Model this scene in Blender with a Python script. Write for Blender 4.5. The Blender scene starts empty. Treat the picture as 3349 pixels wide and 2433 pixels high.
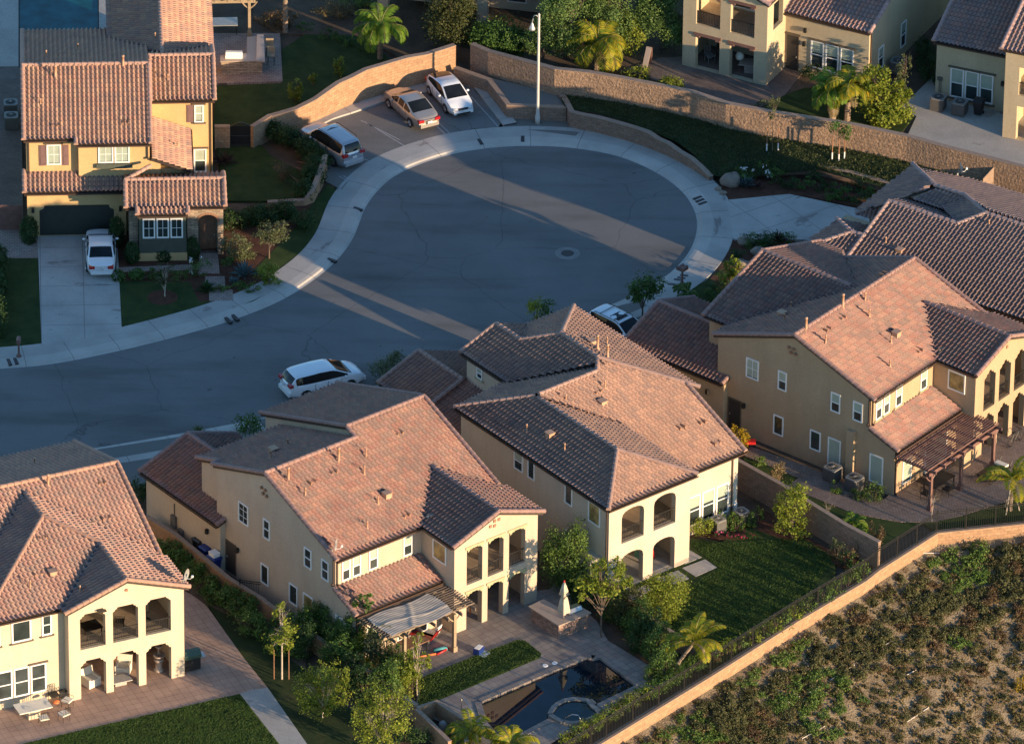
import bpy, math, random
import numpy as np
from mathutils import Vector, Matrix
from mathutils.geometry import tessellate_polygon
random.seed(7)
RNG = np.random.default_rng(11)
SC = bpy.context.scene
COL = SC.collection
rad = math.radians

# ---------------------------------------------------------------- camera (measured from the photograph)
W, HH, FPX = 3349, 2433, 28057.0
TH, ROLL = rad(30.5), rad(0.7)
CAMP = Vector((0, -450, 265))
_fw = Vector((0, math.cos(TH), -math.sin(TH)))
_r0 = Vector((1, 0, 0)); _d0 = Vector((0, -math.sin(TH), -math.cos(TH)))
_cr, _sr = math.cos(ROLL), math.sin(ROLL)
_RT = _r0*_cr - _d0*_sr
_DN = _r0*_sr + _d0*_cr
REG = {'A':(0,1200),'B':(800,1200),'C':(1600,1300),'D':(2349,1100),'E':(0,1706),'F':(800,1706),'G':(1600,1706),'H':(2349,1706),
       'a':(0,0),'b':(800,0),'c':(1600,0),'d':(2349,0),'e':(0,600),'f':(800,700),'g':(1600,700),'h':(2349,600)}

def S(r, x, y):
    if r == 'V': return x*1.4767, y*1.4767
    if r == 'K': return 1480+x/2.268, 980+y/2.268
    if r == 'L': return 2300+x/2.162, 520+y/2.162
    o = REG[r]
    return o[0]+x/2.267, o[1]+y/2.267

def g(r, x, y, z=0.0):
    """survey: the world point at height z seen at a spot of the photograph"""
    sx, sy = S(r, x, y)
    d = _fw + _RT*((sx-W/2)/FPX) + _DN*((sy-HH/2)/FPX)
    t = (z-CAMP.z)/d.z
    return CAMP + d*t

def gl(r, pts, z=0.0):
    return [g(r, x, y, z) for x, y in pts]

# ---------------------------------------------------------------- materials
def _mk(name):
    m = bpy.data.materials.new(name); m.use_nodes = True
    nt = m.node_tree
    b = nt.nodes['Principled BSDF']
    return m, nt, b

def _n(nt, t, **kw):
    n = nt.nodes.new(t)
    for k, v in kw.items():
        if k.startswith('i_'):
            n.inputs[k[2:].replace('_', ' ')].default_value = v
        else: setattr(n, k, v)
    return n

def _ramp(nt, fac, stops, interp='LINEAR'):
    r = nt.nodes.new('ShaderNodeValToRGB'); r.color_ramp.interpolation = interp
    e = r.color_ramp.elements
    while len(e) > 1: e.remove(e[-1])
    e[0].position = stops[0][0]; e[0].color = (*stops[0][1], 1)
    for p, c in stops[1:]:
        q = e.new(p); q.color = (*c, 1)
    nt.links.new(fac, r.inputs['Fac'])
    return r

def _coord(nt, kind='Object'):
    if kind == 'World':
        return nt.nodes.new('ShaderNodeNewGeometry').outputs['Position']
    return nt.nodes.new('ShaderNodeTexCoord').outputs[kind]

def _noise(nt, co, scale, detail=4, rough=.55):
    n = _n(nt, 'ShaderNodeTexNoise'); n.inputs['Scale'].default_value = scale
    n.inputs['Detail'].default_value = detail; n.inputs['Roughness'].default_value = rough
    nt.links.new(co, n.inputs['Vector']); return n

def _mix(nt, fac, a, b, mode='MIX'):
    n = _n(nt, 'ShaderNodeMix'); n.data_type = 'RGBA'; n.blend_type = mode
    for s, v in ((n.inputs[0], fac), (n.inputs[6], a), (n.inputs[7], b)):
        if hasattr(v, 'links') or isinstance(v, bpy.types.NodeSocket): nt.links.new(v, s)
        elif isinstance(v, (tuple, list)): s.default_value = (*v[:3], 1)
        else: s.default_value = v
    return n.outputs[2]

def _bump(nt, b, h, strength=.3, dist=.02):
    n = _n(nt, 'ShaderNodeBump'); n.inputs['Strength'].default_value = strength
    n.inputs['Distance'].default_value = dist
    nt.links.new(h, n.inputs['Height']); nt.links.new(n.outputs[0], b.inputs['Normal'])

def sc(c, k): return tuple(min(1, x*k) for x in c)

def plain(name, c, rough=.6, metal=0.0, var=.12, scale=3.0, bump=0.0, spec=.5, coat=0.0):
    m, nt, b = _mk(name)
    co = _coord(nt, 'World')
    n = _noise(nt, co, scale)
    r = _ramp(nt, n.outputs['Fac'], [(.3, sc(c, 1-var)), (.7, sc(c, 1+var))])
    nt.links.new(r.outputs[0], b.inputs['Base Color'])
    b.inputs['Roughness'].default_value = rough; b.inputs['Metallic'].default_value = metal
    b.inputs['Specular IOR Level'].default_value = spec
    b.inputs['Coat Weight'].default_value = coat; b.inputs['Coat Roughness'].default_value = .05
    if bump:
        n2 = _noise(nt, co, scale*12); _bump(nt, b, n2.outputs['Fac'], bump, .02)
    return m

def stucco(name, c):
    m, nt, b = _mk(name)
    co = _coord(nt, 'World')
    n1 = _noise(nt, co, .45, 5); n2 = _noise(nt, co, 9, 3)
    r1 = _ramp(nt, n1.outputs['Fac'], [(.3, sc(c, .93)), (.72, sc(c, 1.05))])
    r2 = _ramp(nt, n2.outputs['Fac'], [(.3, (.92,)*3), (.7, (1.05,)*3)])
    mp = _n(nt, 'ShaderNodeMapping'); mp.inputs['Scale'].default_value = (.7, .7, .16); nt.links.new(co, mp.inputs['Vector'])
    n4 = _noise(nt, mp.outputs[0], 1.4, 5, .65); r4 = _ramp(nt, n4.outputs['Fac'], [(.3, (.91, .905, .90)), (.6, (1, 1, 1))])
    x = _mix(nt, 1.0, r1.outputs[0], r2.outputs[0], 'MULTIPLY')
    nt.links.new(_mix(nt, 1.0, x, r4.outputs[0], 'MULTIPLY'), b.inputs['Base Color'])
    b.inputs['Roughness'].default_value = .9; b.inputs['Specular IOR Level'].default_value = .15
    n3 = _noise(nt, co, 40, 3); _bump(nt, b, n3.outputs['Fac'], .35, .02)
    return m

def tiles(name, cols):
    m, nt, b = _mk(name)
    uv = _coord(nt, 'UV')
    w = _n(nt, 'ShaderNodeTexWhiteNoise'); w.noise_dimensions = '2D'
    nt.links.new(uv, w.inputs['Vector'])
    k = len(cols)
    r = _ramp(nt, w.outputs['Value'], [(i/k, c) for i, c in enumerate(cols)], 'CONSTANT')
    co = _coord(nt, 'World')
    n1 = _noise(nt, co, .5, 4); n2 = _noise(nt, co, 14, 3)
    a = _ramp(nt, n1.outputs['Fac'], [(.3, (.86, .86, .88)), (.7, (1.1, 1.08, 1.05))])
    c2 = _ramp(nt, n2.outputs['Fac'], [(.3, (.85,)*3), (.7, (1.1,)*3)])
    x = _mix(nt, 1.0, r.outputs[0], a.outputs[0], 'MULTIPLY')
    x = _mix(nt, 1.0, x, c2.outputs[0], 'MULTIPLY')
    nt.links.new(x, b.inputs['Base Color'])
    b.inputs['Roughness'].default_value = .8; b.inputs['Specular IOR Level'].default_value = .2
    return m

def blocks(name, c, mortar, bw, bh, rough=.95, bump=.5, var=.12, lump=0.0):
    """masonry in wall UVs (metres)"""
    m, nt, b = _mk(name)
    uv = _coord(nt, 'UV')
    br = _n(nt, 'ShaderNodeTexBrick'); nt.links.new(uv, br.inputs['Vector'])
    br.inputs['Color1'].default_value = (*sc(c, 1-var), 1); br.inputs['Color2'].default_value = (*sc(c, 1+var), 1)
    br.inputs['Mortar'].default_value = (*mortar, 1); br.inputs['Scale'].default_value = 1
    br.inputs['Mortar Size'].default_value = .012; br.inputs['Brick Width'].default_value = bw; br.inputs['Row Height'].default_value = bh
    co = _coord(nt, 'World'); n = _noise(nt, co, 5, 5)
    a = _ramp(nt, n.outputs['Fac'], [(.3, (.82,)*3), (.7, (1.12,)*3)])
    nt.links.new(_mix(nt, 1.0, br.outputs['Color'], a.outputs[0], 'MULTIPLY'), b.inputs['Base Color'])
    b.inputs['Roughness'].default_value = rough; b.inputs['Specular IOR Level'].default_value = .15
    if lump:
        v = _noise(nt, co, 5.5, 5, .6)
        _bump(nt, b, v.outputs['Fac'], 1.0, lump)
    else:
        _bump(nt, b, br.outputs['Fac'], -bump, .02)
    return m

def paving(name, c1, c2, mortar, bw, bh, rot=0.0, rough=.8, ms=.012):
    m, nt, b = _mk(name)
    co = _coord(nt, 'World')
    mp = _n(nt, 'ShaderNodeMapping'); mp.inputs['Rotation'].default_value = (0, 0, rot); nt.links.new(co, mp.inputs['Vector'])
    br = _n(nt, 'ShaderNodeTexBrick'); nt.links.new(mp.outputs[0], br.inputs['Vector'])
    br.inputs['Color1'].default_value = (*c1, 1); br.inputs['Color2'].default_value = (*c2, 1); br.inputs['Mortar'].default_value = (*mortar, 1)
    br.offset = 0 if bw == bh else .5
    br.inputs['Scale'].default_value = 1; br.inputs['Mortar Size'].default_value = ms
    br.inputs['Brick Width'].default_value = bw; br.inputs['Row Height'].default_value = bh
    n = _noise(nt, co, .8, 6); a = _ramp(nt, n.outputs['Fac'], [(.3, (.78,)*3), (.7, (1.15,)*3)])
    n2 = _noise(nt, co, 22, 3); a2 = _ramp(nt, n2.outputs['Fac'], [(.3, (.85,)*3), (.7, (1.12,)*3)])
    x = _mix(nt, 1.0, br.outputs['Color'], a.outputs[0], 'MULTIPLY'); x = _mix(nt, 1.0, x, a2.outputs[0], 'MULTIPLY')
    nt.links.new(x, b.inputs['Base Color']); b.inputs['Roughness'].default_value = rough
    b.inputs['Specular IOR Level'].default_value = .3
    return m

def ground_mat(name, stops, scale, fine=25.0, bump=.5, bd=.05, rough=.95, stain=None, spec=.2):
    m, nt, b = _mk(name)
    co = _coord(nt, 'World')
    n = _noise(nt, co, scale, 7, .6); r = _ramp(nt, n.outputs['Fac'], stops)
    n2 = _noise(nt, co, fine, 3); a = _ramp(nt, n2.outputs['Fac'], [(.28, (.72,)*3), (.72, (1.25,)*3)])
    x = _mix(nt, 1.0, r.outputs[0], a.outputs[0], 'MULTIPLY')
    if stain:
        n3 = _noise(nt, co, stain[0], 5, .6)
        s = _ramp(nt, n3.outputs['Fac'], [(stain[1], (1, 1, 1)), (stain[1]+.06, stain[2])])
        x = _mix(nt, 1.0, x, s.outputs[0], 'MULTIPLY')
    nt.links.new(x, b.inputs['Base Color']); b.inputs['Roughness'].default_value = rough
    b.inputs['Specular IOR Level'].default_value = spec
    _bump(nt, b, n2.outputs['Fac'], bump, bd)
    return m

def leafmat(name, cols, trans=.35):
    m, nt, b = _mk(name)
    ge = nt.nodes.new('ShaderNodeNewGeometry')
    k = len(cols)
    r = _ramp(nt, ge.outputs['Random Per Island'], [(i/max(1, k-1), c) for i, c in enumerate(cols)])
    n = _noise(nt, ge.outputs['Position'], 1.3, 3); a = _ramp(nt, n.outputs['Fac'], [(.3, (.75,)*3), (.7, (1.2,)*3)])
    x = _mix(nt, 1.0, r.outputs[0], a.outputs[0], 'MULTIPLY')
    nt.links.new(x, b.inputs['Base Color']); b.inputs['Roughness'].default_value = .55; b.inputs['Specular IOR Level'].default_value = .25
    t = _n(nt, 'ShaderNodeBsdfTranslucent'); nt.links.new(x, t.inputs['Color'])
    ms = _n(nt, 'ShaderNodeMixShader'); ms.inputs[0].default_value = trans
    nt.links.new(b.outputs[0], ms.inputs[1]); nt.links.new(t.outputs[0], ms.inputs[2])
    nt.links.new(ms.outputs[0], nt.nodes['Material Output'].inputs['Surface'])
    return m

def jointed(name, c, step, width=.02, stain=True):
    """concrete with control joints across its own length (U in metres)"""
    m, nt, b = _mk(name)
    co = _coord(nt, 'World'); uv = _coord(nt, 'UV')
    n = _noise(nt, co, .35, 6, .6); r = _ramp(nt, n.outputs['Fac'], [(.32, sc(c, .8)), (.68, sc(c, 1.08))])
    n2 = _noise(nt, co, 18, 3); a = _ramp(nt, n2.outputs['Fac'], [(.3, (.9,)*3), (.7, (1.08,)*3)])
    x = _mix(nt, 1.0, r.outputs[0], a.outputs[0], 'MULTIPLY')
    if stain:
        mp = _n(nt, 'ShaderNodeMapping'); mp.inputs['Scale'].default_value = (.5, 1.4, 1); nt.links.new(uv, mp.inputs['Vector'])
        n3 = _noise(nt, mp.outputs[0], .55, 5, .65)
        s = _ramp(nt, n3.outputs['Fac'], [(.6, (1, 1, 1)), (.64, (.62, .6, .6)), (.8, (.72, .7, .7))])
        x = _mix(nt, 1.0, x, s.outputs[0], 'MULTIPLY')
    for ax, st in ((0, step[0]), (1, step[1])):
        if not st: continue
        sp = _n(nt, 'ShaderNodeSeparateXYZ'); nt.links.new(uv, sp.inputs[0])
        md = _n(nt, 'ShaderNodeMath'); md.operation = 'PINGPONG'; md.inputs[1].default_value = st/2
        nt.links.new(sp.outputs[ax], md.inputs[0])
        lt = _n(nt, 'ShaderNodeMath'); lt.operation = 'LESS_THAN'; lt.inputs[1].default_value = width
        nt.links.new(md.outputs[0], lt.inputs[0])
        x = _mix(nt, lt.outputs[0], x, sc(c, .42))
    nt.links.new(x, b.inputs['Base Color']); b.inputs['Roughness'].default_value = .85; b.inputs['Specular IOR Level'].default_value = .25
    return m

def glassmat(name, c, rough=.06):
    m, nt, b = _mk(name)
    co = _coord(nt, 'World'); n = _noise(nt, co, .8, 2)
    r = _ramp(nt, n.outputs['Fac'], [(.35, sc(c, .7)), (.65, sc(c, 1.4))])
    nt.links.new(r.outputs[0], b.inputs['Base Color'])
    b.inputs['Roughness'].default_value = rough; b.inputs['Specular IOR Level'].default_value = .8
    return m

def carpaint(name, c, metal=0.0, rough=.3):
    m, nt, b = _mk(name)
    co = _coord(nt, 'World'); n = _noise(nt, co, 60, 2)
    r = _ramp(nt, n.outputs['Fac'], [(.3, sc(c, .95)), (.7, sc(c, 1.05))])
    nt.links.new(r.outputs[0], b.inputs['Base Color'])
    b.inputs['Metallic'].default_value = metal; b.inputs['Roughness'].default_value = rough
    b.inputs['Coat Weight'].default_value = .8; b.inputs['Coat Roughness'].default_value = .06
    return m

def asphalt(name):
    m, nt, b = _mk(name)
    co = _coord(nt, 'World')
    c = (.150, .146, .140)
    n = _noise(nt, co, .12, 6, .6); r = _ramp(nt, n.outputs['Fac'], [(.3, sc(c, .82)), (.7, sc(c, 1.22))])
    n2 = _noise(nt, co, 30, 2); a = _ramp(nt, n2.outputs['Fac'], [(.3, (.75,)*3), (.7, (1.3,)*3)])
    x = _mix(nt, 1.0, r.outputs[0], a.outputs[0], 'MULTIPLY')
    mp = _n(nt, 'ShaderNodeMapping'); mp.inputs['Scale'].default_value = (.09, .5, 1); mp.inputs['Rotation'].default_value = (0, 0, rad(-14)); nt.links.new(co, mp.inputs['Vector'])
    n3 = _noise(nt, mp.outputs[0], 1.0, 5, .6); s = _ramp(nt, n3.outputs['Fac'], [(.48, (1, 1, 1)), (.68, (.76, .745, .735))])
    x = _mix(nt, 1.0, x, s.outputs[0], 'MULTIPLY')
    n4 = _noise(nt, co, 1.5, 2); s4 = _ramp(nt, n4.outputs['Fac'], [(.735, (1, 1, 1)), (.77, (.55, .53, .52))])
    x = _mix(nt, 1.0, x, s4.outputs[0], 'MULTIPLY')
    nw = _noise(nt, co, .6, 3); wv = _mix(nt, .9, co, nw.outputs['Color'], 'ADD')
    vo = _n(nt, 'ShaderNodeTexVoronoi'); vo.feature = 'DISTANCE_TO_EDGE'; vo.inputs['Scale'].default_value = .11; nt.links.new(wv, vo.inputs['Vector'])
    cr = _ramp(nt, vo.outputs['Distance'], [(0, (.58, .58, .59)), (.0025, (.74, .74, .74)), (.0035, (1, 1, 1))])
    x = _mix(nt, 1.0, x, cr.outputs[0], 'MULTIPLY')
    nt.links.new(x, b.inputs['Base Color']); b.inputs['Roughness'].default_value = .85; b.inputs['Specular IOR Level'].default_value = .35
    _bump(nt, b, n2.outputs['Fac'], .4, .01)
    return m

M = {}
M['asphalt'] = asphalt('asphalt')
M['conc'] = jointed('pavement_concrete', (.40, .38, .35), (3.0, 0))
M['curbc'] = jointed('curb_concrete', (.46, .43, .39), (3.0, 0), stain=False)
M['drive'] = jointed('driveway_concrete', (.42, .40, .37), (2.65, 2.4), .018)
M['slab'] = ground_mat('slab_concrete', [(.3, (.33, .31, .28)), (.7, (.45, .42, .38))], .5, 20, .2, .01, stain=(.5, .62, (.7, .68, .66)))
M['lawn'] = ground_mat('lawn_grass', [(.3, (.022, .043, .012)), (.5, (.038, .064, .017)), (.62, (.05, .075, .021)), (.75, (.078, .088, .032))], .9, 30, 1.0, .08)
M['lawnd'] = ground_mat('dry_lawn', [(.3, (.018, .03, .012)), (.55, (.032, .05, .016)), (.75, (.07, .07, .03))], .6, 26, 1.0, .08)
M['soil'] = ground_mat('soil', [(.3, (.07, .052, .038)), (.7, (.14, .10, .07))], .7, 14, 1.0, .06)
M['mulch'] = ground_mat('mulch', [(.3, (.06, .028, .018)), (.7, (.12, .055, .035))], 1.5, 18, 1.0, .06)
M['hill'] = ground_mat('dry_hillside', [(.28, (.10, .075, .05)), (.5, (.20, .155, .10)), (.72, (.31, .25, .165))], .55, 9, 1.0, .12, stain=(1.3, .57, (.55, .5, .45)))
M['paver_red'] = paving('red_stamped_concrete', (.38, .255, .19), (.42, .285, .215), (.20, .13, .10), .5, .5, rad(-24))
M['paver_grey'] = paving('grey_stamped_concrete', (.24, .20, .18), (.30, .26, .22), (.13, .11, .10), .45, .45, rad(-38.5))
M['paver_brown'] = paving('brown_pavers', (.22, .16, .13), (.29, .22, .18), (.11, .085, .07), .24, .12, rad(-51))
M['paver_lh'] = paving('court_pavers', (.27, .20, .17), (.34, .26, .22), (.13, .1, .085), .3, .2, rad(-3))
M['paver_up'] = paving('upper_pavers', (.16, .12, .10), (.22, .165, .14), (.09, .07, .06), .24, .12, rad(27))
M['block'] = blocks('tan_block', (.37, .225, .135), (.22, .15, .10), .42, .2)
M['rough'] = blocks('split_face_block', (.33, .225, .155), (.2, .15, .11), .42, .22, lump=.13)
M['brownblock'] = blocks('brown_block', (.26, .18, .135), (.17, .12, .09), .42, .2, bump=.6)
M['cap'] = plain('wall_cap', (.29, .205, .15), .9, bump=.4, scale=4)
M['stone'] = blocks('ledge_stone', (.34, .26, .19), (.14, .11, .09), .45, .12, var=.35)
M['redstone'] = blocks('island_stone', (.30, .20, .16), (.15, .11, .09), .3, .1, var=.35)
M['st0'] = stucco('cream_stucco', (.56, .48, .36))
M['st1'] = stucco('beige_stucco', (.50, .405, .31))
M['st2'] = stucco('pale_stucco', (.54, .46, .36))
M['st3'] = stucco('ochre_stucco', (.42, .305, .195))
M['stL'] = stucco('golden_stucco', (.56, .385, .19))
M['stU'] = stucco('sand_stucco', (.50, .41, .275))
M['base'] = stucco('base_stucco', (.5, .42, .31))
T1 = [(0.262, 0.147, 0.125), (0.24, 0.144, 0.128), (0.214, 0.151, 0.134), (0.289, 0.17, 0.138), (0.182, 0.13, 0.121), (0.255, 0.157, 0.144), (0.237, 0.127, 0.111), (0.202, 0.14, 0.13), (0.275, 0.176, 0.148)]
T2 = [(0.285, 0.181, 0.148), (0.305, 0.194, 0.158), (0.255, 0.172, 0.148), (0.324, 0.209, 0.167), (0.217, 0.153, 0.14)]
TL = [(.40, .235, .17), (.36, .225, .175), (.43, .275, .19), (.31, .20, .165), (.37, .20, .155), (.28, .185, .16)]
TU = [(0.31, 0.207, 0.192), (0.368, 0.213, 0.186), (0.265, 0.196, 0.192), (0.391, 0.246, 0.21), (0.299, 0.224, 0.216)]
T4 = [(0.329, 0.226, 0.196), (0.291, 0.202, 0.189), (0.366, 0.251, 0.21), (0.253, 0.183, 0.175)]
M['t1'] = tiles('blend_tiles', T1); M['t2'] = tiles('tan_tiles', T2); M['tL'] = tiles('terracotta_tiles', TL)
M['tU'] = tiles('mauve_tiles', TU); M['t4'] = tiles('brown_tiles', T4)
M['t0'] = tiles('pink_tiles', [(.36, .22, .185), (.31, .205, .18), (.38, .25, .20), (.27, .195, .175), (.33, .195, .165)])
M['tile_end_shade'] = plain('tile_end_shade', (.085, .055, .045), .9)  # dark colour on course risers paints the shade inside open barrel ends
M['fascia'] = plain('fascia_brown', (.045, .032, .026), .6)
M['gutter'] = plain('gutter_brown', (.07, .045, .035), .45)
M['white'] = plain('white_vinyl', (.78, .78, .76), .45, var=.03)
M['glass'] = glassmat('window_glass', (.03, .04, .04))
M['blind'] = plain('window_blind', (.34, .40, .33), .4, var=.12, scale=2, spec=.8)
M['amber'] = plain('painted_lit_room', (.30, .22, .085), .3, var=.85, scale=1.6)  # amber pane colour paints in the look of a lit room behind
M['iron'] = plain('black_iron', (.018, .017, .016), .5)
M['doorD'] = plain('dark_door', (.035, .032, .03), .5)
M['garage'] = plain('garage_green', (.028, .034, .03), .55)
M['sage'] = plain('sage_board', (.075, .085, .065), .65)
M['trim'] = plain('sage_trim', (.36, .34, .2), .7)
M['browntrim'] = plain('brown_trim', (.11, .085, .06), .7)
M['shutter'] = plain('shutter_plum', (.17, .10, .095), .6)
M['wood'] = plain('door_wood', (.19, .10, .06), .5, var=.25, scale=5)
M['perg'] = plain('pergola_brown', (.17, .09, .075), .6, var=.2)
M['pergdk'] = plain('pergola_weathered', (.16, .12, .09), .7, var=.2)
M['pergtan'] = plain('pergola_tan', (.30, .23, .15), .7, var=.15)
M['cloth'] = plain('shade_cloth', (.42, .365, .30), .9, var=.1)
M['clay'] = plain('clay_pipe', (.28, .15, .09), .8)
M['pipe'] = plain('vent_paint', (.46, .27, .17), .7)
M['galv'] = plain('galvanised', (.5, .5, .48), .4, metal=.6)
M['post'] = plain('lamp_post', (.52, .50, .46), .5, var=.08)
M['acm'] = plain('ac_metal', (.10, .095, .09), .6)
M['acl'] = plain('ac_lid', (.2, .195, .185), .5, var=.1)
M['black'] = plain('black_plastic', (.015, .015, .016), .45)
M['blue'] = plain('blue_plastic', (.01, .03, .16), .45)
M['green'] = plain('green_plastic', (.03, .07, .05), .5)
M['red'] = plain('red_plastic', (.45, .02, .02), .4)
M['orange'] = plain('orange_plastic', (.6, .16, .05), .45)
M['yellow'] = plain('yellow_plastic', (.6, .42, .05), .45)
M['teal'] = plain('teal_plastic', (.03, .25, .22), .45)
M['cyan'] = plain('turquoise_plastic', (.08, .32, .36), .45)
M['granite'] = plain('granite_top', (.36, .29, .24), .35, var=.25, scale=20)
M['creamf'] = plain('cream_cushion', (.72, .67, .56), .85, var=.06)
M['umb'] = plain('umbrella_cloth', (.5, .45, .36), .85, var=.1)
M['tank'] = plain('brushed_steel', (.5, .5, .5), .3, metal=1.0)
M['water'] = glassmat('pool_water', (.004, .012, .020), .02); M['water'].node_tree.nodes['Principled BSDF'].inputs['Specular IOR Level'].default_value = .3
M['waterb'] = glassmat('blue_pool_water', (.004, .07, .085), .03); M['waterb'].node_tree.nodes['Principled BSDF'].inputs['Specular IOR Level'].default_value = .22
M['tyre'] = plain('tyre_rubber', (.02, .02, .02), .85)
M['rim'] = plain('alloy_rim', (.45, .45, .46), .3, metal=.9)
M['cglass'] = glassmat('car_glass', (.010, .012, .014), .05); M['cglass'].node_tree.nodes['Principled BSDF'].inputs['Specular IOR Level'].default_value = .28
M['tail'] = plain('tail_lamp', (.35, .012, .012), .2, spec=.8)
M['headl'] = plain('head_lamp', (.55, .56, .58), .1, spec=1.0)
M['plate'] = plain('licence_plate', (.6, .6, .6), .4)
M['line'] = plain('road_paint', (.34, .34, .34), .8, var=.25, scale=8)
M['manh'] = plain('manhole_iron', (.045, .04, .037), .7)
M['bark'] = plain('bark', (.13, .095, .07), .95, var=.3, scale=6, bump=.5)
M['birch'] = plain('pale_bark', (.42, .36, .29), .9, var=.2, scale=6)
M['palmbark'] = plain('palm_bark', (.24, .18, .13), .95, var=.35, scale=9, bump=.6)
M['stake'] = plain('tree_stake', (.26, .13, .07), .8)
M['pvc'] = plain('irrigation_pipe', (.5, .46, .42), .6)
M['rock'] = plain('boulder', (.24, .19, .15), .9, var=.25, scale=2, bump=.6)
M['lf_dark'] = leafmat('dark_leaf', [(0.022, 0.053, 0.019), (0.037, 0.085, 0.026), (0.066, 0.112, 0.034)])
M['lf_mid'] = leafmat('mid_leaf', [(0.037, 0.085, 0.020), (0.068, 0.145, 0.031), (0.119, 0.204, 0.043)])
M['lf_lime'] = leafmat('lime_leaf', [(.125, .165, .022), (.205, .27, .036), (.34, .36, .05)], .45)
M['lf_olive'] = leafmat('olive_leaf', [(0.075, 0.098, 0.045), (0.128, 0.150, 0.068), (0.180, 0.203, 0.090)])
M['lf_yel'] = leafmat('yellow_leaf', [(0.250, 0.190, 0.020), (0.400, 0.280, 0.020), (0.500, 0.360, 0.030)], .4)
M['lf_pepper'] = leafmat('pepper_leaf', [(0.076, 0.140, 0.041), (0.140, 0.229, 0.061), (0.217, 0.306, 0.090)], .4)
M['lf_coni'] = leafmat('conifer_leaf', [(0.027, 0.042, 0.015), (0.053, 0.068, 0.021), (0.105, 0.105, 0.030)], .25)
M['lf_palm'] = leafmat('palm_leaf', [(0.094, 0.188, 0.022), (0.150, 0.281, 0.034), (0.244, 0.338, 0.037)], .5)
M['lf_palmy'] = leafmat('yellow_palm_leaf', [(0.156, 0.234, 0.023), (0.332, 0.351, 0.029), (0.585, 0.429, 0.039)], .5)
M['lf_agave'] = leafmat('agave_leaf', [(0.070, 0.115, 0.120), (0.100, 0.150, 0.150)], .1)
M['lf_flax'] = leafmat('flax_leaf', [(0.060, 0.030, 0.028), (0.100, 0.055, 0.045)], .2)
M['lf_scrub'] = leafmat('scrub_leaf', [(.055, .062, .026), (.10, .105, .042), (.15, .145, .06)], .3)
M['lf_scrubg'] = leafmat('green_scrub_leaf', [(0.054, 0.097, 0.026), (0.097, 0.173, 0.038), (0.173, 0.259, 0.054)], .35)
M['lf_rust'] = leafmat('rust_leaf', [(.12, .075, .04), (.17, .105, .055), (.09, .075, .035)], .3)
M['lf_straw'] = leafmat('straw_leaf', [(0.240, 0.180, 0.090), (0.160, 0.130, 0.060)], .3)
M['petal'] = leafmat('white_petal', [(.75, .75, .74), (.6, .62, .62)], .3)
M['pink'] = leafmat('pink_petal', [(.6, .12, .25), (.5, .05, .1)], .3)
# ---------------------------------------------------------------- object helpers
def tag(o, label=None, cat=None, group=None, kind=None):
    if label: o['label'] = label
    if cat: o['category'] = cat
    if group: o['group'] = group
    if kind: o['kind'] = kind
    return o

def empty(name, loc=(0, 0, 0), rz=0.0, parent=None):
    o = bpy.data.objects.new(name, None); COL.objects.link(o)
    o.location = loc; o.rotation_euler = (0, 0, rz); o.empty_display_size = .2
    if parent: o.parent = parent
    return o

def thing(name, label, cat, loc=(0, 0, 0), rz=0.0, group=None):
    return tag(empty(name, loc, rz), label, cat, group)

def copy_tree(o, parent=None):
    c = o.copy(); COL.objects.link(c); c.parent = parent
    for ch in list(o.children): copy_tree(ch, c)
    return c

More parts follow.
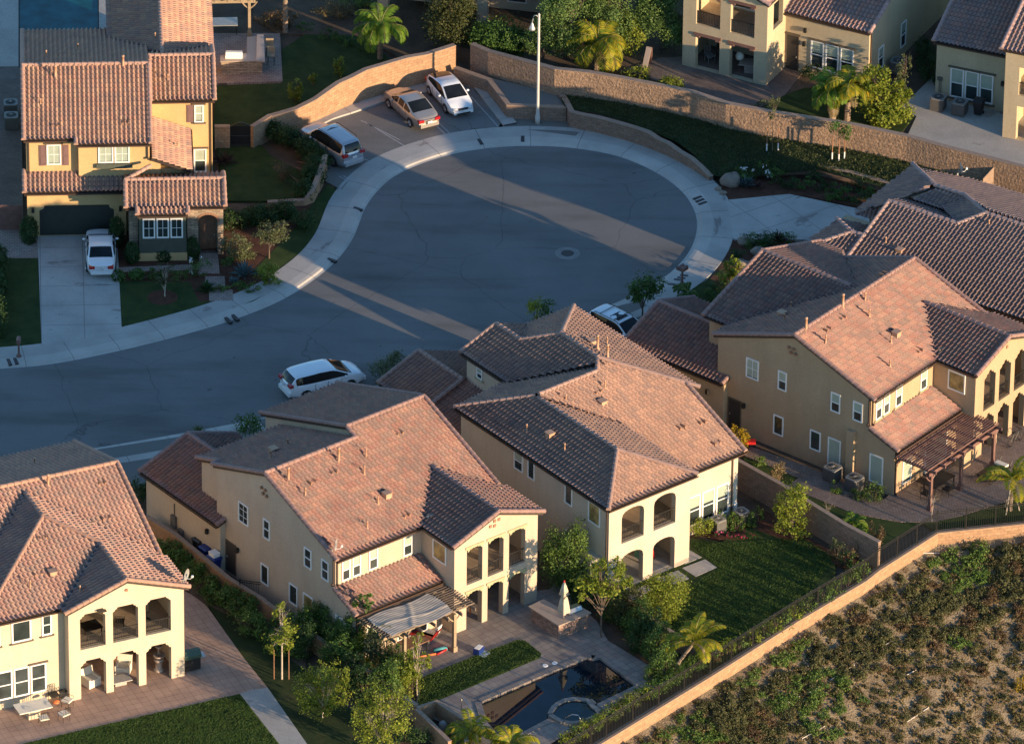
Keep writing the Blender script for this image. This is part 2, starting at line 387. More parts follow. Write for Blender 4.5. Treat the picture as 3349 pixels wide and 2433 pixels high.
class MB:
    def __init__(s): s.v = []; s.f = []; s.uv = {}
    def add(s, pts, faces, uvs=None):
        b = len(s.v); s.v.extend([tuple(p) for p in pts])
        for i, f in enumerate(faces):
            if uvs: s.uv[len(s.f)] = uvs[i]
            s.f.append(tuple(b+j for j in f))
    def box(s, x0, x1, y0, y1, z0, z1, fn=None):
        p = [(x, y, z) for z in (z0, z1) for y in (y0, y1) for x in (x0, x1)]
        if fn: p = [fn(*q) for q in p]
        s.add(p, [(0, 2, 3, 1), (4, 5, 7, 6), (0, 1, 5, 4), (2, 6, 7, 3), (0, 4, 6, 2), (1, 3, 7, 5)])
    def prism(s, poly, z0, z1):
        n = len(poly); poly = [(p[0], p[1]) for p in poly]
        if sum(poly[i][0]*poly[(i+1) % n][1]-poly[(i+1) % n][0]*poly[i][1] for i in range(n)) < 0: poly = poly[::-1]
        pts = [(x, y, z0) for x, y in poly]+[(x, y, z1) for x, y in poly]
        s.add(pts, [tuple(range(n-1, -1, -1)), tuple(range(n, 2*n))]+[(i, (i+1) % n, n+(i+1) % n, n+i) for i in range(n)])
    def prof(s, poly, axis, a0, a1):
        """profile (s,z) pulled along x or y"""
        n = len(poly)
        mk = (lambda a, p: (a, p[0], p[1])) if axis == 'x' else (lambda a, p: (p[0], a, p[1]))
        s.add([mk(a0, p) for p in poly]+[mk(a1, p) for p in poly],
              [tuple(range(n)), tuple(range(2*n-1, n-1, -1))]+[(i, n+i, n+(i+1) % n, (i+1) % n) for i in range(n)])
    def rings(s, rings, closed=True, cap=True):
        n = len(rings[0]); b = [p for r in rings for p in r]; fs = []
        for k in range(len(rings)-1):
            for i in range(n if closed else n-1):
                j = (i+1) % n; fs.append((k*n+i, k*n+j, (k+1)*n+j, (k+1)*n+i))
        if cap and closed: fs += [tuple(range(n-1, -1, -1)), tuple(range((len(rings)-1)*n, len(rings)*n))]
        s.add(b, fs)
    def tube(s, pts, r, n=6, r2=None):
        pts = [Vector(p) for p in pts]; m = len(pts); rs = []
        for k, p in enumerate(pts):
            d = (pts[min(k+1, m-1)]-pts[max(k-1, 0)]).normalized()
            a = Vector((0, 0, 1)) if abs(d.z) < .9 else Vector((1, 0, 0))
            u = d.cross(a).normalized(); w = d.cross(u)
            rr = r if r2 is None else r+(r2-r)*k/(m-1)
            rs.append([p+u*math.cos(2*math.pi*i/n)*rr+w*math.sin(2*math.pi*i/n)*rr for i in range(n)])
        s.rings(rs)
    def lathe(s, prof, n=12, c=(0, 0, 0)):
        s.rings([[(c[0]+math.cos(2*math.pi*i/n)*r, c[1]+math.sin(2*math.pi*i/n)*r, c[2]+z) for i in range(n)] for r, z in prof])
    def sheet(s, loops):
        loops = [[Vector(p) for p in l] for l in loops]
        t = tessellate_polygon(loops); flat = [p for l in loops for p in l]
        s.add(flat, [tuple(x) for x in t])
    def blob(s, c, r, seed=0, n=8, m=12, amp=.18):
        rg = np.random.default_rng(seed); rs = []
        ph = rg.uniform(0, 6, 6)
        for k in range(n+1):
            a = -math.pi/2+math.pi*k/n; row = []
            for i in range(m):
                b = 2*math.pi*i/m
                q = 1+amp*(math.sin(2*b+ph[0]+a)+.6*math.sin(3*a+ph[1]+b)+.5*math.sin(5*b+ph[2]))/1.5
                row.append((c[0]+r[0]*q*math.cos(a)*math.cos(b), c[1]+r[1]*q*math.cos(a)*math.sin(b), c[2]+r[2]*q*math.sin(a)))
            rs.append(row)
        s.rings(rs, cap=False)
    def build(s, name, mat, parent=None, smooth=False, auto=None):
        me = bpy.data.meshes.new(name); me.from_pydata(s.v, [], s.f); me.update()
        if s.uv:
            l = me.uv_layers.new(name='uv'); k = 0; arr = np.zeros((len(me.loops), 2), 'f')
            for i, p in enumerate(me.polygons):
                q = s.uv.get(i)
                if q is not None:
                    for j, li in enumerate(p.loop_indices): arr[li] = q[j] if isinstance(q[0], (tuple, list)) else q
            l.data.foreach_set('uv', arr.ravel())
        if mat: me.materials.append(mat if not isinstance(mat, str) else M[mat])
        if smooth: me.polygons.foreach_set('use_smooth', [True]*len(me.polygons))
        o = bpy.data.objects.new(name, me); COL.objects.link(o)
        if parent: o.parent = parent
        return o

def npmesh(name, V, F, mat, parent=None, uv=None, smooth=False):
    """V (n,3), F (m,4) quads -> object"""
    me = bpy.data.meshes.new(name)
    me.vertices.add(len(V)); me.vertices.foreach_set('co', np.asarray(V, 'f').ravel())
    m, k = F.shape
    me.loops.add(m*k); me.loops.foreach_set('vertex_index', F.astype('i').ravel())
    me.polygons.add(m); me.polygons.foreach_set('loop_start', np.arange(0, m*k, k, dtype='i'))
    me.polygons.foreach_set('loop_total', np.full(m, k, 'i'))
    if smooth: me.polygons.foreach_set('use_smooth', np.ones(m, bool))
    me.update(calc_edges=True)
    if uv is not None:
        l = me.uv_layers.new(name='uv'); l.data.foreach_set('uv', np.asarray(uv, 'f').ravel())
    me.materials.append(M[mat] if isinstance(mat, str) else mat)
    o = bpy.data.objects.new(name, me); COL.objects.link(o)
    if parent: o.parent = parent
    return o

def struct(name, mb, mat, smooth=False):
    return tag(mb.build(name, mat, None, smooth), kind='structure')

# ---------------------------------------------------------------- tiled roofs
PER, ROW, AMP = .285, .385, .105
BF = np.array([0, .06, .16, .31, .46, .56, .62, .82]); BH = np.array([0, .46, .82, 1.0, .82, .46, .0, -.12])

def tile_plane(pts, seed):
    P = np.array([tuple(p) for p in pts], float)
    c = P.mean(0)
    n = np.linalg.svd(P-c)[2][2]
    if n[2] < 0: n = -n
    up = np.array([0, 0, 1.])-n*n[2]; up /= np.linalg.norm(up)      # up the slope
    u = np.cross(up, n)
    uu = (P-c)@u; vv = (P-c)@up
    u0, u1, v0 = uu.min(), uu.max(), vv.min()
    ks = np.arange(int((u1-u0)/PER)+2)
    us = (ks[:, None]*PER+BF[None]*PER).ravel(); hs = np.tile(BH, len(ks))*AMP
    keep = us < (u1-u0)-.01
    us, hs = us[keep]+u0+.005, hs[keep]
    ex = [x for x in uu if u0+.02 < x < u1-.02]+[u1-.005]
    for x in ex:
        hs = np.append(hs, np.interp(((x-u0)/PER) % 1.0, np.append(BF, 1), np.append(BH, 0))*AMP); us = np.append(us, x)
    o = np.argsort(us); us, hs = us[o], hs[o]
    lo = np.full(len(us), 1e9); hi = np.full(len(us), -1e9); N = len(P)
    for i in range(N):
        a, b = (uu[i], vv[i]), (uu[(i+1) % N], vv[(i+1) % N])
        if abs(a[0]-b[0]) < 1e-6: continue
        t = (us-a[0])/(b[0]-a[0]); ok = (t >= -1e-6) & (t <= 1+1e-6)
        v = a[1]+t*(b[1]-a[1])
        lo = np.where(ok, np.minimum(lo, v), lo); hi = np.where(ok, np.maximum(hi, v), hi)
    nr = int((vv.max()-v0)/ROW)+1
    vs = np.empty(2*nr); vs[0::2] = v0+np.arange(nr)*ROW; vs[1::2] = v0+(np.arange(nr)+1)*ROW
    
    vc = np.clip(vs[None], lo[:, None], hi[:, None])
    rowb = np.repeat(v0+np.arange(nr)*ROW, 2)
    th = .085*(1-np.clip((vc-rowb[None])/ROW, 0, 1))
    rg = np.random.default_rng(seed)
    V = c+us[:, None, None]*u+vc[..., None]*up+(hs[:, None]+th)[..., None]*n
    nu, nv = V.shape[:2]
    idx = np.arange(nu*nv).reshape(nu, nv)
    Q = np.stack([idx[:-1, :-1], idx[1:, :-1], idx[1:, 1:], idx[:-1, 1:]], -1)
    dv = (vc[:, 1:]-vc[:, :-1]); ext = np.maximum(dv[:-1], dv[1:])
    ris = np.zeros(nv-1, bool); ris[1::2] = True
    vm = vs[1:][None]
    inr = (vm > lo[:-1, None]) & (vm < hi[:-1, None]) & (vm > lo[1:, None]) & (vm < hi[1:, None])
    ok = np.where(ris[None], inr, ext > 1e-5)
    umid = (us[:-1]+us[1:])/2
    tu = np.floor((umid-u0)/PER)+seed*17; tv = np.repeat(np.arange(nr), 2)[:-1]
    UV = np.stack(np.broadcast_arrays(tu[:, None]+.5, tv[None]+.5), -1)
    F = Q[ok]; uv = np.repeat(UV[ok][:, None], 4, 1)
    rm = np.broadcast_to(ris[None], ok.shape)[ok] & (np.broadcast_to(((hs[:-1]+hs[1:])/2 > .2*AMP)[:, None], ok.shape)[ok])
    return V.reshape(-1, 3), F, uv, n, rm

def caps(mb, p, q, r=.135):
    p, q = Vector(p), Vector(q); d = q-p; L = d.length
    if L < .05: return
    d /= L; k = max(1, round(L/.42)); st = L/k
    s = d.cross(Vector((0, 0, 1)))
    s = s.normalized() if s.length > 1e-4 else Vector((1, 0, 0)); w = s.cross(d)
    for i in range(k):
        rr = []
        for t, rad_ in ((i*st-.03, r*1.12), ((i+1)*st, r*.86)):
            o = p+d*t+w*.02
            rr.append([o+s*math.cos(a)*rad_+w*math.sin(a)*rad_*.95 for a in [x*math.pi/6-.5 for x in range(9)]])
        mb.rings(rr)

_seed = [1]
def roof(root, planes, ridge=(), mat='t1', gut=(), capmat=None, name='roof', valleys=()):
    """tiled planes (one mesh) with fascia boards, ridge caps and gutters as children"""
    Vs, Fs, Us, Rs, off = [], [], [], [], 0
    fb = MB()
    for pl in planes:
        _seed[0] += 1
        V, F, uv, n, rm = tile_plane(pl, _seed[0]); Rs.append(rm)
        Vs.append(V); Fs.append(F+off); Us.append(uv); off += len(V)
        nn = Vector(n); top = [Vector(p)-nn*.03 for p in pl]; bot = [Vector(p)-nn*.17 for p in pl]; k = len(pl)
        fb.add(top+bot, [tuple(range(k)), tuple(range(2*k-1, k-1, -1))]+[(i, k+i, k+(i+1) % k, (i+1) % k) for i in range(k)])
    r = npmesh(name, np.concatenate(Vs), np.concatenate(Fs), mat, root, np.concatenate(Us))
    r.data.materials.append(M['tile_end_shade']); r.data.polygons.foreach_set('material_index', np.concatenate(Rs).astype('i'))
    fb.build('fascia', 'fascia', r)
    if ridge:
        for p, q in ridge:
            mb = MB(); caps(mb, Vector(p)+Vector((0, 0, .07)), Vector(q)+Vector((0, 0, .07)))
            if mb.v: mb.build('ridge_cap', capmat or M['cap_'+mat], r, smooth=False)
    if gut:
        for p, q in gut:
            mb = MB(); p, q = Vector(p), Vector(q); d = (q-p).normalized(); o = Vector((d.y, -d.x, 0))
            rr = [[x+o*a+Vector((0, 0, b)) for a, b in ((.0, -.14), (.10, -.14), (.13, -.02), (.11, -.02), (.09, -.11), (0, -.11))] for x in (p, q)]
            mb.rings(rr); mb.build('gutter', 'gutter', r)
    if valleys:
        for p, q in valleys: mb = MB(); mb.tube([Vector(p)+Vector((0, 0, .03)), Vector(q)+Vector((0, 0, .03))], .07, 5); mb.build('valley_flashing', 'valley', r)
    return r
for k, cs in (('t1', T1), ('t2', T2), ('tL', TL), ('tU', TU), ('t4', T4)):
    a = [sum(c[i] for c in cs)/len(cs) for i in range(3)]
    M['cap_'+k] = plain('ridge_'+k, sc(a, 1.08), .8, var=.15, scale=2.5)
M['cap_t0'] = plain('ridge_t0', (.35, .21, .155), .8, var=.15, scale=2.5)
M['valley'] = plain('valley_metal', (.05, .06, .075), .5)

# ---------------------------------------------------------------- walls, openings
def face(kind, k):
    """(s, z, d) on a wall plane -> local xyz, d outwards"""
    return {'-y': lambda s, z, d: (s, k-d, z), '+y': lambda s, z, d: (s, k+d, z),
            '-x': lambda s, z, d: (k-d, s, z), '+x': lambda s, z, d: (k+d, s, z)}[kind]

def fbox(mb, fn, s0, s1, z0, z1, d0, d1):
    mb.box(s0, s1, z0, z1, d0, d1, fn)

def panel(mb, fn, outline, holes, th):
    """a wall panel of thickness th with real openings"""
    loops = [outline]+list(holes)
    flat = [p for l in loops for p in l]
    t = tessellate_polygon([[Vector((p[0], p[1], 0)) for p in l] for l in loops])
    n = len(flat)
    pts = [fn(p[0], p[1], 0) for p in flat]+[fn(p[0], p[1], -th) for p in flat]
    fs = [tuple(x) for x in t]+[tuple(n+j for j in x[::-1]) for x in t]
    o = 0
    for l in loops:
        k = len(l)
        fs += [(o+i, o+(i+1) % k, n+o+(i+1) % k, n+o+i) for i in range(k)]
        o += k
    mb.add(pts, fs)

def rect(s0, s1, z0, z1): return [(s0, z0), (s1, z0), (s1, z1), (s0, z1)]
def arch(s0, s1, z0, z1, rise, n=8):
    m, hw = (s0+s1)/2, (s1-s0)/2
    return [(s0, z0), (s1, z0)]+[(m+hw*math.cos(math.pi*i/n), z1-rise+rise*math.sin(math.pi*i/n)**.75) for i in range(n+1)]
def notch(s0, s1, z0, z1, a=.22, b=.13):
    """opening with stepped corbel corners"""
    return [(s0, z0), (s1, z0), (s1, z1-2.2*b), (s1-a*.45, z1-1.7*b), (s1-a*.6, z1-b), (s1-a, z1-b*.8), (s1-a*1.15, z1), (s0+a*1.15, z1), (s0+a, z1-b*.8), (s0+a*.6, z1-b), (s0+a*.45, z1-1.7*b), (s0, z1-2.2*b)]

def window(root, fn, s0, s1, z0, z1, style='dh', blind=.5, sill='trim', head=None, pane='glass', fw=.075):
    f = MB()
    fbox(f, fn, s0, s0+fw, z0, z1, -.02, .06); fbox(f, fn, s1-fw, s1, z0, z1, -.02, .06)
    fbox(f, fn, s0+fw, s1-fw, z0, z0+fw, -.02, .06); fbox(f, fn, s0+fw, s1-fw, z1-fw, z1, -.02, .06)
    zm = (z0+z1)/2; sm = (s0+s1)/2
    if style == 'dh': fbox(f, fn, s0+fw, s1-fw, zm-.03, zm+.03, -.02, .05)
    if style == 'grid':
        fbox(f, fn, s0+fw, s1-fw, zm-.015, zm+.015, -.02, .03); fbox(f, fn, sm-.015, sm+.015, z0+fw, z1-fw, -.02, .033)
    if style == 'grid6':
        for q in (1, 2): z = z0+(z1-z0)*q/3; fbox(f, fn, s0+fw, s1-fw, z-.012, z+.012, -.02, .03)
        fbox(f, fn, sm-.012, sm+.012, z0+fw, z1-fw, -.02, .033)
    w = f.build('window', 'white', root)
    p = MB(); fbox(p, fn, s0+fw*.5, s1-fw*.5, z0+fw*.5, z1-fw*.5, -.01, .012); p.build('pane', pane, w)
    if blind:
        b = MB(); zt = z1-fw; fbox(b, fn, s0+fw, s1-fw, zt-(z1-z0-2*fw)*blind, zt, .013, .018); b.build('blind', 'blind', w)
    if sill:
        s = MB(); fbox(s, fn, s0-.12, s1+.12, z0-.10, z0-.012, 0, .10); s.build('sill', sill, w)
    if head:
        s = MB(); fbox(s, fn, s0-.12, s1+.12, z1+.012, z1+.11, 0, .10); s.build('lintel', head, w)
    return w

def railing(root, fn, s0, s1, z0, h=.95, d=-.08, name='railing', mat='iron', step=.11):
    m = MB()
    fbox(m, fn, s0, s1, z0+h-.04, z0+h, d-.02, d+.02); fbox(m, fn, s0, s1, z0+.08, z0+.11, d-.015, d+.015)
    k = int((s1-s0)/step)
    for i in range(1, k):
        s = s0+(s1-s0)*i/k; fbox(m, fn, s-.011, s+.011, z0+.11, z0+h-.04, d-.011, d+.011)
    return m.build(name, mat, root)

def vents(root, pts, kind='pipe'):
    """painted vent stacks standing on the roof; (x, y, z, height)"""
    for x, y, z, h in pts:
        m = MB(); r = .045 if h < .6 else .075
        m.lathe([(r*2.2, -.12), (r*1.9, .06), (r, .12), (r, h), (r*1.25, h), (r*1.25, h+.08), (.01, h+.1)], 8, (x, y, z)); m.build('vent_pipe', 'pipe', root, True)

def boxvent(root, x, y, z, a=.36):
    m = MB(); m.box(x-.2, x+.2, y-.2, y+.2, z-.1, z+.22); m.box(x-.24, x+.24, y-.24, y+.24, z+.222, z+.27); m.build('roof_vent', 'pipe', root)

def downspout(root, fn, s, z0, z1, d=.05):
    m = MB(); fbox(m, fn, s-.04, s+.04, z0+.15, z1, d-.03, d+.04); fbox(m, fn, s-.04, s+.04, z0, z0+.15, d-.03, d+.16); m.build('downspout', 'gutter', root)

def door(root, fn, s0, s1, z0, z1, mat='doorD'):
    m = MB(); fbox(m, fn, s0, s1, z0, z1, -.02, .03)
    d = m.build('door', mat, root)
    m = MB(); fbox(m, fn, s0-.07, s0, z0, z1+.07, -.02, .05); fbox(m, fn, s1, s1+.07, z0, z1+.07, -.02, .05); fbox(m, fn, s0, s1, z1, z1+.07, -.02, .05); m.build('door_frame', 'browntrim', d)
    m = MB(); fbox(m, fn, s1-.12, s1-.07, z0+.95, z0+1.05, .03, .09); m.build('handle', 'galv', d)
    return d

def lampfix(root, fn, s, z):
    m = MB(); fbox(m, fn, s-.05, s+.05, z-.08, z+.08, 0, .05); fbox(m, fn, s-.09, s+.09, z-.2, z+.06, .05, .2); fbox(m, fn, s-.06, s+.06, z+.06, z+.13, .07, .18); m.build('wall_lamp', 'iron', root)
# ---------------------------------------------------------------- houses
def wall(root, fn_list, mat, name='wall'):
    mb = MB()
    for f in fn_list: f(mb)
    return mb.build(name, mat, root)

def loggia_fit(root, x0, x1, y0, y1, zf, zc, mat):
    """floor slab and ceiling of an open balcony"""
    m = MB(); m.box(x0, x1, y0, y1, zf-.22, zf); m.build('balcony_floor', 'slabwood', root)
    m = MB(); m.box(x0, x1, y0, y1, zc, zc+.1); m.build('balcony_ceiling', mat, root)
M['slabwood'] = paving('deck_boards', (.40, .31, .22), (.45, .35, .25), (.2, .15, .1), 4, .16, rad(38))

def scallop(root, fn, s0, s1, z):
    """carved lintel board over an opening"""
    pts = [(s0-.1, z+.16), (s0-.1, z), (s0+.02, z-.02), (s0+.05, z-.2), (s0+.16, z-.12), (s0+.2, z-.04), (s0+.34, z-.05), (s0+.4, z+.02),
           (s1-.4, z+.02), (s1-.34, z-.05), (s1-.2, z-.04), (s1-.16, z-.12), (s1-.05, z-.2), (s1-.02, z-.02), (s1+.1, z), (s1+.1, z+.16)]
    m = MB(); panel(m, lambda s, zz, d: fn(s, zz, d+.06), pts, [], .16); m.build('lintel', 'trim', root)

def plan_a(name, label, org, yaw, st, tl, v):
    R = thing(name, label, 'house', (org[0], org[1], 0), rad(yaw))
    S_ = .365; h1 = v == 1
    ry, rz = (6.9, 8.52) if h1 else (6.04, 8.2)
    if h1:
        pl = [[(0, 0, 6), (12.3, 0, 6), (12.3, 7.8, 8.85), (6.6, 7.8, 8.85), (6.6, 6.9, 8.52), (0, 6.9, 8.52)],
              [(0, 6.9, 8.52), (6.6, 6.9, 8.52), (6.6, 12.0, 6.66), (0, 12.0, 6.66)],
              [(.5, 11.95, 6.68), (6.6, 11.95, 6.68), (6.6, 14.25, 5.84), (.5, 14.25, 5.84)],
              [(6.6, 7.8, 8.85), (12.3, 7.8, 8.85), (12.3, 16.2, 5.78), (6.6, 16.2, 5.78)]]
        rg = [((0, 6.9, 8.52), (6.7, 6.9, 8.52)), ((6.6, 7.8, 8.85), (12.3, 7.8, 8.85)), ((0, 0, 6), (0, 6.9, 8.52)), ((0, 12, 6.66), (0, 6.9, 8.52)),
              ((.5, 14.25, 5.84), (.5, 12, 6.66)), ((.5, 12.02, 6.66), (0, 12.02, 6.66)), ((6.6, 16.2, 5.78), (6.6, 7.8, 8.85)), ((6.6, 6.9, 8.52), (6.6, 7.8, 8.85)), ((12.3, 0.7, 6.25), (12.3, 7.8, 8.85)), ((12.3, 16.2, 5.78), (12.3, 7.8, 8.85))]
        W_ = [lambda m: m.prof([(.35, -.15), (.35, 6.0), (6.9, 8.42), (11.8, 6.62), (11.8, -.15)], 'x', .15, 6.752),
              lambda m: m.prof([(.352, -.15), (.352, 6.0), (7.8, 8.74), (15.9, 5.78), (15.9, -.15)], 'x', 6.75, 12.15),
              lambda m: m.prof([(11.7, -.15), (11.7, 6.66), (13.95, 5.82), (13.95, -.15)], 'x', .65, 6.74)]
    else:
        pl = [[(0, 0, 6), (12.2, 0, 6), (12.0, 6.04, 8.2), (0, 6.04, 8.2)], [(0, 6.04, 8.2), (12, 6.04, 8.2), (12, 12.1, 6.0), (0, 12.1, 6.0)],
              [(1.4, 13.95, 6.0), (1.4, 12.2, 6.0), (7.25, 6.9, 7.9), (7.25, 13.95, 7.9)], [(13.1, 13.95, 6.0), (13.1, 12.2, 6.0), (7.25, 6.9, 7.9), (7.25, 13.95, 7.9)]]
        rg = [((0, 6.04, 8.2), (12, 6.04, 8.2)), ((0, 0, 6), (0, 6.04, 8.2)), ((0, 12.1, 6), (0, 6.04, 8.2)), ((12.1, .7, 6.25), (12, 6.04, 8.2)), ((12, 12.1, 6), (12, 6.04, 8.2)),
              ((7.25, 14, 7.9), (7.25, 7.3, 7.9)), ((1.4, 13.95, 6), (7.25, 13.95, 7.9)), ((13.1, 13.95, 6), (7.25, 13.95, 7.9))]
        W_ = [lambda m: m.prof([(.35, -.15), (.35, 6.0), (6.04, 8.1), (11.8, 6.02), (11.8, -.15)], 'x', .15, 11.9),
              lambda m: m.prof([(1.75, -.15), (1.75, 6.0), (7.25, 7.8), (12.8, 6.0), (12.8, -.15)], 'y', 11.7, 13.7)]
    # front wing with its gable, shed roof, garage wing
    zr = 7.22
    pl += [[(6.15, -2.95, 6), (6.15, 0, 6), (9.48, 3.34, zr), (9.48, -2.95, zr)], [(9.48, -2.95, zr), (9.48, 3.34, zr), (12.8, .6, 6), (12.8, -2.95, 6)],
           [(0, -1.85, 3.2), (6.3, -1.85, 3.2), (6.3, .35, 4.0), (0, .35, 4.0)],
           [(-.5, 10.9, 3.2), (3.05, 10.9, 4.5), (3.05, 18.6, 4.5), (-.5, 18.6, 3.2)], [(6.6, 12, 3.2), (3.05, 12, 4.5), (3.05, 18.6, 4.5), (6.6, 18.6, 3.2)]]
    rg += [((9.48, -2.95, zr), (9.48, 3.4, zr)), ((6.15, -2.95, 6), (9.48, -2.95, zr)), ((12.8, -2.95, 6), (9.48, -2.95, zr)), ((0, -1.85, 3.2), (0, .3, 3.98)),
           ((3.05, 18.6, 4.5), (3.05, 11.9, 4.5)), ((-.5, 18.6, 3.2), (3.05, 18.6, 4.5)), ((6.6, 18.6, 3.2), (3.05, 18.6, 4.5)), ((-.5, 10.95, 3.2), (.1, 10.95, 3.42))]
    gu = [((0, 0, 6), (6.15, 0, 6)), ((6.15, 0, 6), (6.15, -2.9, 6)), ((0, -1.85, 3.2), (6.3, -1.85, 3.2)), ((-.5, 18.6, 3.2), (-.5, 10.9, 3.2))]
    r = roof(R, pl, rg, tl, gu, valleys=[((6.15, 0, 6.02), (9.48, 3.34, zr+.02))])
    W_ += [lambda m: m.prof([(-1.5, -.15), (-1.5, 3.25), (.36, 3.92), (.36, -.15)], 'x', .152, 6.39),
           lambda m: m.prof([(-.2, -.15), (-.2, 3.24), (3.05, 4.42), (6.3, 3.24), (6.3, -.15)], 'y', 11.02, 18.35)]
    def wingw(m):
        fn = face('-y', -2.75)
        ho = []
        for a, b in ((7.3, 8.45), (8.85, 10.0), (10.4, 11.6)):
            if h1: ho += [rect(a, b, 2.98, 5.5), rect(a, b, 0, 2.5)]
            else: ho += [notch(a, b, 2.98, 5.62, .42, .2), notch(a, b, 0, 2.62, .42, .2)]
        panel(m, fn, [(6.4, -.15), (12.5, -.15), (12.5, 5.98), (9.48, 7.1), (6.4, 5.98)], ho, .4)
        m.box(6.402, 6.7, -2.36, .34, -.15, 5.95); m.box(12.2, 12.498, -2.36, .8, -.15, 5.95)
        m.box(6.75, 12.15, .2, .36, 5.9, 6.4)
    W_.append(wingw)
    w = wall(R, W_, st)
    loggia_fit(R, 6.7, 12.2, -2.36, .345, 2.95, 5.75, st)
    m = MB(); m.box(6.7, 12.2, -2.36, .345, -.1, .012); m.build('porch_floor', 'paver_grey' if h1 else 'paver_brown', R)
    fn = face('-y', -2.75)
    for a, b in ((7.3, 8.45), (8.85, 10.0), (10.4, 11.6)):
        railing(R, fn, a, b, 2.98, .9, -.12)
        if h1: scallop(R, fn, a, b, 5.42); scallop(R, fn, a, b, 2.42)
    fb = face('-y', .34)
    window(R, fb, 7.6, 9.2, 3.0, 5.1, 'dh', 0, None); window(R, fb, 10.0, 11.6, 3.0, 5.1, 'fix', 0, None)
    window(R, fb, 7.4, 9.4, .1, 2.3, 'fix', 0, None); door(R, fb, 10.2, 11.2, .02, 2.2)
    fx = face('-x', .15)
    window(R, fx, 8.7, 9.65, 4.0, 5.35, 'grid6' if h1 else 'grid', 0 if h1 else .95, None, None)
    for a, b in ((6.6, 7.25), (2.6, 3.3), (.95, 1.65)): window(R, fx, a, b, 4.05, 5.35, 'dh', 0 if h1 else .48, None)
    window(R, fx, 6.75, 7.5, .87, 2.2, 'fix', 0, None); window(R, fx, 3.95, 4.75, .87, 2.2, 'fix', 0, None)
    window(R, fx, 2.45, 3.4, .3, 2.2, 'fix', 0 if h1 else .98, None, pane='amber' if h1 else 'glass'); window(R, fx, -.7, .3, .35, 2.25, 'fix', .98, None)
    door(R, face('-x', -.2), 10.95, 11.75, 0.02, 2.05) if False else door(R, face('-x', .15), 10.0, 10.85, .02, 2.05)
    fy = face('-y', .35)
    for a, b in ((.6, 1.2), (1.36, 1.96), (2.55, 3.2), (5.05, 5.7)): window(R, fy, a, b, 4.25, 5.62, 'dh', .5, None if h1 else 'trim')
    window(R, face('-y', -1.5), .95, 1.85, .35, 1.95, 'fix', .9, None)
    window(R, face('-y', -1.5), 3.2, 5.4, .1, 2.1, 'dh', 0, None)
    window(R, face('-x', 6.4), -2.0, -.75, 4.3, 5.6, 'fix', 0, None, pane='amber')
    # clay vent pipes in the gables, wall lamps, pipes
    for s, z in ((7.35, 7.35), (7.0, 7.32), (7.2, 7.02), (6.85, 7.0)) if h1 else ((6.5, 7.2), (6.15, 7.2), (6.35, 6.9), (6.0, 6.9)):
        m = MB(); m.tube([(.2, s, z), (.02, s, z)], .1, 8); m.build('gable_pipe', 'clay', R)
    for s, z in ((9.3, 6.62), (9.62, 6.62), (9.3, 6.3), (9.0, 6.36)) if h1 else ((9.48, 6.5),):
        m = MB(); m.box(s-.09, s+.09, -2.8, -2.6, z-.09, z+.09); m.build('gable_pipe', 'clay', R)
    lampfix(R, fx, 9.7, 2.0); lampfix(R, face('-x', -.2), 12.2, 2.2)
    downspout(R, fx, .45, 4.1, 5.85); downspout(R, face('-y', -1.5), .25, 0, 3.0); downspout(R, fy, .25, 4.1, 5.85)
    sz = lambda y: 6+S_*y
    vents(r, [(.95, 5.9, sz(5.9), .85), (4.6, 5.9, sz(5.9), .85), (1.2, 4.6, sz(4.6), .5), (5.4, 4.5, sz(4.5), .5), (3.1, 1.2, sz(1.2), .45), (4.8, 2.4, sz(2.4), .45), (6.3, 5.5, sz(5.5), .5)])
    boxvent(r, 5.6, 2.6, sz(2.6)+.1)
    vents(r, [(2.2, ry+2.4, rz-.9, .45), (4.2, ry+3.4, rz-1.3, .45)]); boxvent(r, 3.0, ry+3.2, rz-1.1)
    for x, y in ((2.0, 5.3), (3.6, 5.4), (5.6, 1.1), (9.0, 6.2)):
        for k in (0, .35): m = MB(); m.box(x+k-.05, x+k+.05, y-.25, y+.25, sz(y)-.05, sz(y)+.14); m.build('tile_vent', 'clay', r)
    # garage side pipes and panel
    fg = face('-x', -.2)
    m = MB(); fbox(m, fg, 15.3, 15.75, .8, 1.6, 0, .16); fbox(m, fg, 14.6, 15.0, .5, 1.0, 0, .2)
    fbox(m, fg, 15.5, 15.55, 1.6, 2.4, 0, .05); fbox(m, fg, 14.75, 14.8, .05, .5, 0, .05); m.build('meter_box', 'acm', R)
    if not h1:
        m = MB(); m.box(-.12, .152, 1.35, 1.9, 0, 3.35); m.build('flue_chase', st, R)
    return R

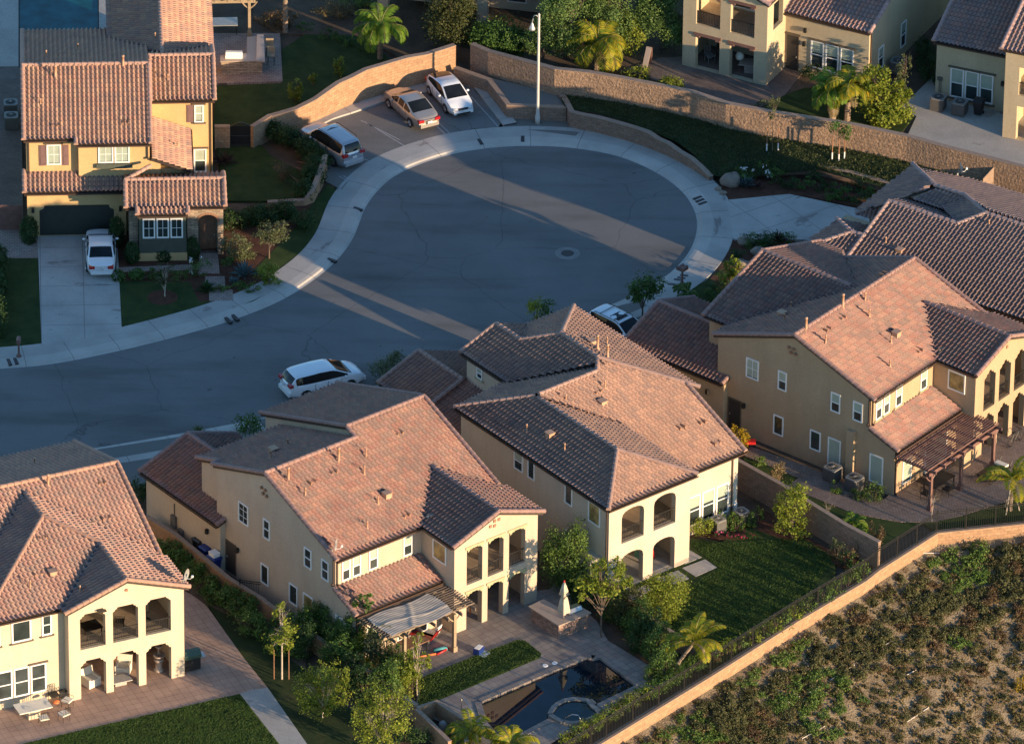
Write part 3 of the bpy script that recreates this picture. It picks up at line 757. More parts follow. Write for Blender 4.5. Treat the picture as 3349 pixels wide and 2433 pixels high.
def house2():
    R = thing('house', 'pale stucco house with hipped roof and arched balcony openings above the green back lawn', 'house', (5.69, -26.01, 0), rad(38.5))
    E = 6.02
    pl = [[(0, 0, E), (0, 14.6, E), (3.35, 11.3, 7.23), (3.35, 3.4, 7.23)],                       # wing, garden side
          [(0, 0, E), (6.65, 0, E), (3.35, 3.4, 7.23)],
          [(6.65, 0, E), (3.35, 3.4, 7.23), (3.35, 10.95, 7.23), (6.65, 7.2, E)],
          [(8.2, 2.35, 4.42), (12.25, 2.35, 4.42), (12.25, 7.97, 6.45), (8.45, 11.58, 7.75), (7.8, 10.8, 7.47), (3.35, 10.8, 7.47), (3.35, 10.6, 7.4), (6.6, 7.0, 6.1), (6.6, 2.35, 4.42)],
          [(0, 14.6, E), (3.35, 11.3, 7.23), (3.6, 10.8, 7.5), (7.8, 10.8, 7.5), (8.4, 11.6, 7.35), (4.3, 15.1, 6.0)],
          # upper roof
          [(4.05, 19.2, 6.2), (4.05, 14.7, 6.2), (8.45, 11.0, 7.82), (8.45, 15.1, 7.82), (6.75, 16.8, 7.2), (6.75, 19.2, 7.2)],
          [(12.85, 7.5, 6.2), (12.85, 19.4, 6.2), (8.45, 15.1, 7.82), (8.45, 11.6, 7.82)],
          [(12.85, 19.4, 6.2), (8.45, 15.1, 7.82), (6.75, 16.8, 7.2), (9.3, 19.4, 6.2)],
          [(6.75, 19.2, 7.2), (6.75, 16.8, 7.2), (9.35, 19.2, 6.2)],
          # garage wing and porch
          [(.9, 18.9, 3.3), (.9, 23.2, 3.3), (4.0, 23.2, 4.45), (4.0, 18.9, 4.45)], [(7.1, 18.9, 3.3), (7.1, 23.2, 3.3), (4.0, 23.2, 4.45), (4.0, 18.9, 4.45)],
          [(.4, 14.9, 2.9), (.4, 19, 2.9), (4.4, 19, 4.3), (4.4, 14.9, 4.3)]]
    rg = [((0, 0, E), (3.35, 3.4, 7.23)), ((6.65, 0, E), (3.35, 3.4, 7.23)), ((3.35, 3.4, 7.23), (3.35, 10.9, 7.23)), ((0, 14.6, E), (3.35, 11.1, 7.23)),
          ((3.4, 10.8, 7.47), (7.75, 10.8, 7.5)), ((7.75, 10.8, 7.5), (8.45, 11.6, 7.82)), ((12.85, 7.4, 6.2), (8.45, 11.6, 7.82)), ((8.45, 11.6, 7.82), (8.45, 15.1, 7.82)),
          ((12.85, 19.4, 6.2), (8.45, 15.1, 7.82)), ((8.45, 15.1, 7.82), (6.75, 16.8, 7.2)), ((6.75, 16.8, 7.2), (6.75, 19.2, 7.2)), ((4.05, 19.2, 6.2), (6.75, 19.2, 7.2)),
          ((12.25, 2.35, 4.42), (12.25, 8.1, 6.5)), ((4, 18.9, 4.45), (4, 23.2, 4.45)), ((.9, 18.9, 3.3), (4, 18.9, 4.45)), ((.9, 23.2, 3.3), (4, 23.2, 4.45))]
    gu = [((0, 14.6, E), (0, 0, E)), ((0, 0, E), (6.65, 0, E)), ((8.2, 2.35, 4.42), (12.25, 2.35, 4.42)), ((4.05, 19.2, 6.2), (4.05, 14.7, 6.2)), ((.4, 19, 2.9), (.4, 14.9, 2.9))]
    r = roof(R, pl, rg, 't2', gu)
    def front(m):
        fn = face('-y', .3)
        hs = [arch(1.25, 2.92, 3.13, 5.35, .5), arch(3.65, 5.3, 3.13, 5.35, .5), arch(1.25, 2.92, 0, 2.35, .5), arch(3.65, 5.3, 0, 2.35, .5)]
        panel(m, fn, [(.3, -.15), (6.4, -.15), (6.4, 6.0), (.3, 6.0)], hs, .4)
        m.box(.302, .6, .7, 3.4, -.15, 6.0); m.box(6.1, 6.398, .7, 3.4, -.15, 6.0)
        m.box(.302, 6.398, 3.4, 14.3, -.15, 6.0)
    W_ = [front, lambda m: m.prof([(2.7, -.15), (2.7, 4.5), (8.0, 6.42), (9, 6.42), (9, -.15)], 'x', 6.4, 12.0), lambda m: m.box(4.35, 12.55, 9.0, 18.95, -.15, 6.2),
          lambda m: m.prof([(1.2, -.15), (1.2, 3.32), (4.0, 4.37), (6.8, 3.32), (6.8, -.15)], 'y', 19.0, 23.0), lambda m: m.box(.75, 4.36, 15.2, 19.05, -.15, 2.95),
          lambda m: m.prof([(4.35, 6.0), (6.75, 7.1), (9.2, 6.0)], 'y', 18.3, 18.95)]
    wall(R, W_, 'st2')
    loggia_fit(R, .6, 6.1, .7, 3.4, 3.1, 5.8, 'st2')
    m = MB(); m.box(.6, 6.1, .7, 3.4, -.1, .015); m.build('porch_floor', 'slab', R)
    fn = face('-y', .3)
    railing(R, fn, 1.25, 2.92, 3.13, .95, -.12); railing(R, fn, 3.65, 5.3, 3.13, .95, -.12)
    fb = face('-y', 3.4)
    window(R, fb, 1.0, 2.4, 3.15, 5.2, 'fix', 0, None); window(R, fb, 3.6, 5.4, 3.9, 5.2, 'fix', .4, None); window(R, fb, .9, 3.0, .1, 2.2, 'fix', 0, None); window(R, fb, 3.8, 5.4, .6, 2.2, 'dh', 0, None)
    fx = face('-x', .3)
    window(R, fx, 8.35, 9.2, 4.4, 5.68, 'dh', .45, None); window(R, fx, 7.25, 7.9, 4.4, 5.68, 'fix', 0, None); window(R, fx, 3.7, 4.4, 4.35, 5.62, 'fix', 0, None)
    window(R, fx, 1.1, 2.2, 4.2, 5.6, 'fix', 0, None, pane='amber'); window(R, fx, 3.8, 4.35, 1.9, 2.55, 'dh', 0, None)
    window(R, face('-x', 4.35), 17.4, 17.95, 5.0, 5.75, 'dh', .6)
    fg = face('-y', 2.7)
    for a in (8.2, 9.28, 10.36): window(R, fg, a, a+.96, .5, 2.55, 'dh', .4, None, fw=.09)
    m = MB(); m.box(-.55, .302, .9, 2.8, -.1, 2.3); m.build('chimney_chase', 'st2', R)
    downspout(R, fx, .45, 0, 5.9); downspout(R, fg, 11.55, 0, 4.35)
    m = MB(); fbox(m, fg, 11.7, 11.95, 0, .9, 0, .1); fbox(m, fg, 11.78, 11.82, .9, 2.3, 0, .04); m.build('meter_box', 'white', R)
    zz = lambda x: E+.361*x
    vents(r, [(1.2, 9.2, zz(1.2), .5), (1.5, 6.0, zz(1.5), .5), (7.4, 9.6, 7.05, .5), (4.6, 9.8, 7.0, .45), (9.3, 12.7, 7.6, .9), (9.1, 11.5, 7.6, .9), (10.6, 13.4, 7.1, .5)])
    boxvent(r, 1.75, 7.7, zz(1.75)+.1); boxvent(r, 6.5, 8.7, 6.75); boxvent(r, 9.7, 13.7, 7.4)
    for x, y in ((9.6, 5.4), (11.0, 5.2), (10.8, 3.6), (6.6, 9.6)):
        for k in (0, .35): m = MB(); m.box(x+k-.05, x+k+.05, y-.25, y+.25, 4.42+.361*(y-2.35)-.05, 4.42+.361*(y-2.35)+.15); m.build('tile_vent', 'clay', r)
    lampfix(R, fx, 10.6, 2.6)
    return R

def house0():
    R = thing('house', 'cream stucco house with three open bays on each floor beside the red paved patio', 'house', (-25.32, -37.67, 0), rad(24))
    s = .36
    pl = [[(-13, 3.2, 6), (7.3, 3.2, 6), (7.3, 10.1, 8.5), (-13, 10.1, 8.5)], [(-13, 10.1, 8.5), (7.3, 10.1, 8.5), (7.3, 17.1, 6), (-13, 17.1, 6)],
          [(-4.95, .2, 6), (0, .2, 6), (3.8, 3.95, 7.35), (1.35, 6.55, 8.25)],
          [(-4.95, .2, 6), (1.35, 6.55, 8.25), (1.35, 9.4, 8.25), (-4.95, 3.2, 6)],
          [(7.6, 3.1, 5.97), (7.6, -.35, 5.97), (3.8, -.35, 7.34), (3.8, 3.95, 7.34), (1.35, 6.55, 8.23), (1.35, 9.4, 8.23)],
          [(0, -.35, 5.97), (3.8, -.35, 7.34), (3.8, 3.95, 7.34), (0, .2, 5.97)]]
    rg = [((-13, 10.1, 8.5), (7.3, 10.1, 8.5)), ((7.3, 3.2, 6), (7.3, 10.1, 8.5)), ((7.3, 17.1, 6), (7.3, 10.1, 8.5)), ((-4.95, .2, 6), (1.35, 6.55, 8.25)), ((3.85, 4.0, 7.36), (1.35, 6.55, 8.25)),
          ((1.35, 6.55, 8.25), (1.35, 9.4, 8.25)), ((3.8, -.35, 7.34), (3.8, 3.95, 7.34)), ((0, -.35, 5.97), (3.8, -.35, 7.34)), ((7.6, -.35, 5.97), (3.8, -.35, 7.34))]
    r = roof(R, pl, rg, 't0', [((-4.95, .2, 6), (0, .2, 6))], valleys=[((0, .2, 6.02), (3.8, 3.95, 7.36)), ((-4.95, 3.2, 6.02), (1.35, 9.4, 8.27))])
    def wf(m):
        hs = []
        for a, b in ((.95, 2.5), (2.95, 4.5), (4.95, 6.5)): hs += [notch(a, b, 3.28, 5.62, .25, .13), notch(a, b, 0, 2.5, .3, .16)]
        panel(m, face('-y', -.2), [(.25, -.15), (7.3, -.15), (7.3, 6.0), (3.8, 7.24), (.25, 6.0)], hs, .38)
        m.box(.252, .55, .18, 3.4, -.15, 6.0); m.box(7.0, 7.298, .18, 3.4, -.15, 6.0)
    W_ = [wf, lambda m: m.box(-4.65, .25, .5, 3.5, -.15, 6.05), lambda m: m.prof([(3.4, -.15), (3.4, 6.02), (10.1, 8.4), (16.8, 6.02), (16.8, -.15)], 'x', -13, .25), lambda m: m.prof([(3.4, -.15), (3.4, 6.0), (10.1, 8.4), (16.8, 6.0), (16.8, -.15)], 'x', .2, 7.1)]
    wall(R, W_, 'st0')
    loggia_fit(R, .55, 7.0, .18, 3.41, 3.25, 5.85, 'st0')
    m = MB(); m.box(.55, 7.0, .18, 3.41, -.1, .015); m.build('porch_floor', 'paver_red', R)
    fn = face('-y', -.2)
    for a, b in ((.95, 2.5), (2.95, 4.5), (4.95, 6.5)): railing(R, fn, a, b, 3.28, .85, -.12)
    fb = face('-y', 3.4)
    window(R, fb, 1.3, 2.6, 3.6, 5.3, 'fix', .0, None); window(R, fb, 3.0, 4.0, 3.3, 5.3, 'fix', 0, None); window(R, fb, 1.2, 3.6, .1, 2.2, 'fix', 0, None); door(R, fb, 5.0, 5.9, .02, 2.2)
    fw_ = face('-y', .5)
    window(R, fw_, -2.95, -1.75, 4.3, 5.7, 'fix', 0, 'browntrim', fw=.1); window(R, fw_, -1.12, -.5, 4.35, 5.72, 'dh', 0, 'browntrim', fw=.1); window(R, fw_, -4.3, -3.65, 4.3, 5.6, 'dh', 0, 'browntrim', fw=.1)
    for a in (-1.85, -2.88, -3.91, -4.94): window(R, fw_, a, a+.95, .65, 2.55, 'dh', 0, None, 'browntrim' if a > -2 else None, fw=.09)
    m = MB(); fbox(m, fn, 2.0, 2.35, 5.72, 5.8, 0, .3); fbox(m, fn, 2.1, 2.5, 5.64, 5.7, .0, .25); m.build('wall_lamp', 'iron', R)
    m = MB(); m.tube([(3.8, -.26, 6.65), (3.8, -.1, 6.65)], .1, 8); m.build('gable_pipe', 'clay', R)
    downspout(R, face('+x', 7.3), .0, 0, 5.8)
    vents(r, [(2.8, 9.5, 8.28, .75), (-1.2, 2.0, 6.65, .5), (-3.2, 11.2, 8.1, .5), (3.5, 13.6, 7.2, .5), (1.0, 14.0, 7.1, .5), (1.4, .9, 6.5, .3)])
    boxvent(r, .4, 2.6, 6.9); boxvent(r, -2.0, 12.2, 7.8)
    for x, y, z in ((-.6, 2.9, 6.95), (.6, 5.2, 7.78), (5.0, 6.6, 7.25), (5.7, 9.0, 8.1)):
        for k in (0, .35): m = MB(); m.box(x+k-.05, x+k+.05, y-.25, y+.25, z-.02, z+.14); m.build('tile_vent', 'clay', r)
    return R

def house_l():
    R = thing('house', 'golden stucco house with plum shutters, dark green garage door and stone arched entry', 'house', (-30.6, 17.57, 0), rad(3.5))
    s = .36
    P = lambda y: 6.4+s*(y+.95)
    pl = [[(0, -.95, 6.4), (3.25, -.95, 6.4), (3.25, -1.4, 6.24), (7.95, -1.4, 6.24), (7.9, 4.85, P(4.85)), (0, 4.85, P(4.85))],
          [(0, 4.85, P(4.85)), (7.9, 4.85, P(4.85)), (7.9, 15.3, 5.35), (0, 15.3, 5.35)],
          [(7.95, 3.8, 6.4), (12.0, 3.8, 6.4), (12.0, 7.35, 7.68), (7.95, 7.35, 7.68)], [(7.95, 7.35, 7.68), (12, 7.35, 7.68), (12, 11.0, 6.3), (7.95, 11, 6.3)],
          [(5.4, 12.2, 6.1), (5.4, 22, 6.1), (8.8, 22, 7.33), (8.8, 8.4, 7.33)], [(12.1, 10.4, 6.1), (12.1, 22, 6.1), (8.8, 22, 7.33), (8.8, 7.6, 7.33)],
          [(-.02, -2.15, 3.3), (6.25, -2.15, 3.3), (6.25, -.35, 3.95), (-.02, -.35, 3.95)],
          [(6.25, -4.83, 3.6), (12.45, -4.83, 3.6), (12.4, -2.7, 4.37), (6.25, -2.7, 4.37)], [(6.25, -2.7, 4.37), (12.4, -2.7, 4.37), (12.4, -.6, 3.6), (6.25, -.6, 3.6)],
          [(6.95, -5.38, 3.4), (10.1, -5.38, 3.4), (10.1, -4.8, 3.61), (6.95, -4.8, 3.61)],
          [(7.95, -1.2, 5.1), (10.45, -1.2, 4.15), (10.45, 4.2, 4.15), (7.95, 4.2, 5.1)]]
    rg = [((0, 4.85, P(4.85)), (7.9, 4.85, P(4.85))), ((0, -.95, 6.4), (0, 4.85, P(4.85))), ((7.9, -1.4, 6.24), (7.9, 4.85, P(4.85))), ((0, 15.3, 5.35), (0, 4.85, P(4.85))), ((3.25, -1.4, 6.24), (3.25, -.9, 6.42)),
          ((7.95, 7.35, 7.68), (12, 7.35, 7.68)), ((12, 3.8, 6.4), (12, 7.35, 7.68)), ((7.98, 3.8, 6.4), (7.98, 7.3, 7.68)), ((8.8, 8.2, 7.33), (8.8, 22, 7.33)), ((12, 11, 6.3), (12, 7.35, 7.68)),
          ((6.25, -2.7, 4.37), (12.4, -2.7, 4.37)), ((6.25, -4.83, 3.6), (6.25, -2.7, 4.37)), ((12.42, -4.83, 3.6), (12.4, -2.7, 4.37)), ((12.4, -.6, 3.6), (12.4, -2.7, 4.37)), ((10.1, -5.38, 3.4), (10.1, -4.83, 3.6)), ((6.95, -5.38, 3.4), (6.95, -4.83, 3.6)),
          ((-.02, -2.15, 3.3), (-.02, -.4, 3.93)), ((6.3, -2.7, 4.37), (7.9, -1.6, 4.75))]
    gu = [((0, -.95, 6.4), (3.25, -.95, 6.4)), ((3.25, -1.4, 6.24), (7.95, -1.4, 6.24)), ((7.95, 3.8, 6.4), (12, 3.8, 6.4)), ((-.02, -2.15, 3.3), (6.25, -2.15, 3.3)), ((6.25, -4.83, 3.6), (12.45, -4.83, 3.6)), ((6.95, -5.38, 3.4), (10.1, -5.38, 3.4)), ((10.45, -1.2, 4.15), (10.45, 4.2, 4.15))]
    r = roof(R, pl, rg, 'tL', gu)
    W_ = [lambda m: m.prof([(-.6, -.15), (-.6, 6.42), (4.85, 8.4), (15, 5.38), (15, -.15)], 'x', .15, 3.4), lambda m: m.prof([(-1.02, -.15), (-1.02, 6.28), (4.85, 8.4), (15, 5.38), (15, -.15)], 'x', 3.4, 7.82),
          lambda m: m.prof([(4.2, -.15), (4.2, 6.44), (7.35, 7.6), (10.8, 6.3), (10.8, -.15)], 'x', 7.82, 11.85), lambda m: m.prof([(5.7, -.15), (5.7, 6.1), (8.8, 7.2), (11.8, 6.1), (11.8, -.15)], 'y', 10.8, 21.7)]
    def gar(m):
        panel(m, face('-y', -1.8), [(.15, -.15), (6.3, -.15), (6.3, 3.35), (.15, 3.35)], [[(.9, 0), (5.55, 0), (5.55, 1.85), (5.3, 1.98), (5.22, 2.2), (1.23, 2.2), (1.15, 1.98), (.9, 1.85)]], .35)
        m.box(.152, .45, -1.45, -.6, -.15, 3.4); m.box(6.0, 6.298, -1.45, -.6, -.15, 3.4); m.box(.152, 6.298, -1.45, -.6, 3.0, 3.45)
    W_.append(gar)
    W_.append(lambda m: m.prof([(-1.0, -.15), (-1.0, 4.8), (4.19, 4.8), (4.19, -.15)], 'x', 7.83, 8.5))
    W_.append(lambda m: m.box(8.5, 10.2, -.8, 4.18, -.15, 4.15))
    wall(R, W_, 'stL')
    def stone(m):
        fn = face('-y', -4.45)
        panel(m, fn, [(6.45, -.15), (7.0, -.15), (7.0, 3.6), (6.45, 3.6)], [], .4)
        panel(m, fn, [(10.05, -.15), (12.3, -.15), (12.3, 3.6), (10.05, 3.6)], [arch(10.75, 11.95, 0, 2.85, .6, 12)], .5)
        m.box(6.452, 6.9, -4.05, -1.0, -.15, 3.7); m.box(11.9, 12.298, -3.95, -.8, -.15, 3.6); m.box(7, 11.9, -1.1, -.8, -.15, 3.6)
    w = wall(R, [stone], 'stone', 'stone_wall')
    # give the masonry metre UVs
    me = w.data; l = me.uv_layers.new(name='uv')
    for p in me.polygons:
        for li in p.loop_indices:
            c = me.vertices[me.loops[li].vertex_index].co; l.data[li].uv = (c.x+c.y, c.z)
    m = MB(); m.prof([(6.45, 3.5), (6.45, 3.6), (12.2, 3.6), (12.2, 3.5)], 'y', -4.4, -1.0); m.build('porch_ceiling', 'stL', R)
    m = MB(); fa = face('-y', -4.45); k = 12
    for i in range(k):
        a, b = math.pi*i/k, math.pi*(i+1)/k-.03
        q = [(11.35+.60*math.cos(t)*w_, 2.25+.60*math.sin(t)**.75*w_) for t, w_ in ((a, 1), (b, 1), (b, 1.22), (a, 1.22))]
        panel(m, lambda s, z, d: fa(s, z, d+.03), q, [], .08)
    m.build('arch_trim', 'clay', R)
    door(R, face('-y', -3.75), 10.85, 11.85, .05, 2.45, 'wood'); m = MB(); m.box(10.3, 12.0, -3.74, -3.6, 0, 3.5); m.build('entry_wall', 'wood', R)
    m = MB(); fbox(m, face('-y', -1.62), .85, 5.6, 0, 2.22, -.04, .02)
    fn = face('-y', -1.6)
    for i in range(5): fbox(m, fn, .9, 5.55, .43*i+.02, .43*i+.41, 0, .03)
    gd = m.build('garage_door', 'garage', R)
    m = MB(); fbox(m, fn, 2.2, 2.24, .9, 1.15, .03, .06); fbox(m, fn, 2.36, 2.4, .9, 1.15, .03, .06); fbox(m, fn, 4.1, 4.14, .9, 1.15, .03, .06); fbox(m, fn, 4.26, 4.3, .9, 1.15, .03, .06); m.build('handle', 'black', gd)
    # board clad bay
    m = MB(); m.box(7.05, 9.98, -5.1, -1.05, .55, 3.4); fb = face('-y', -5.1)
    for i in range(5): fbox(m, fb, 7.05+.72*i, 7.12+.72*i, .55, 1.5, 0, .025)
    fbox(m, fb, 7.05, 9.98, 1.5, 1.57, 0, .04); m.build('bay', 'sage', R)
    m = MB(); m.box(7.0, 10.03, -5.13, -1.06, -.15, .55); m.build('bay_base', 'stL', R)
    for a in (7.28, 8.14, 9.0): window(R, fb, a, a+.78, 1.62, 3.02, 'grid', 0, None, fw=.09)
    f1 = face('-y', -.6); f2 = face('-y', -1.02); f3 = face('-y', 4.2)
    def shut(fn, a, b, z0, z1):
        m = MB(); fbox(m, fn, a, b, z0, z1, 0, .04); zm = (z0+z1)/2
        for q0, q1 in ((z0+.08, zm-.04), (zm+.04, z1-.08)): fbox(m, fn, a+.08, b-.08, q0, q1, .04, .06)
        m.build('shutter', 'shutter', R)
    window(R, f1, 1.42, 2.32, 4.45, 5.9, 'grid', .97, None, 'browntrim', fw=.09); shut(f1, .95, 1.36, 4.4, 5.85); shut(f1, 2.38, 2.79, 4.4, 5.85)
    window(R, f2, 4.62, 5.56, 4.75, 5.98, 'grid', .97, None, 'browntrim', fw=.09); window(R, f2, 5.64, 6.58, 4.75, 5.98, 'grid', .97, None, 'browntrim', fw=.09)
    m = MB(); fbox(m, f2, 4.5, 6.75, 4.42, 4.72, 0, .2); m.build('window_shelf', 'sage', R)
    window(R, f3, 10.72, 11.32, 4.65, 5.9, 'dh', .95, 'browntrim', 'browntrim', fw=.09); shut(f3, 10.25, 10.66, 4.65, 5.9)
    window(R, f3, 10.66, 11.46, 1.05, 2.75, 'dh', .5, None, 'browntrim', fw=.09)
    lampfix(R, face('-y', -1.8), .5, 2.0); lampfix(R, face('-y', -1.8), 5.95, 2.0)
    downspout(R, f3, 11.75, 0, 6.25); downspout(R, f1, .3, 3.9, 6.2); downspout(R, f2, 7.7, 5.0, 6.1)
    vents(r, [(2.05, 3.9, P(3.9), .8), (6.3, 4.7, P(4.7), .7), (1.1, 1.8, P(1.8), .35), (9.1, 5.3, 6.92, .5), (9.6, 1.2, 4.5, .3), (8.4, 10.5, 7.1, .5), (1.5, 7, 7.85, .5), (10.4, 9.5, 6.8, .4), (3.5, 9, 7.3, .4)])
    for x, y in ((2.3, 7.6), (3.2, 7.4), (1.8, .2), (6.2, .3)):
        z = P(y) if y < 4 else 8.49-.3*(y-4.85)
        for k in (0, .35): m = MB(); m.box(x+k-.05, x+k+.05, y-.25, y+.25, z-.05, z+.14); m.build('tile_vent', 'clay', r)
    return R

def house_u():
    R = thing('house', 'sand stucco house behind the block wall with open bays, dark door and triple window', 'house', (10.74, 37.54, 1.0), rad(-27))
    pl = [[(5.9, 2.45, 4.2), (12.1, 2.45, 4.2), (12.1, 9, 6.55), (5.9, 9, 6.55)], [(5.9, 9, 6.55), (12.1, 9, 6.55), (12.1, 15.5, 4.2), (5.9, 15.5, 4.2)],
          [(6.2, -.2, 5.95), (6.2, 9.5, 5.95), (3, 9.5, 7.1), (3, -.2, 7.1)], [(-.2, -.2, 5.95), (-.2, 9.5, 5.95), (3, 9.5, 7.1), (3, -.2, 7.1)]]
    rg = [((12.1, 2.45, 4.2), (12.1, 9, 6.55)), ((5.9, 9, 6.55), (12.1, 9, 6.55)), ((3, -.2, 7.1), (3, 9.5, 7.1)), ((6.2, -.2, 5.95), (3, -.2, 7.1)), ((-.2, -.2, 5.95), (3, -.2, 7.1))]
    r = roof(R, pl, rg, 'tU', [((5.9, 2.45, 4.2), (12.1, 2.45, 4.2))])
    def wf(m):
        hs = []
        for a, b in ((.93, 2.65), (3.38, 5.1)): hs += [rect(a, b, 0, 2.5), rect(a, b, 3.2, 5.55)]
        panel(m, face('-y', 0), [(0, -.15), (6, -.15), (6, 5.95), (3, 7.0), (0, 5.95)], hs, .4)
        m.box(.002, .3, .4, 3.2, -.15, 5.95)
        panel(m, face('+x', 6), [(.4, -.15), (3.2, -.15), (3.2, 5.95), (.4, 5.95)], [rect(.9, 2.3, 3.6, 5.5)], .3)
        m.box(.002, 5.998, 3.2, 9.3, -.15, 5.95)
    wall(R, [wf, lambda m: m.prof([(2.75, -.15), (2.75, 4.28), (9, 6.5), (15.3, 4.28), (15.3, -.15)], 'x', 5.9, 11.95)], 'stU')
    loggia_fit(R, .3, 5.7, .4, 3.2, 3.15, 5.8, 'stU')
    m = MB(); m.box(.3, 5.7, .4, 3.2, -.1, .012); m.build('porch_floor', 'paver_up', R)
    fn = face('-y', 0)
    for a, b in ((.93, 2.65), (3.38, 5.1)):
        railing(R, fn, a, b, 3.2, .95, -.1)
        for z in (2.5, 5.5): m = MB(); fbox(m, fn, a-.15, b+.1, z-.08, z+.1, -.02, .08); fbox(m, fn, a, a+.3, z-.22, z-.08, -.1, .06); fbox(m, fn, b-.3, b, z-.22, z-.08, -.1, .06); m.build('lintel', 'perg', R)
    fb = face('-y', 3.2); window(R, fb, 3.3, 5.5, .9, 2.3, 'dh', .5, None); door(R, fb, 1.0, 2.0, .02, 2.2); window(R, fb, 1.2, 4.6, 3.3, 5.3, 'fix', 0, None)
    fg = face('-y', 2.75); door(R, fg, 6.15, 6.95, .02, 2.5)
    m = MB(); fbox(m, fg, 6.02, 7.12, 2.58, 2.68, 0, .12); m.build('lintel', 'browntrim', R)
    for a in (7.85, 8.9, 9.95): window(R, fg, a, a+.95, .55, 2.55, 'dh', .42, None, None, fw=.09)
    m = MB(); fbox(m, fg, 7.7, 11.05, 2.57, 2.68, 0, .12); m.build('lintel', 'browntrim', R)
    fs = face('+x', 11.95); window(R, fs, 4.2, 5.0, .6, 2.2, 'dh', .4, None); window(R, fs, 7.6, 8.4, .6, 2.4, 'dh', .4, None)
    lampfix(R, fg, 7.4, 2.2); lampfix(R, fg, 7.45, 3.2); downspout(R, face('+x', 11.95), 2.95, 0, 4.1)
    return R

def house_r():
    R = thing('house', 'sand stucco house with mauve tiled roof by the concrete court beyond the block wall', 'house', (26.67, 33.27, 1.0), rad(-22))
    pl = [[(0, 0, 4.2), (7.5, 0, 4.2), (7.5, 7, 6.72), (0, 7, 6.72)], [(0, 7, 6.72), (7.5, 7, 6.72), (7.5, 14, 4.2), (0, 14, 4.2)],
          [(5.6, -3.1, 6.35), (12, -3.1, 6.35), (12, 4, 8.9), (5.6, 4, 8.9)], [(5.6, 4, 8.9), (12, 4, 8.9), (12, 11, 6.35), (5.6, 11, 6.35)]]
    r = roof(R, pl, [((0, 0, 4.2), (0, 7, 6.72)), ((0, 7, 6.72), (5.6, 7, 6.72)), ((5.6, -3.1, 6.35), (5.6, 4, 8.9)), ((5.6, 4, 8.9), (12, 4, 8.9)), ((5.6, 11, 6.35), (5.6, 4, 8.9))], 'tU', [((0, 0, 4.2), (5.7, 0, 4.2))])
    def wf(m):
        panel(m, face('-y', -2.85), [(5.85, -.15), (11.8, -.15), (11.8, 6.4), (5.85, 6.4)], [rect(6.75, 8.4, 0, 2.4), rect(6.8, 8.4, 3.2, 5.2), rect(9.2, 10.8, 0, 2.4), rect(9.2, 10.8, 3.2, 5.2)], .4)
        m.box(5.852, 6.15, -2.45, .3, -.15, 6.4); m.box(5.85, 11.8, .3, 10.8, -.15, 6.4); m.prof([(.3, 6.3), (4, 8.75), (10.8, 6.3)], 'x', 5.85, 11.8); m.box(6.15, 11.8, -2.45, .3, 2.8, 3.15)
    wall(R, [wf, lambda m: m.prof([(.3, -.15), (.3, 4.28), (7, 6.65), (13.7, 4.28), (13.7, -.15)], 'x', .15, 5.9)], 'stU')
    fg = face('-y', .3)
    for a in (1.15, 2.15, 3.15): window(R, fg, a, a+.92, .35, 2.45, 'dh', .48, None, None, fw=.09)
    m = MB(); fbox(m, fg, 1.0, 4.22, 2.47, 2.58, 0, .12); m.build('lintel', 'browntrim', R)
    m = MB(); fbox(m, fg, 1.0, 4.22, .22, .33, 0, .12); m.build('sill', 'browntrim', R)
    lampfix(R, fg, 4.7, 2.1); railing(R, face('-y', -2.85), 6.8, 8.4, 3.2, .9, -.1)
    m = MB(); fbox(m, fg, .3, .62, 1.35, 1.6, 0, .12); fbox(m, fg, .4, .43, .1, 1.35, 0, .04); fbox(m, fg, .52, .55, .1, 1.35, 0, .04); m.build('meter_box', 'acm', R)
    return R

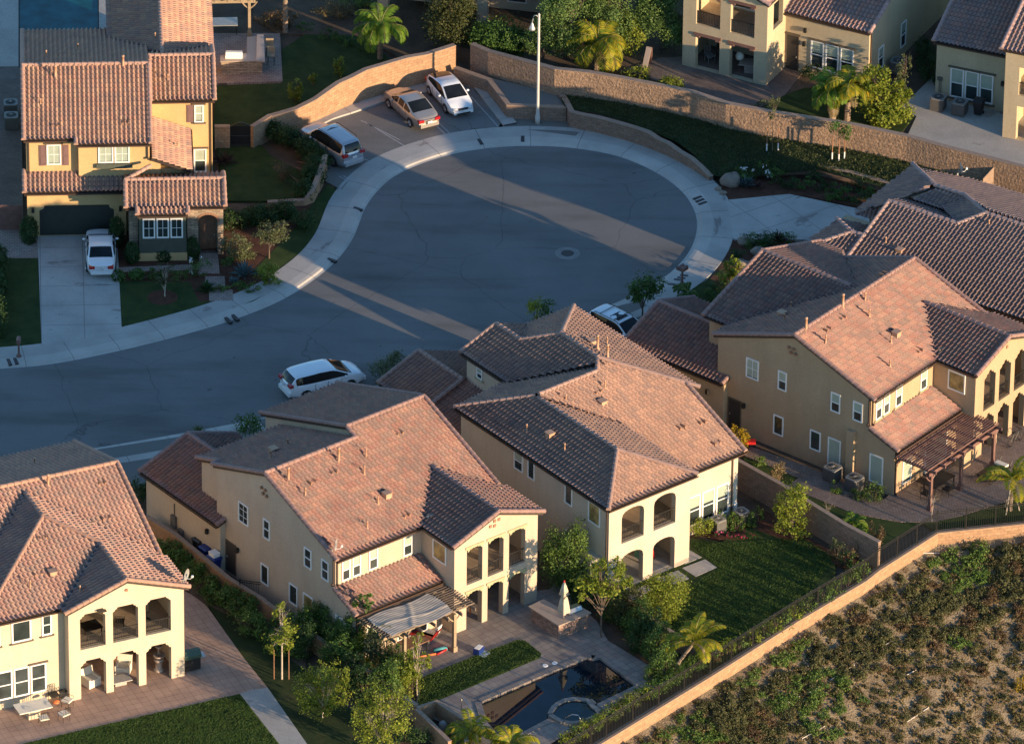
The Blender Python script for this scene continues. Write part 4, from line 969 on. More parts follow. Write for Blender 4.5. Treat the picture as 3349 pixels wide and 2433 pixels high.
def house4():
    """partly hidden neighbour on the right: planes measured edge by edge"""
    O = g('L', 2000, 1050, 3.6)
    yw = rad(57)
    R = thing('house', 'low brown-tiled house at the right edge with a satellite dish on its roof', 'house', (O.x, O.y, 0), yw)
    c, s_ = math.cos(yw), math.sin(yw)
    def L(x, y, z):
        p = g('L', x, y, z)-O; return (p.x*c+p.y*s_, -p.x*s_+p.y*c, z)
    def onA(x, y):                       # meet the plane z = 3.6 + .36 x seen at a spot
        lo, hi = -5., 20.
        for _ in range(60):
            m = (lo+hi)/2; q = L(x, y, m)
            if 3.6+.36*q[0] > m: lo = m
            else: hi = m
        return L(x, y, lo)
    a1, a2, b2, c3 = onA(1310, 310), onA(1800, 465), onA(2000, 390), onA(2268, 470)
    e0, e1 = onA(2000, 1050), (0, -14, 3.6)
    y1 = a1[1]; za, xa = a2[2], a2[0]; xb, zb = b2[0], b2[2]
    yb = b2[1]
    pl = [[(0, y1, 3.6), (0, -14, 3.6), (xb, -14, zb), (xb, yb, zb), (xa, a2[1], za), (xa, y1, za)],
          [(xb, -14, zb), (xb, yb, zb), (xb+5, yb+2, zb-1.8), (xb+5, -14, zb-1.8)],
          [(xa, y1, za), (xa, a2[1], za), (xa+2.5, a2[1]+2.5, za-.9), (xa+2.5, y1, za-.9)]]
    rg = [((xa, y1, za), (xa, a2[1], za)), ((xa, a2[1], za), (xb, yb, zb)), ((xb, yb, zb), (xb, -14, zb)), ((0, y1, 3.6), (xa, y1, za))]
    # garage block towards the court
    p = [L(1080, 392, 3.4), L(1225, 432, 3.4)]
    ap, r2, r3 = L(1480, 42, 5.2), L(1640, 195, 5.6), L(1850, 262, 5.75)
    pl += [[L(1080, 385, 3.5), ap, r2, L(1330, 300, 4.9)], [L(1080, 392, 3.45), L(1230, 440, 3.45), L(1330, 300, 4.7)],
           [ap, r2, r3, (xb, yb, zb+.05), (xb+.3, -14, zb), L(2340, 300, 3.9), L(1900, 150, 4.3)],
           [L(1640, 215, 5.5), L(1850, 262, 5.7), L(1700, 360, 5.0), L(1480, 290, 4.9)], [L(1850, 262, 5.7), (xb, yb, zb), (xa, a2[1], za), L(1690, 350, 5.0)]]
    rg += [(ap, r2), (r2, r3), (r3, (xb, yb, zb)), (L(1080, 392, 3.5), L(1600, 205, 5.5))]
    # low wing in front of the court
    a, b, c_ = onA(820, 600), onA(1050, 525), onA(1150, 552)
    Rr = L(940, 425, b[2])
    pl += [[(0, y1, 3.6), (0, a[1], 3.6), a, b, c_], [b, Rr, L(760, 592, b[2]-1.2), a], [b, Rr, L(1185, 485, b[2]-1.0), c_]]
    rg += [(a, b), (b, c_), (b, Rr)]
    r = roof(R, pl, rg, 't4', [((0, y1, 3.6), (0, -14, 3.6))])
    W_ = [lambda m: m.prof([(.4, -.15), (.4, 3.6), (xa, za-.15), (xa+4.5, 3.5), (xa+4.5, -.15)], 'y', -14, y1-.2), lambda m: m.box(.9, 5.0, y1-.3, y1+3.0, -.15, 3.6)]
    q = [L(1110, 400, 3.3), L(1225, 440, 3.3)]
    W_.append(lambda m: m.prism([(q[0][0]+.3, q[0][1]-.5), (q[1][0]+.3, q[1][1]-.3), (q[1][0]+6, q[1][1]-2), (q[0][0]+6, q[0][1]-2)], -.15, 3.3))
    wall(R, W_, 'st3')
    vents(r, [onA(1290, 600)+(.4,), onA(2020, 470)+(.3,)]); v = onA(1390, 660); boxvent(r, *v)
    return R

H0 = house0()
H1 = plan_a('house', 'beige stucco house with scalloped balcony lintels and a pergola under wrinkled shade cloth', (-9.9, -31.91), 38.5, 'st1', 't1', 1)
H2 = house2()
H3 = plan_a('house', 'ochre stucco house with pointed balcony arches and an open brown pergola', (21.49, -13.18), 51.5, 'st3', 't1', 3)
H4 = house4()
HL = house_l()
HU = house_u()
HR = house_r()
# ---------------------------------------------------------------- ground, road, yards
def catmull(P, step=.6):
    P = [Vector(p) for p in P]; out = []
    for i in range(len(P)-1):
        p0, p1, p2, p3 = P[max(i-1, 0)], P[i], P[i+1], P[min(i+2, len(P)-1)]
        n = max(1, int((p2-p1).length/step))
        for k in range(n):
            t = k/n
            out.append(.5*((2*p1)+(p2-p0)*t+(2*p0-5*p1+4*p2-p3)*t*t+(3*p1-p0-3*p2+p3)*t**3))
    out.append(P[-1]); return out

def offset(L, d):
    """to the left of travel by d"""
    out = []
    for i, p in enumerate(L):
        t = (L[min(i+1, len(L)-1)]-L[max(i-1, 0)]); t.z = 0; t.normalize()
        out.append(p+Vector((-t.y, t.x, 0))*d)
    return out

def sweep(mb, L, prof):
    """profile [(offset left, z)] along a line, UV in metres"""
    rows = []
    for o, z in prof: rows.append([Vector((q.x, q.y, q.z+z)) for q in offset(L, o)])
    acc = [0]
    for i in range(1, len(L)): acc.append(acc[-1]+(L[i]-L[i-1]).length)
    w = [0]
    for k in range(1, len(prof)): w.append(w[-1]+math.hypot(prof[k][0]-prof[k-1][0], prof[k][1]-prof[k-1][1]))
    for k in range(len(prof)-1):
        for i in range(len(L)-1):
            mb.add([rows[k][i], rows[k][i+1], rows[k+1][i+1], rows[k+1][i]], [(3, 2, 1, 0)], [((acc[i], w[k+1]), (acc[i+1], w[k+1]), (acc[i+1], w[k]), (acc[i], w[k]))])

def yard(name, pts, mat, top=0.0, bot=-.16):
    """a bed, lawn or slab: a low solid with a flat top; UV = world metres"""
    m = MB(); m.prism([(p.x, p.y) for p in pts], bot, top)
    return struct(name, m, mat)

ZR = -.13
edge = catmull(gl('V', [(-160, 822), (-60, 819), (0, 815), (110, 805), (250, 778), (400, 741), (520, 705), (620, 664), (690, 620), (740, 578), (775, 532), (793, 490), (805, 460), (830, 425), (870, 390), (930, 362), (1010, 338), (1100, 325), (1190, 322),
       (1280, 328), (1370, 345), (1450, 378), (1510, 420), (1540, 462), (1548, 503), (1535, 550), (1500, 595), (1450, 631), (1390, 662), (1320, 690), (1220, 722), (1080, 772), (930, 824), (800, 866), (700, 897), (590, 926), (430, 957), (218, 993), (0, 1025), (-160, 1047)], ZR))
m = MB(); m.sheet([[(p.x, p.y, ZR) for p in edge]]); struct('road', m, 'asphalt')
flat = [Vector((p.x, p.y, 0)) for p in edge]
m = MB(); sweep(m, flat, [(-.12, ZR+.006), (.05, ZR+.02), (.16, -.03), (.4, -.004), (.9, .004)]); struct('curb', m, 'curbc')
m = MB(); sweep(m, flat, [(.9, .004), (2.25, .016), (2.27, -.16)]); struct('pavement', m, 'conc')
m = MB()   # extra paving in front of the low walls at the lamp
m.prism([(p.x, p.y) for p in gl('c', [(120, 860), (140, 872), (565, 893), (600, 935), (700, 955), (640, 1010), (250, 960), (60, 960)])], -.16, .012); struct('pavement', m, 'conc')

# fence line above the slope
fl = [g('G', 400, 1907), g('G', 640, 1761), g('G', 870, 1620), g('G', 1640, 1150), g('G', 2267, 752), g('H', 1080, 450), g('H', 1178, 372), g('H', 1620, 92), g('H', 2267, 24), g('H', 2700, -10)]
fl = [Vector((p.x, p.y, 0)) for p in fl]
d0 = (fl[0]-fl[2]).normalized(); d1 = (fl[-1]-fl[-2]).normalized()
fx_ = [fl[0]+d0*500]+fl+[fl[-1]+d1*500]
m = MB(); m.sheet([[(p.x, p.y, -.15) for p in fx_]+[(900, 900, -.15), (-900, 900, -.15), (-900, -500, -.15)]]); struct('ground', m, 'soil')
# slope below it
line = []
seq = [fl[0]+d0*500, fl[0]+d0*120, fl[0]+d0*30]+fl+[fl[-1]+d1*30, fl[-1]+d1*120, fl[-1]+d1*500]
for a, b in zip(seq[:-1], seq[1:]):
    n = max(1, min(40, int((b-a).length/1.0)))
    for k in range(n): line.append(a+(b-a)*(k/n))
line.append(seq[-1])
def smooth_off(d):
    L = offset(line, -d)
    k = int(d/2)
    for _ in range(min(8, k)):
        L = [L[0]]+[(L[i-1]+L[i]*2+L[i+1])/4 for i in range(1, len(L)-1)]+[L[-1]]
    return L
ds = [0, .15, .6]+[1.2+.8*i for i in range(55)]+[60, 120, 700]
rows = []
from mathutils import noise as mnoise
def hz(p, d):
    return -.62-min(d, 46)*.44+(mnoise.noise(p*.5)*.16+mnoise.noise(p*1.7)*.07)*min(1, d)
SLOPE = []
for d in ds:
    rows.append([Vector((p.x, p.y, hz(p, d))) for p in smooth_off(d)])
m = MB(); n = len(line)
for k in range(len(ds)-1): pass
m.add([p for r in rows for p in r], [(k*n+i, (k+1)*n+i, (k+1)*n+i+1, k*n+i+1) for k in range(len(ds)-1) for i in range(n-1)])
hillside = struct('hillside', m, 'hill', True)

def to3(l): return l
# --- left house front yard
yard('driveway', gl('V', [(83, 524), (259, 521), (270, 738), (92, 765)]), 'drive', .02)
def metre_uv(o, yaw, org):
    me = o.data; l = me.uv_layers.new(name='uv'); c, s_ = math.cos(yaw), math.sin(yaw)
    for p in me.polygons:
        for li in p.loop_indices:
            q = me.vertices[me.loops[li].vertex_index].co; x, y = q.x-org.x, q.y-org.y
            l.data[li].uv = (x*c+y*s_, -x*s_+y*c)
drv = [o for o in COL.objects if o.name == 'driveway'][0]
metre_uv(drv, rad(3.5), g('V', 92, 765))
yard('lawn', gl('V', [(-60, 570), (83, 572), (92, 762), (60, 768), (-60, 768)]), 'lawn', .0)
yard('path', gl('V', [(-60, 505), (83, 512), (84, 572), (-60, 572)]), 'paver_lh', .02)
yard('lawn', gl('V', [(265, 640), (380, 640), (470, 672), (610, 628), (700, 600), (740, 520), (790, 440), (750, 405), (680, 470), (560, 560), (420, 600), (420, 660), (270, 735)]) if False else
     gl('V', [(262, 622), (420, 625), (440, 668), (540, 668), (612, 640), (560, 668), (430, 705), (270, 736)]), 'lawn', .004)
yard('lawn', gl('V', [(560, 600), (616, 632), (668, 596), (712, 548), (742, 490), (752, 425), (726, 408), (690, 455), (640, 520), (600, 560)]), 'lawn', .004)
yard('planting_bed', gl('V', [(258, 522), (500, 500), (560, 470), (690, 450), (726, 408), (742, 412), (690, 500), (600, 580), (612, 640), (540, 668), (440, 668), (420, 625), (262, 622)]), 'mulch', -.006)
yard('path', gl('e', [(860, 625), (1480, 600), (1480, 640), (860, 660)]), 'paver_lh', .016)
yard('path', gl('e', [(1475, 520), (1615, 520), (1628, 670), (1480, 670)]), 'paver_lh', .03)
yard('path', gl('e', [(1520, 690), (1665, 690), (1670, 768), (1520, 770)]), 'paver_lh', .02)
yard('path', gl('e', [(1548, 790), (1725, 790), (1730, 870), (1552, 872)]), 'paver_lh', .02)
# left house side and back yard
yard('lawn', gl('V', [(470, 330), (478, 190), (625, 185), (625, 110), (700, 60), (800, 80), (900, 160), (1000, 108), (960, 140), (860, 150), (720, 220), (600, 270), (585, 278)]), 'lawn', -.004)
yard('lawn', gl('V', [(478, 320), (580, 322), (600, 345), (705, 400), (700, 445), (500, 445)]), 'lawn', -.002)
yard('patio', gl('V', [(470, 75), (620, 75), (626, 181), (474, 186)]), 'paver_lh', .03)
yard('planting_bed', gl('V', [(560, 40), (620, 75), (800, 80), (905, 140), (1000, 100), (960, 20), (800, -30), (560, -30)]), 'soil', .0)
yard('patio', gl('V', [(-60, 150), (46, 150), (52, 520), (-60, 510)]), 'paver_up', .0)
# pool behind the left house
m = MB(); m.prism([(p.x, p.y) for p in gl('V', [(43, -60), (217, -60), (217, 190), (43, 190)])], -.2, -.06); struct('pool_water', m, 'waterb')
yard('patio', gl('V', [(-60, -60), (41, -60), (41, 148), (-60, 148)]), 'slab', .02)
yard('patio', gl('V', [(219, -60), (238, -60), (238, 150), (219, 150)]), 'slab', .02)
# parking court
m = MB(); m.prism([(p.x, p.y) for p in gl('b', [(525, 950), (640, 895), (790, 850), (960, 790), (1060, 755), (1350, 690), (1610, 605), (1690, 650), (1920, 945), (1700, 955), (1450, 1010), (1190, 1090), (960, 1200), (770, 1345), (600, 1265), (560, 1100)], 0)], -.16, .012); struct('parking_court', m, 'asphalt')
m = MB(); L = catmull(gl('b', [(520, 955), (640, 890), (790, 842), (960, 783), (1060, 748), (1350, 683), (1600, 600)], 0)); sweep(m, L, [(-.1, .0), (-.1, .13), (.75, .15), (1.1, .15)]); struct('curb', m, 'conc')
m = MB(); L = catmull(gl('b', [(1600, 600), (1690, 645), (1800, 790), (1920, 940)], 0)); sweep(m, L, [(0, .0), (0, .12), (.9, .13), (.92, 0)]); struct('curb', m, 'conc')
m = MB()
def stripe(mb, a, b, w=.07, z=.018):
    a, b = Vector(a), Vector(b); t = (b-a).normalized(); nrm = Vector((-t.y, t.x, 0))*w/2
    mb.add([(*(a+nrm).xy, z), (*(a-nrm).xy, z), (*(b-nrm).xy, z), (*(b+nrm).xy, z)], [(0, 1, 2, 3)])
for x0, y0, x1, y1 in ((890, 905, 1190, 1088), (860, 895, 1150, 1040), (1425, 940, 1490, 1000), (1440, 915, 1520, 990), (1680, 720, 1880, 942), (870, 1175, 945, 1205), (700, 1310, 770, 1345), (730, 1305, 780, 1335)):
    stripe(m, g('b', x0, y0), g('b', x1, y1))
struct('parking_lines', m, 'line')
yard('pavement', gl('b', [(603, 1268), (770, 1345), (720, 1410), (600, 1345)]), 'conc', .014)
# slope of lawn between the low wall and the long block wall, and the paved nook
m = MB()
lo = [g('c', 560, 800, .95), g('c', 620, 850, .95), g('c', 800, 920, .9), g('c', 1000, 900, .9), g('c', 1200, 970, .85), g('c', 1400, 1060, .75), g('c', 1520, 1150, .6), g('c', 1650, 1300, .3), g('d', 100, 1330, .25), g('d', 400, 1290, .5), g('d', 750, 1260, .6), g('d', 1230, 1390, .6), g('d', 1700, 1560, .6)]
hi = [g('c', 500, 660, 1.05), g('c', 640, 690, 1.05), g('c', 900, 740, 1.1), g('c', 1300, 830, 1.1), g('c', 1600, 900, 1.1), g('d', 100, 960, 1.1), g('d', 360, 1010, 1.1), g('d', 640, 1060, 1.1), g('d', 1000, 1110, 1.1), g('d', 1300, 1170, 1.1), g('d', 1600, 1260, 1.1), g('d', 1900, 1340, 1.1), g('d', 2350, 1470, 1.1)]
lo[1] = g('c', 600, 815, .95); lo[2] = g('c', 790, 835, .95)
m.add(lo+hi, [(i, i+1, 13+i+1, 13+i) for i in range(12)]); struct('sloping_lawn', m, 'lawnd', True)
m = MB(); q = [g('c', -60, 560, .85), g('c', 0, 580, .85), g('c', 490, 690, .9), g('c', 560, 790, .85), g('c', 145, 788, .8), g('c', -20, 620, .8)]
m.sheet([q]); struct('paved_nook', m, 'conc')
# terrace of the upper houses
tb = [g('V', 1005, 100, 1), g('V', 1280, 165, 1), g('V', 1560, 235, 1), g('V', 1780, 290, 1), g('V', 2000, 340, 1), g('V', 2268, 420, 1), g('V', 2500, 490, 1)]
m = MB(); m.prism([(p.x, p.y) for p in tb]+[(90, 40), (90, 130), (-20, 130)], -.15, .94); struct('terrace', m, 'soil')
m = MB(); m.prism([(p.x, p.y) for p in [g('c', 1000, 520, 1), g('c', 1260, 430, 1), g('c', 1430, 420, 1), g('c', 2230, 420, 1), g('d', 640, 520, 1), g('d', 500, 700, 1), g('d', 260, 820, 1), g('c', 1560, 700, 1)]], .9, .985); struct('patio', m, 'paver_up')
m = MB(); m.prism([(p.x, p.y) for p in [g('d', 500, 700, 1), g('d', 640, 650, 1), g('d', 1000, 660, 1), g('d', 1460, 860, 1), g('d', 1350, 990, 1), g('d', 1000, 940, 1), g('d', 260, 830, 1)]], .9, .975); struct('lawn', m, 'lawn')
m = MB(); m.prism([(p.x, p.y) for p in [g('d', 1600, 560, 1), g('d', 2140, 860, 1), g('d', 2300, 860, 1), g('d', 2600, 1300, 1), g('d', 2050, 1200, 1), g('d', 1400, 1010, 1), g('d', 1470, 862, 1), g('d', 1350, 800, 1)]], .9, .99); struct('concrete_court', m, 'slab')
# right-hand driveway and beds
dw = gl('L', [(165, 292), (610, 250), (1115, 358), (1300, 470), (1150, 600), (700, 572), (215, 572)])
yard('driveway', dw, 'drive', .018); metre_uv([o for o in COL.objects if o.name == 'driveway.001'][0], rad(35), dw[6])
yard('planting_bed', gl('h', [(20, 30), (100, -40), (560, -60), (1250, -100), (1100, 180), (540, 78), (60, 122)]), 'mulch', .01)
yard('planting_bed', gl('g', [(1800, 200), (2240, 170), (2300, 240), (2050, 420), (1800, 640), (1560, 600), (1640, 480), (1740, 350)]), 'mulch', .005)
yard('lawn', gl('g', [(1480, 560), (1640, 480), (1800, 640), (1560, 680)]), 'lawn', .008)
# near-side front walks and driveways (between the street and the three houses)
yard('driveway', gl('A', [(720, 612), (1130, 548), (1420, 505), (1450, 620), (1250, 800), (1000, 900), (880, 700)]), 'conc', .01)
yard('driveway', gl('g', [(700, 745), (1130, 640), (1190, 700), (1000, 940), (800, 900)]), 'conc', .01)
yard('driveway', gl('A', [(1900, 390), (2267, 340), (2267, 560), (1980, 460)]), 'conc', .011)
# --- house 0 yard
yard('patio', gl('E', [(-200, 1330), (250, 1290), (540, 1200), (1360, 1000), (1350, 500), (1420, 540), (1530, 620), (1800, 1000), (1985, 1230), (1865, 1245), (1780, 1275), (1000, 1452), (150, 1650), (-200, 1730)]), 'paver_red', .012)
yard('path', gl('E', [(1865, 1245), (1985, 1230), (2350, 1750), (2150, 1750), (1780, 1275)]), 'slab', .012)
yard('lawn', gl('E', [(1775, 1278), (2150, 1750), (1500, 2000), (-200, 2000), (-200, 1735), (150, 1652), (1000, 1455)]), 'lawn', .008)
yard('lawn', gl('E', [(1540, 615), (1700, 700), (2267, 1100), (2900, 1650), (2350, 1760), (1985, 1230), (1800, 1000)]), 'lawnd', .0)
yard('planting_bed', gl('E', [(1110, 60), (1400, 200), (1700, 520), (2267, 900), (2267, 1100), (1700, 690), (1530, 615), (1420, 535), (1360, 480)]), 'soil', -.004)
# --- house 1 yard
yard('path', gl('E', [(1100, 30), (1250, 0), (1720, 420), (1985, 640), (2400, 930), (2330, 960), (1700, 500)]), 'paver_grey', -.002)
pool = gl('G', [(-880+0, 0)]) if False else None
pw = [g('F', 1755, 1338), g('F', 2267, 1118), g('G', 453, 1118), g('G', 640, 1045), g('G', 720, 1010), g('G', 770, 1020), g('G', 820, 1010), g('G', 900, 1072), g('G', 1085, 1215), g('G', 760, 1370), g('G', 720, 1325), g('G', 640, 1318), g('G', 540, 1345), g('G', 470, 1400), g('G', 440, 1460), g('G', 250, 1560), g('F', 1985, 1570), g('F', 1885, 1585), g('F', 1800, 1490)]
pk = [g('F', 1290, 1160), g('F', 800, 860), g('F', 1100, 640), g('F', 1650, 640), g('F', 1760, 560), g('F', 2267, 500), g('G', 480, 450), g('G', 800, 740), g('G', 880, 880), g('G', 1210, 1080), g('G', 1230, 1225), g('G', 800, 1440), g('G', 380, 1690), g('F', 1600, 1690), g('F', 1480, 1500), g('F', 1270, 1395)]
m = MB(); m.sheet([[(p.x, p.y, .01) for p in pk], [(p.x, p.y, .01) for p in pw]]); o = struct('patio', m, 'paver_grey')
cop = pw+[pw[0]]
m = MB()
k = len(pw)
for i in range(k):
    a, b = pw[i], pw[(i+1) % k]; t = (b-a).normalized(); nr = Vector((-t.y, t.x, 0))
    if (a-b).length < .05: continue
    ctr = sum(pw, Vector())/k
    if (a-ctr).dot(nr) < 0: nr = -nr
    m.add([(*p.xy, z) for p in (a, b, b+nr*.38, a+nr*.38) for z in (-.3, .05)], [(0, 2, 3, 1), (1, 3, 5, 7), (5, 4, 6, 7), (0, 1, 7, 6), (2, 4, 5, 3)])
struct('pool_coping', m, 'paver_grey')
m = MB(); m.sheet([[(p.x, p.y, -.1) for p in pw]]); struct('pool_water', m, 'water')
lp = [g('F', 1290, 1165), g('F', 1700, 1000), g('F', 2020, 880), g('F', 2080, 885), g('F', 2200, 980), g('F', 2190, 1010), g('F', 1700, 1215), g('F', 1270, 1390), g('F', 1300, 1260)]
yard('lawn', lp, 'lawn', .03, 0)
# --- house 2 yard
yard('lawn', [g('G', 1090, 460), g('G', 1460, 300), g('G', 1480, 120), g('G', 1720, 150), g('G', 2000, 0), g('D', 640, 1480), g('D', 860, 1600), g('H', 870, 370), g('H', 560, 745), g('G', 1640, 1130), g('G', 1500, 1050), g('G', 1180, 800)], 'lawn', .006)
yard('planting_bed', [g('G', 1500, 60), g('G', 2000, -30), g('D', 300, 1260), g('D', 640, 1480), g('D', 860, 1600), g('D', 1180, 1640), g('D', 1100, 1760), g('D', 880, 1690), g('H', 840, 300), g('H', 640, 180), g('H', 420, 110), g('H', 200, 30), g('G', 1900, 130), g('G', 1700, 130)], 'mulch', .012)
for a in ([(990, 560), (1165, 465), (1215, 500), (1060, 590)], [(1230, 425), (1400, 362), (1482, 422), (1335, 478)], [(1430, 345), (1600, 280), (1688, 340), (1530, 408)], [(1465, 200), (1575, 265), (1450, 315)]):
    yard('stepping_slab', [g('G', x, y) for x, y in a], 'slab', .03)
# --- house 3 yard
yard('path', gl('D', [(195, 885), (240, 815), (700, 980), (1230, 1215), (1180, 1260), (1130, 1262), (1000, 1180), (700, 1110), (600, 1050)]), 'paver_brown', .01)
yard('patio', gl('D', [(510, 1110), (600, 1045), (1130, 1255), (1240, 1200), (1900, 560), (2400, 560), (2500, 1100), (2267, 1180), (1800, 1330), (1600, 1375), (1350, 1375), (1000, 1310), (700, 1190)]), 'paver_brown', .008)
yard('lawn', gl('D', [(190, 890), (590, 1050), (510, 1110), (700, 1195), (1000, 1315), (1350, 1380), (1510, 1380), (1210, 1560), (1190, 1560), (490, 1170), (190, 1000)]), 'lawn', -.004)
yard('lawn', gl('D', [(1520, 1385), (1800, 1335), (2267, 1190), (2500, 1110), (2500, 1350), (2267, 1385), (1620, 1450)]), 'lawn', .004)

# ---------------------------------------------------------------- walls and fences
def masonry(name, label, pts, h, th, mat, cap=True, steps=None, z0=None, cat='wall'):
    """free-standing wall along points (base z in the points), UV in metres"""
    m = MB(); acc = 0; k = len(pts); hs = h if isinstance(h, (list, tuple)) else [h]*k
    for side in (1, -1):
        P = offset([Vector((p.x, p.y, 0)) for p in pts], side*th/2); acc = 0
        for i in range(k-1):
            L = (P[i+1]-P[i]).length; a, b = P[i], P[i+1]; ba, bb = pts[i].z-.3, pts[i+1].z-.3; ta, tb = pts[i].z+hs[i], pts[i+1].z+hs[i+1]
            q = [(a.x, a.y, ba), (b.x, b.y, bb), (b.x, b.y, tb), (a.x, a.y, ta)]; u = [(acc, ba), (acc+L, bb), (acc+L, tb), (acc, ta)]
            if side == 1: q, u = q[::-1], u[::-1]
            m.add(q, [(0, 1, 2, 3)], [u]); acc += L
    A, B = offset([Vector((p.x, p.y, 0)) for p in pts], th/2), offset([Vector((p.x, p.y, 0)) for p in pts], -th/2)
    for i in range(k-1):
        ta, tb = pts[i].z+hs[i], pts[i+1].z+hs[i+1]
        m.add([(A[i].x, A[i].y, ta), (B[i].x, B[i].y, ta), (B[i+1].x, B[i+1].y, tb), (A[i+1].x, A[i+1].y, tb)], [(0, 1, 2, 3)], [[(0, 0), (th, 0), (th, 1), (0, 1)]])
    for i in (0, k-1):
        z0_, z1_ = pts[i].z-.3, pts[i].z+hs[i]
        m.add([(A[i].x, A[i].y, z0_), (B[i].x, B[i].y, z0_), (B[i].x, B[i].y, z1_), (A[i].x, A[i].y, z1_)], [(0, 1, 2, 3)], [[(0, z0_), (th, z0_), (th, z1_), (0, z1_)]])
    o = m.build(name, mat); tag(o, label, cat)
    if cap:
        c = MB(); L = [Vector((p.x, p.y, p.z+hs[i])) for i, p in enumerate(pts)]
        A, B = offset(L, th/2+.03), offset(L, -th/2-.03)
        c.rings([[A[i]+Vector((0, 0, .004)), B[i]+Vector((0, 0, .004)), B[i]+Vector((0, 0, .06)), A[i]+Vector((0, 0, .06))] for i in range(k)])
        c.build('wall_cap', 'cap', o)
    return o

def res(pts, step=1.0):
    out = []
    for a, b in zip(pts[:-1], pts[1:]):
        n = max(1, int((b-a).length/step))
        for k in range(n): out.append(a+(b-a)*k/n)
    return out+[pts[-1]]

cw = catmull([g('b', x, y) for x, y in ((190, 1010), (380, 955), (520, 905), (780, 785), (1000, 715), (1200, 655), (1345, 620), (1555, 553))], 1.0)
n = len(cw)
# stepped top like the courses of the photograph
hh = [1.35+.85*min(1, i/(n*.45)) for i in range(n)]
hh = [round(x/.2)*.2+.05 for x in hh]
hh[-1] = 2.15; hh[-2] = 2.15; hh[-3] = 2.15
masonry('block_wall', 'curved tan block wall in full sun behind the parked cars', cw, hh, .3, 'block')
gw = [g('b', -60, 1092), g('b', 52, 1092)]; masonry('block_wall', 'short tan block wall between the golden house and its black gate', [g('a', 1592, 1092), g('a', 1706, 1092)], 1.5, .25, 'block')
masonry('block_wall', 'short tan block wall joining the black gate to the curved wall', [g('b', 55, 1095), g('b', 190, 1010)], 1.5, .25, 'block')
tw = [g('c', 0-130, 505, .55), g('c', 0, 560, .6), g('c', 490, 690, 1.0), g('c', 740, 705+10, 1.1), g('c', 1000, 760, 1.1), g('c', 1500, 860, 1.1), g('d', 60, 945, 1.1), g('d', 360, 1005, 1.1), g('d', 1000, 1105, 1.1), g('d', 1400, 1190, 1.1), g('d', 1700, 1275, 1.1), g('d', 2050, 1365, 1.1), g('d', 2300, 1430, 1.1), g('d', 2700, 1560, 1.1)]
masonry('long_wall', 'long split-face block wall running above the sloping lawn behind the cul-de-sac', res(tw, 2), [1.75+.0*i for i in range(len(res(tw, 2)))], .3, 'rough')
masonry('low_wall', 'low brown block wall with a corner beside the street lamp', [g('b', 1560, 600), g('c', 0, 690), g('c', 140, 875), g('c', 350, 885), g('c', 570, 895)], .95, .3, 'brownblock')
lw = catmull([g('c', 500, 760, 0)+Vector((0, 0, .0)), g('c', 570, 860), g('c', 610, 938), g('c', 800, 978), g('c', 1100, 1062), g('c', 1330, 1152), g('c', 1500, 1242), g('c', 1645, 1338)], .8)
n = len(lw); masonry('low_wall', 'low curved brown block wall stepping down along the pavement', lw, [1.05 if i < n*.6 else (.85 if i < n*.72 else (.65 if i < n*.84 else (.45 if i < n*.93 else .25))) for i in range(n)], .3, 'brownblock')
masonry('low_wall', 'stepped brown garden wall behind the white roses', [g('d', 200, 1290), g('d', 400, 1290), g('d', 640, 1290), g('d', 760, 1300), g('d', 980, 1350), g('d', 1260, 1430), g('d', 1500, 1500)], [.25, .35, .55, .7, .7, .7, .7], .25, 'brownblock')
masonry('low_wall', 'low tan wall at the edge of the parking court beside the silver estate car', [g('b', 170, 1530), g('b', 440, 1520), g('b', 500, 1500), g('b', 560, 1380), g('b', 600, 1262)], [.3, .35, .8, 1.05, 1.1], .25, 'block')
masonry('garden_wall', 'tan block wall along the planted strip left of the beige house', [g('A', 1090, 1215), g('E', 1300, 200), g('E', 1700, 530), g('E', 1960, 690), g('F', 150, 700), g('F', 560, 980), g('F', 860, 1180), g('F', 1130, 1370), g('F', 1275, 1470)], 1.0, .22, 'block')
masonry('garden_wall', 'brown block wall between the green back lawn and the ochre house', res([g('D', 185, 1130)+(g('D', 185, 1130)-g('D', 490, 1300)).normalized()*22, g('D', 185, 1130), g('D', 490, 1300), g('D', 690, 1430), g('D', 950, 1590), g('D', 1190, 1715)], 3), 1.75, .22, 'brownblock')
masonry('garden_wall', 'dark block wall behind the pool planting next to the pale house lawn', [g('G', 700, 420)+(g('G', 700, 420)-g('G', 960, 620)).normalized()*17, g('G', 700, 420), g('G', 960, 620), g('G', 1200, 830), g('G', 1400, 960), g('G', 1590, 1055)], 1.0, .22, 'brownblock')
masonry('retaining_wall', 'sunlit tan retaining wall along the top of the dry slope', [Vector((p.x, p.y, -.62)) for p in res(fl, 3)], .74, .3, 'block')

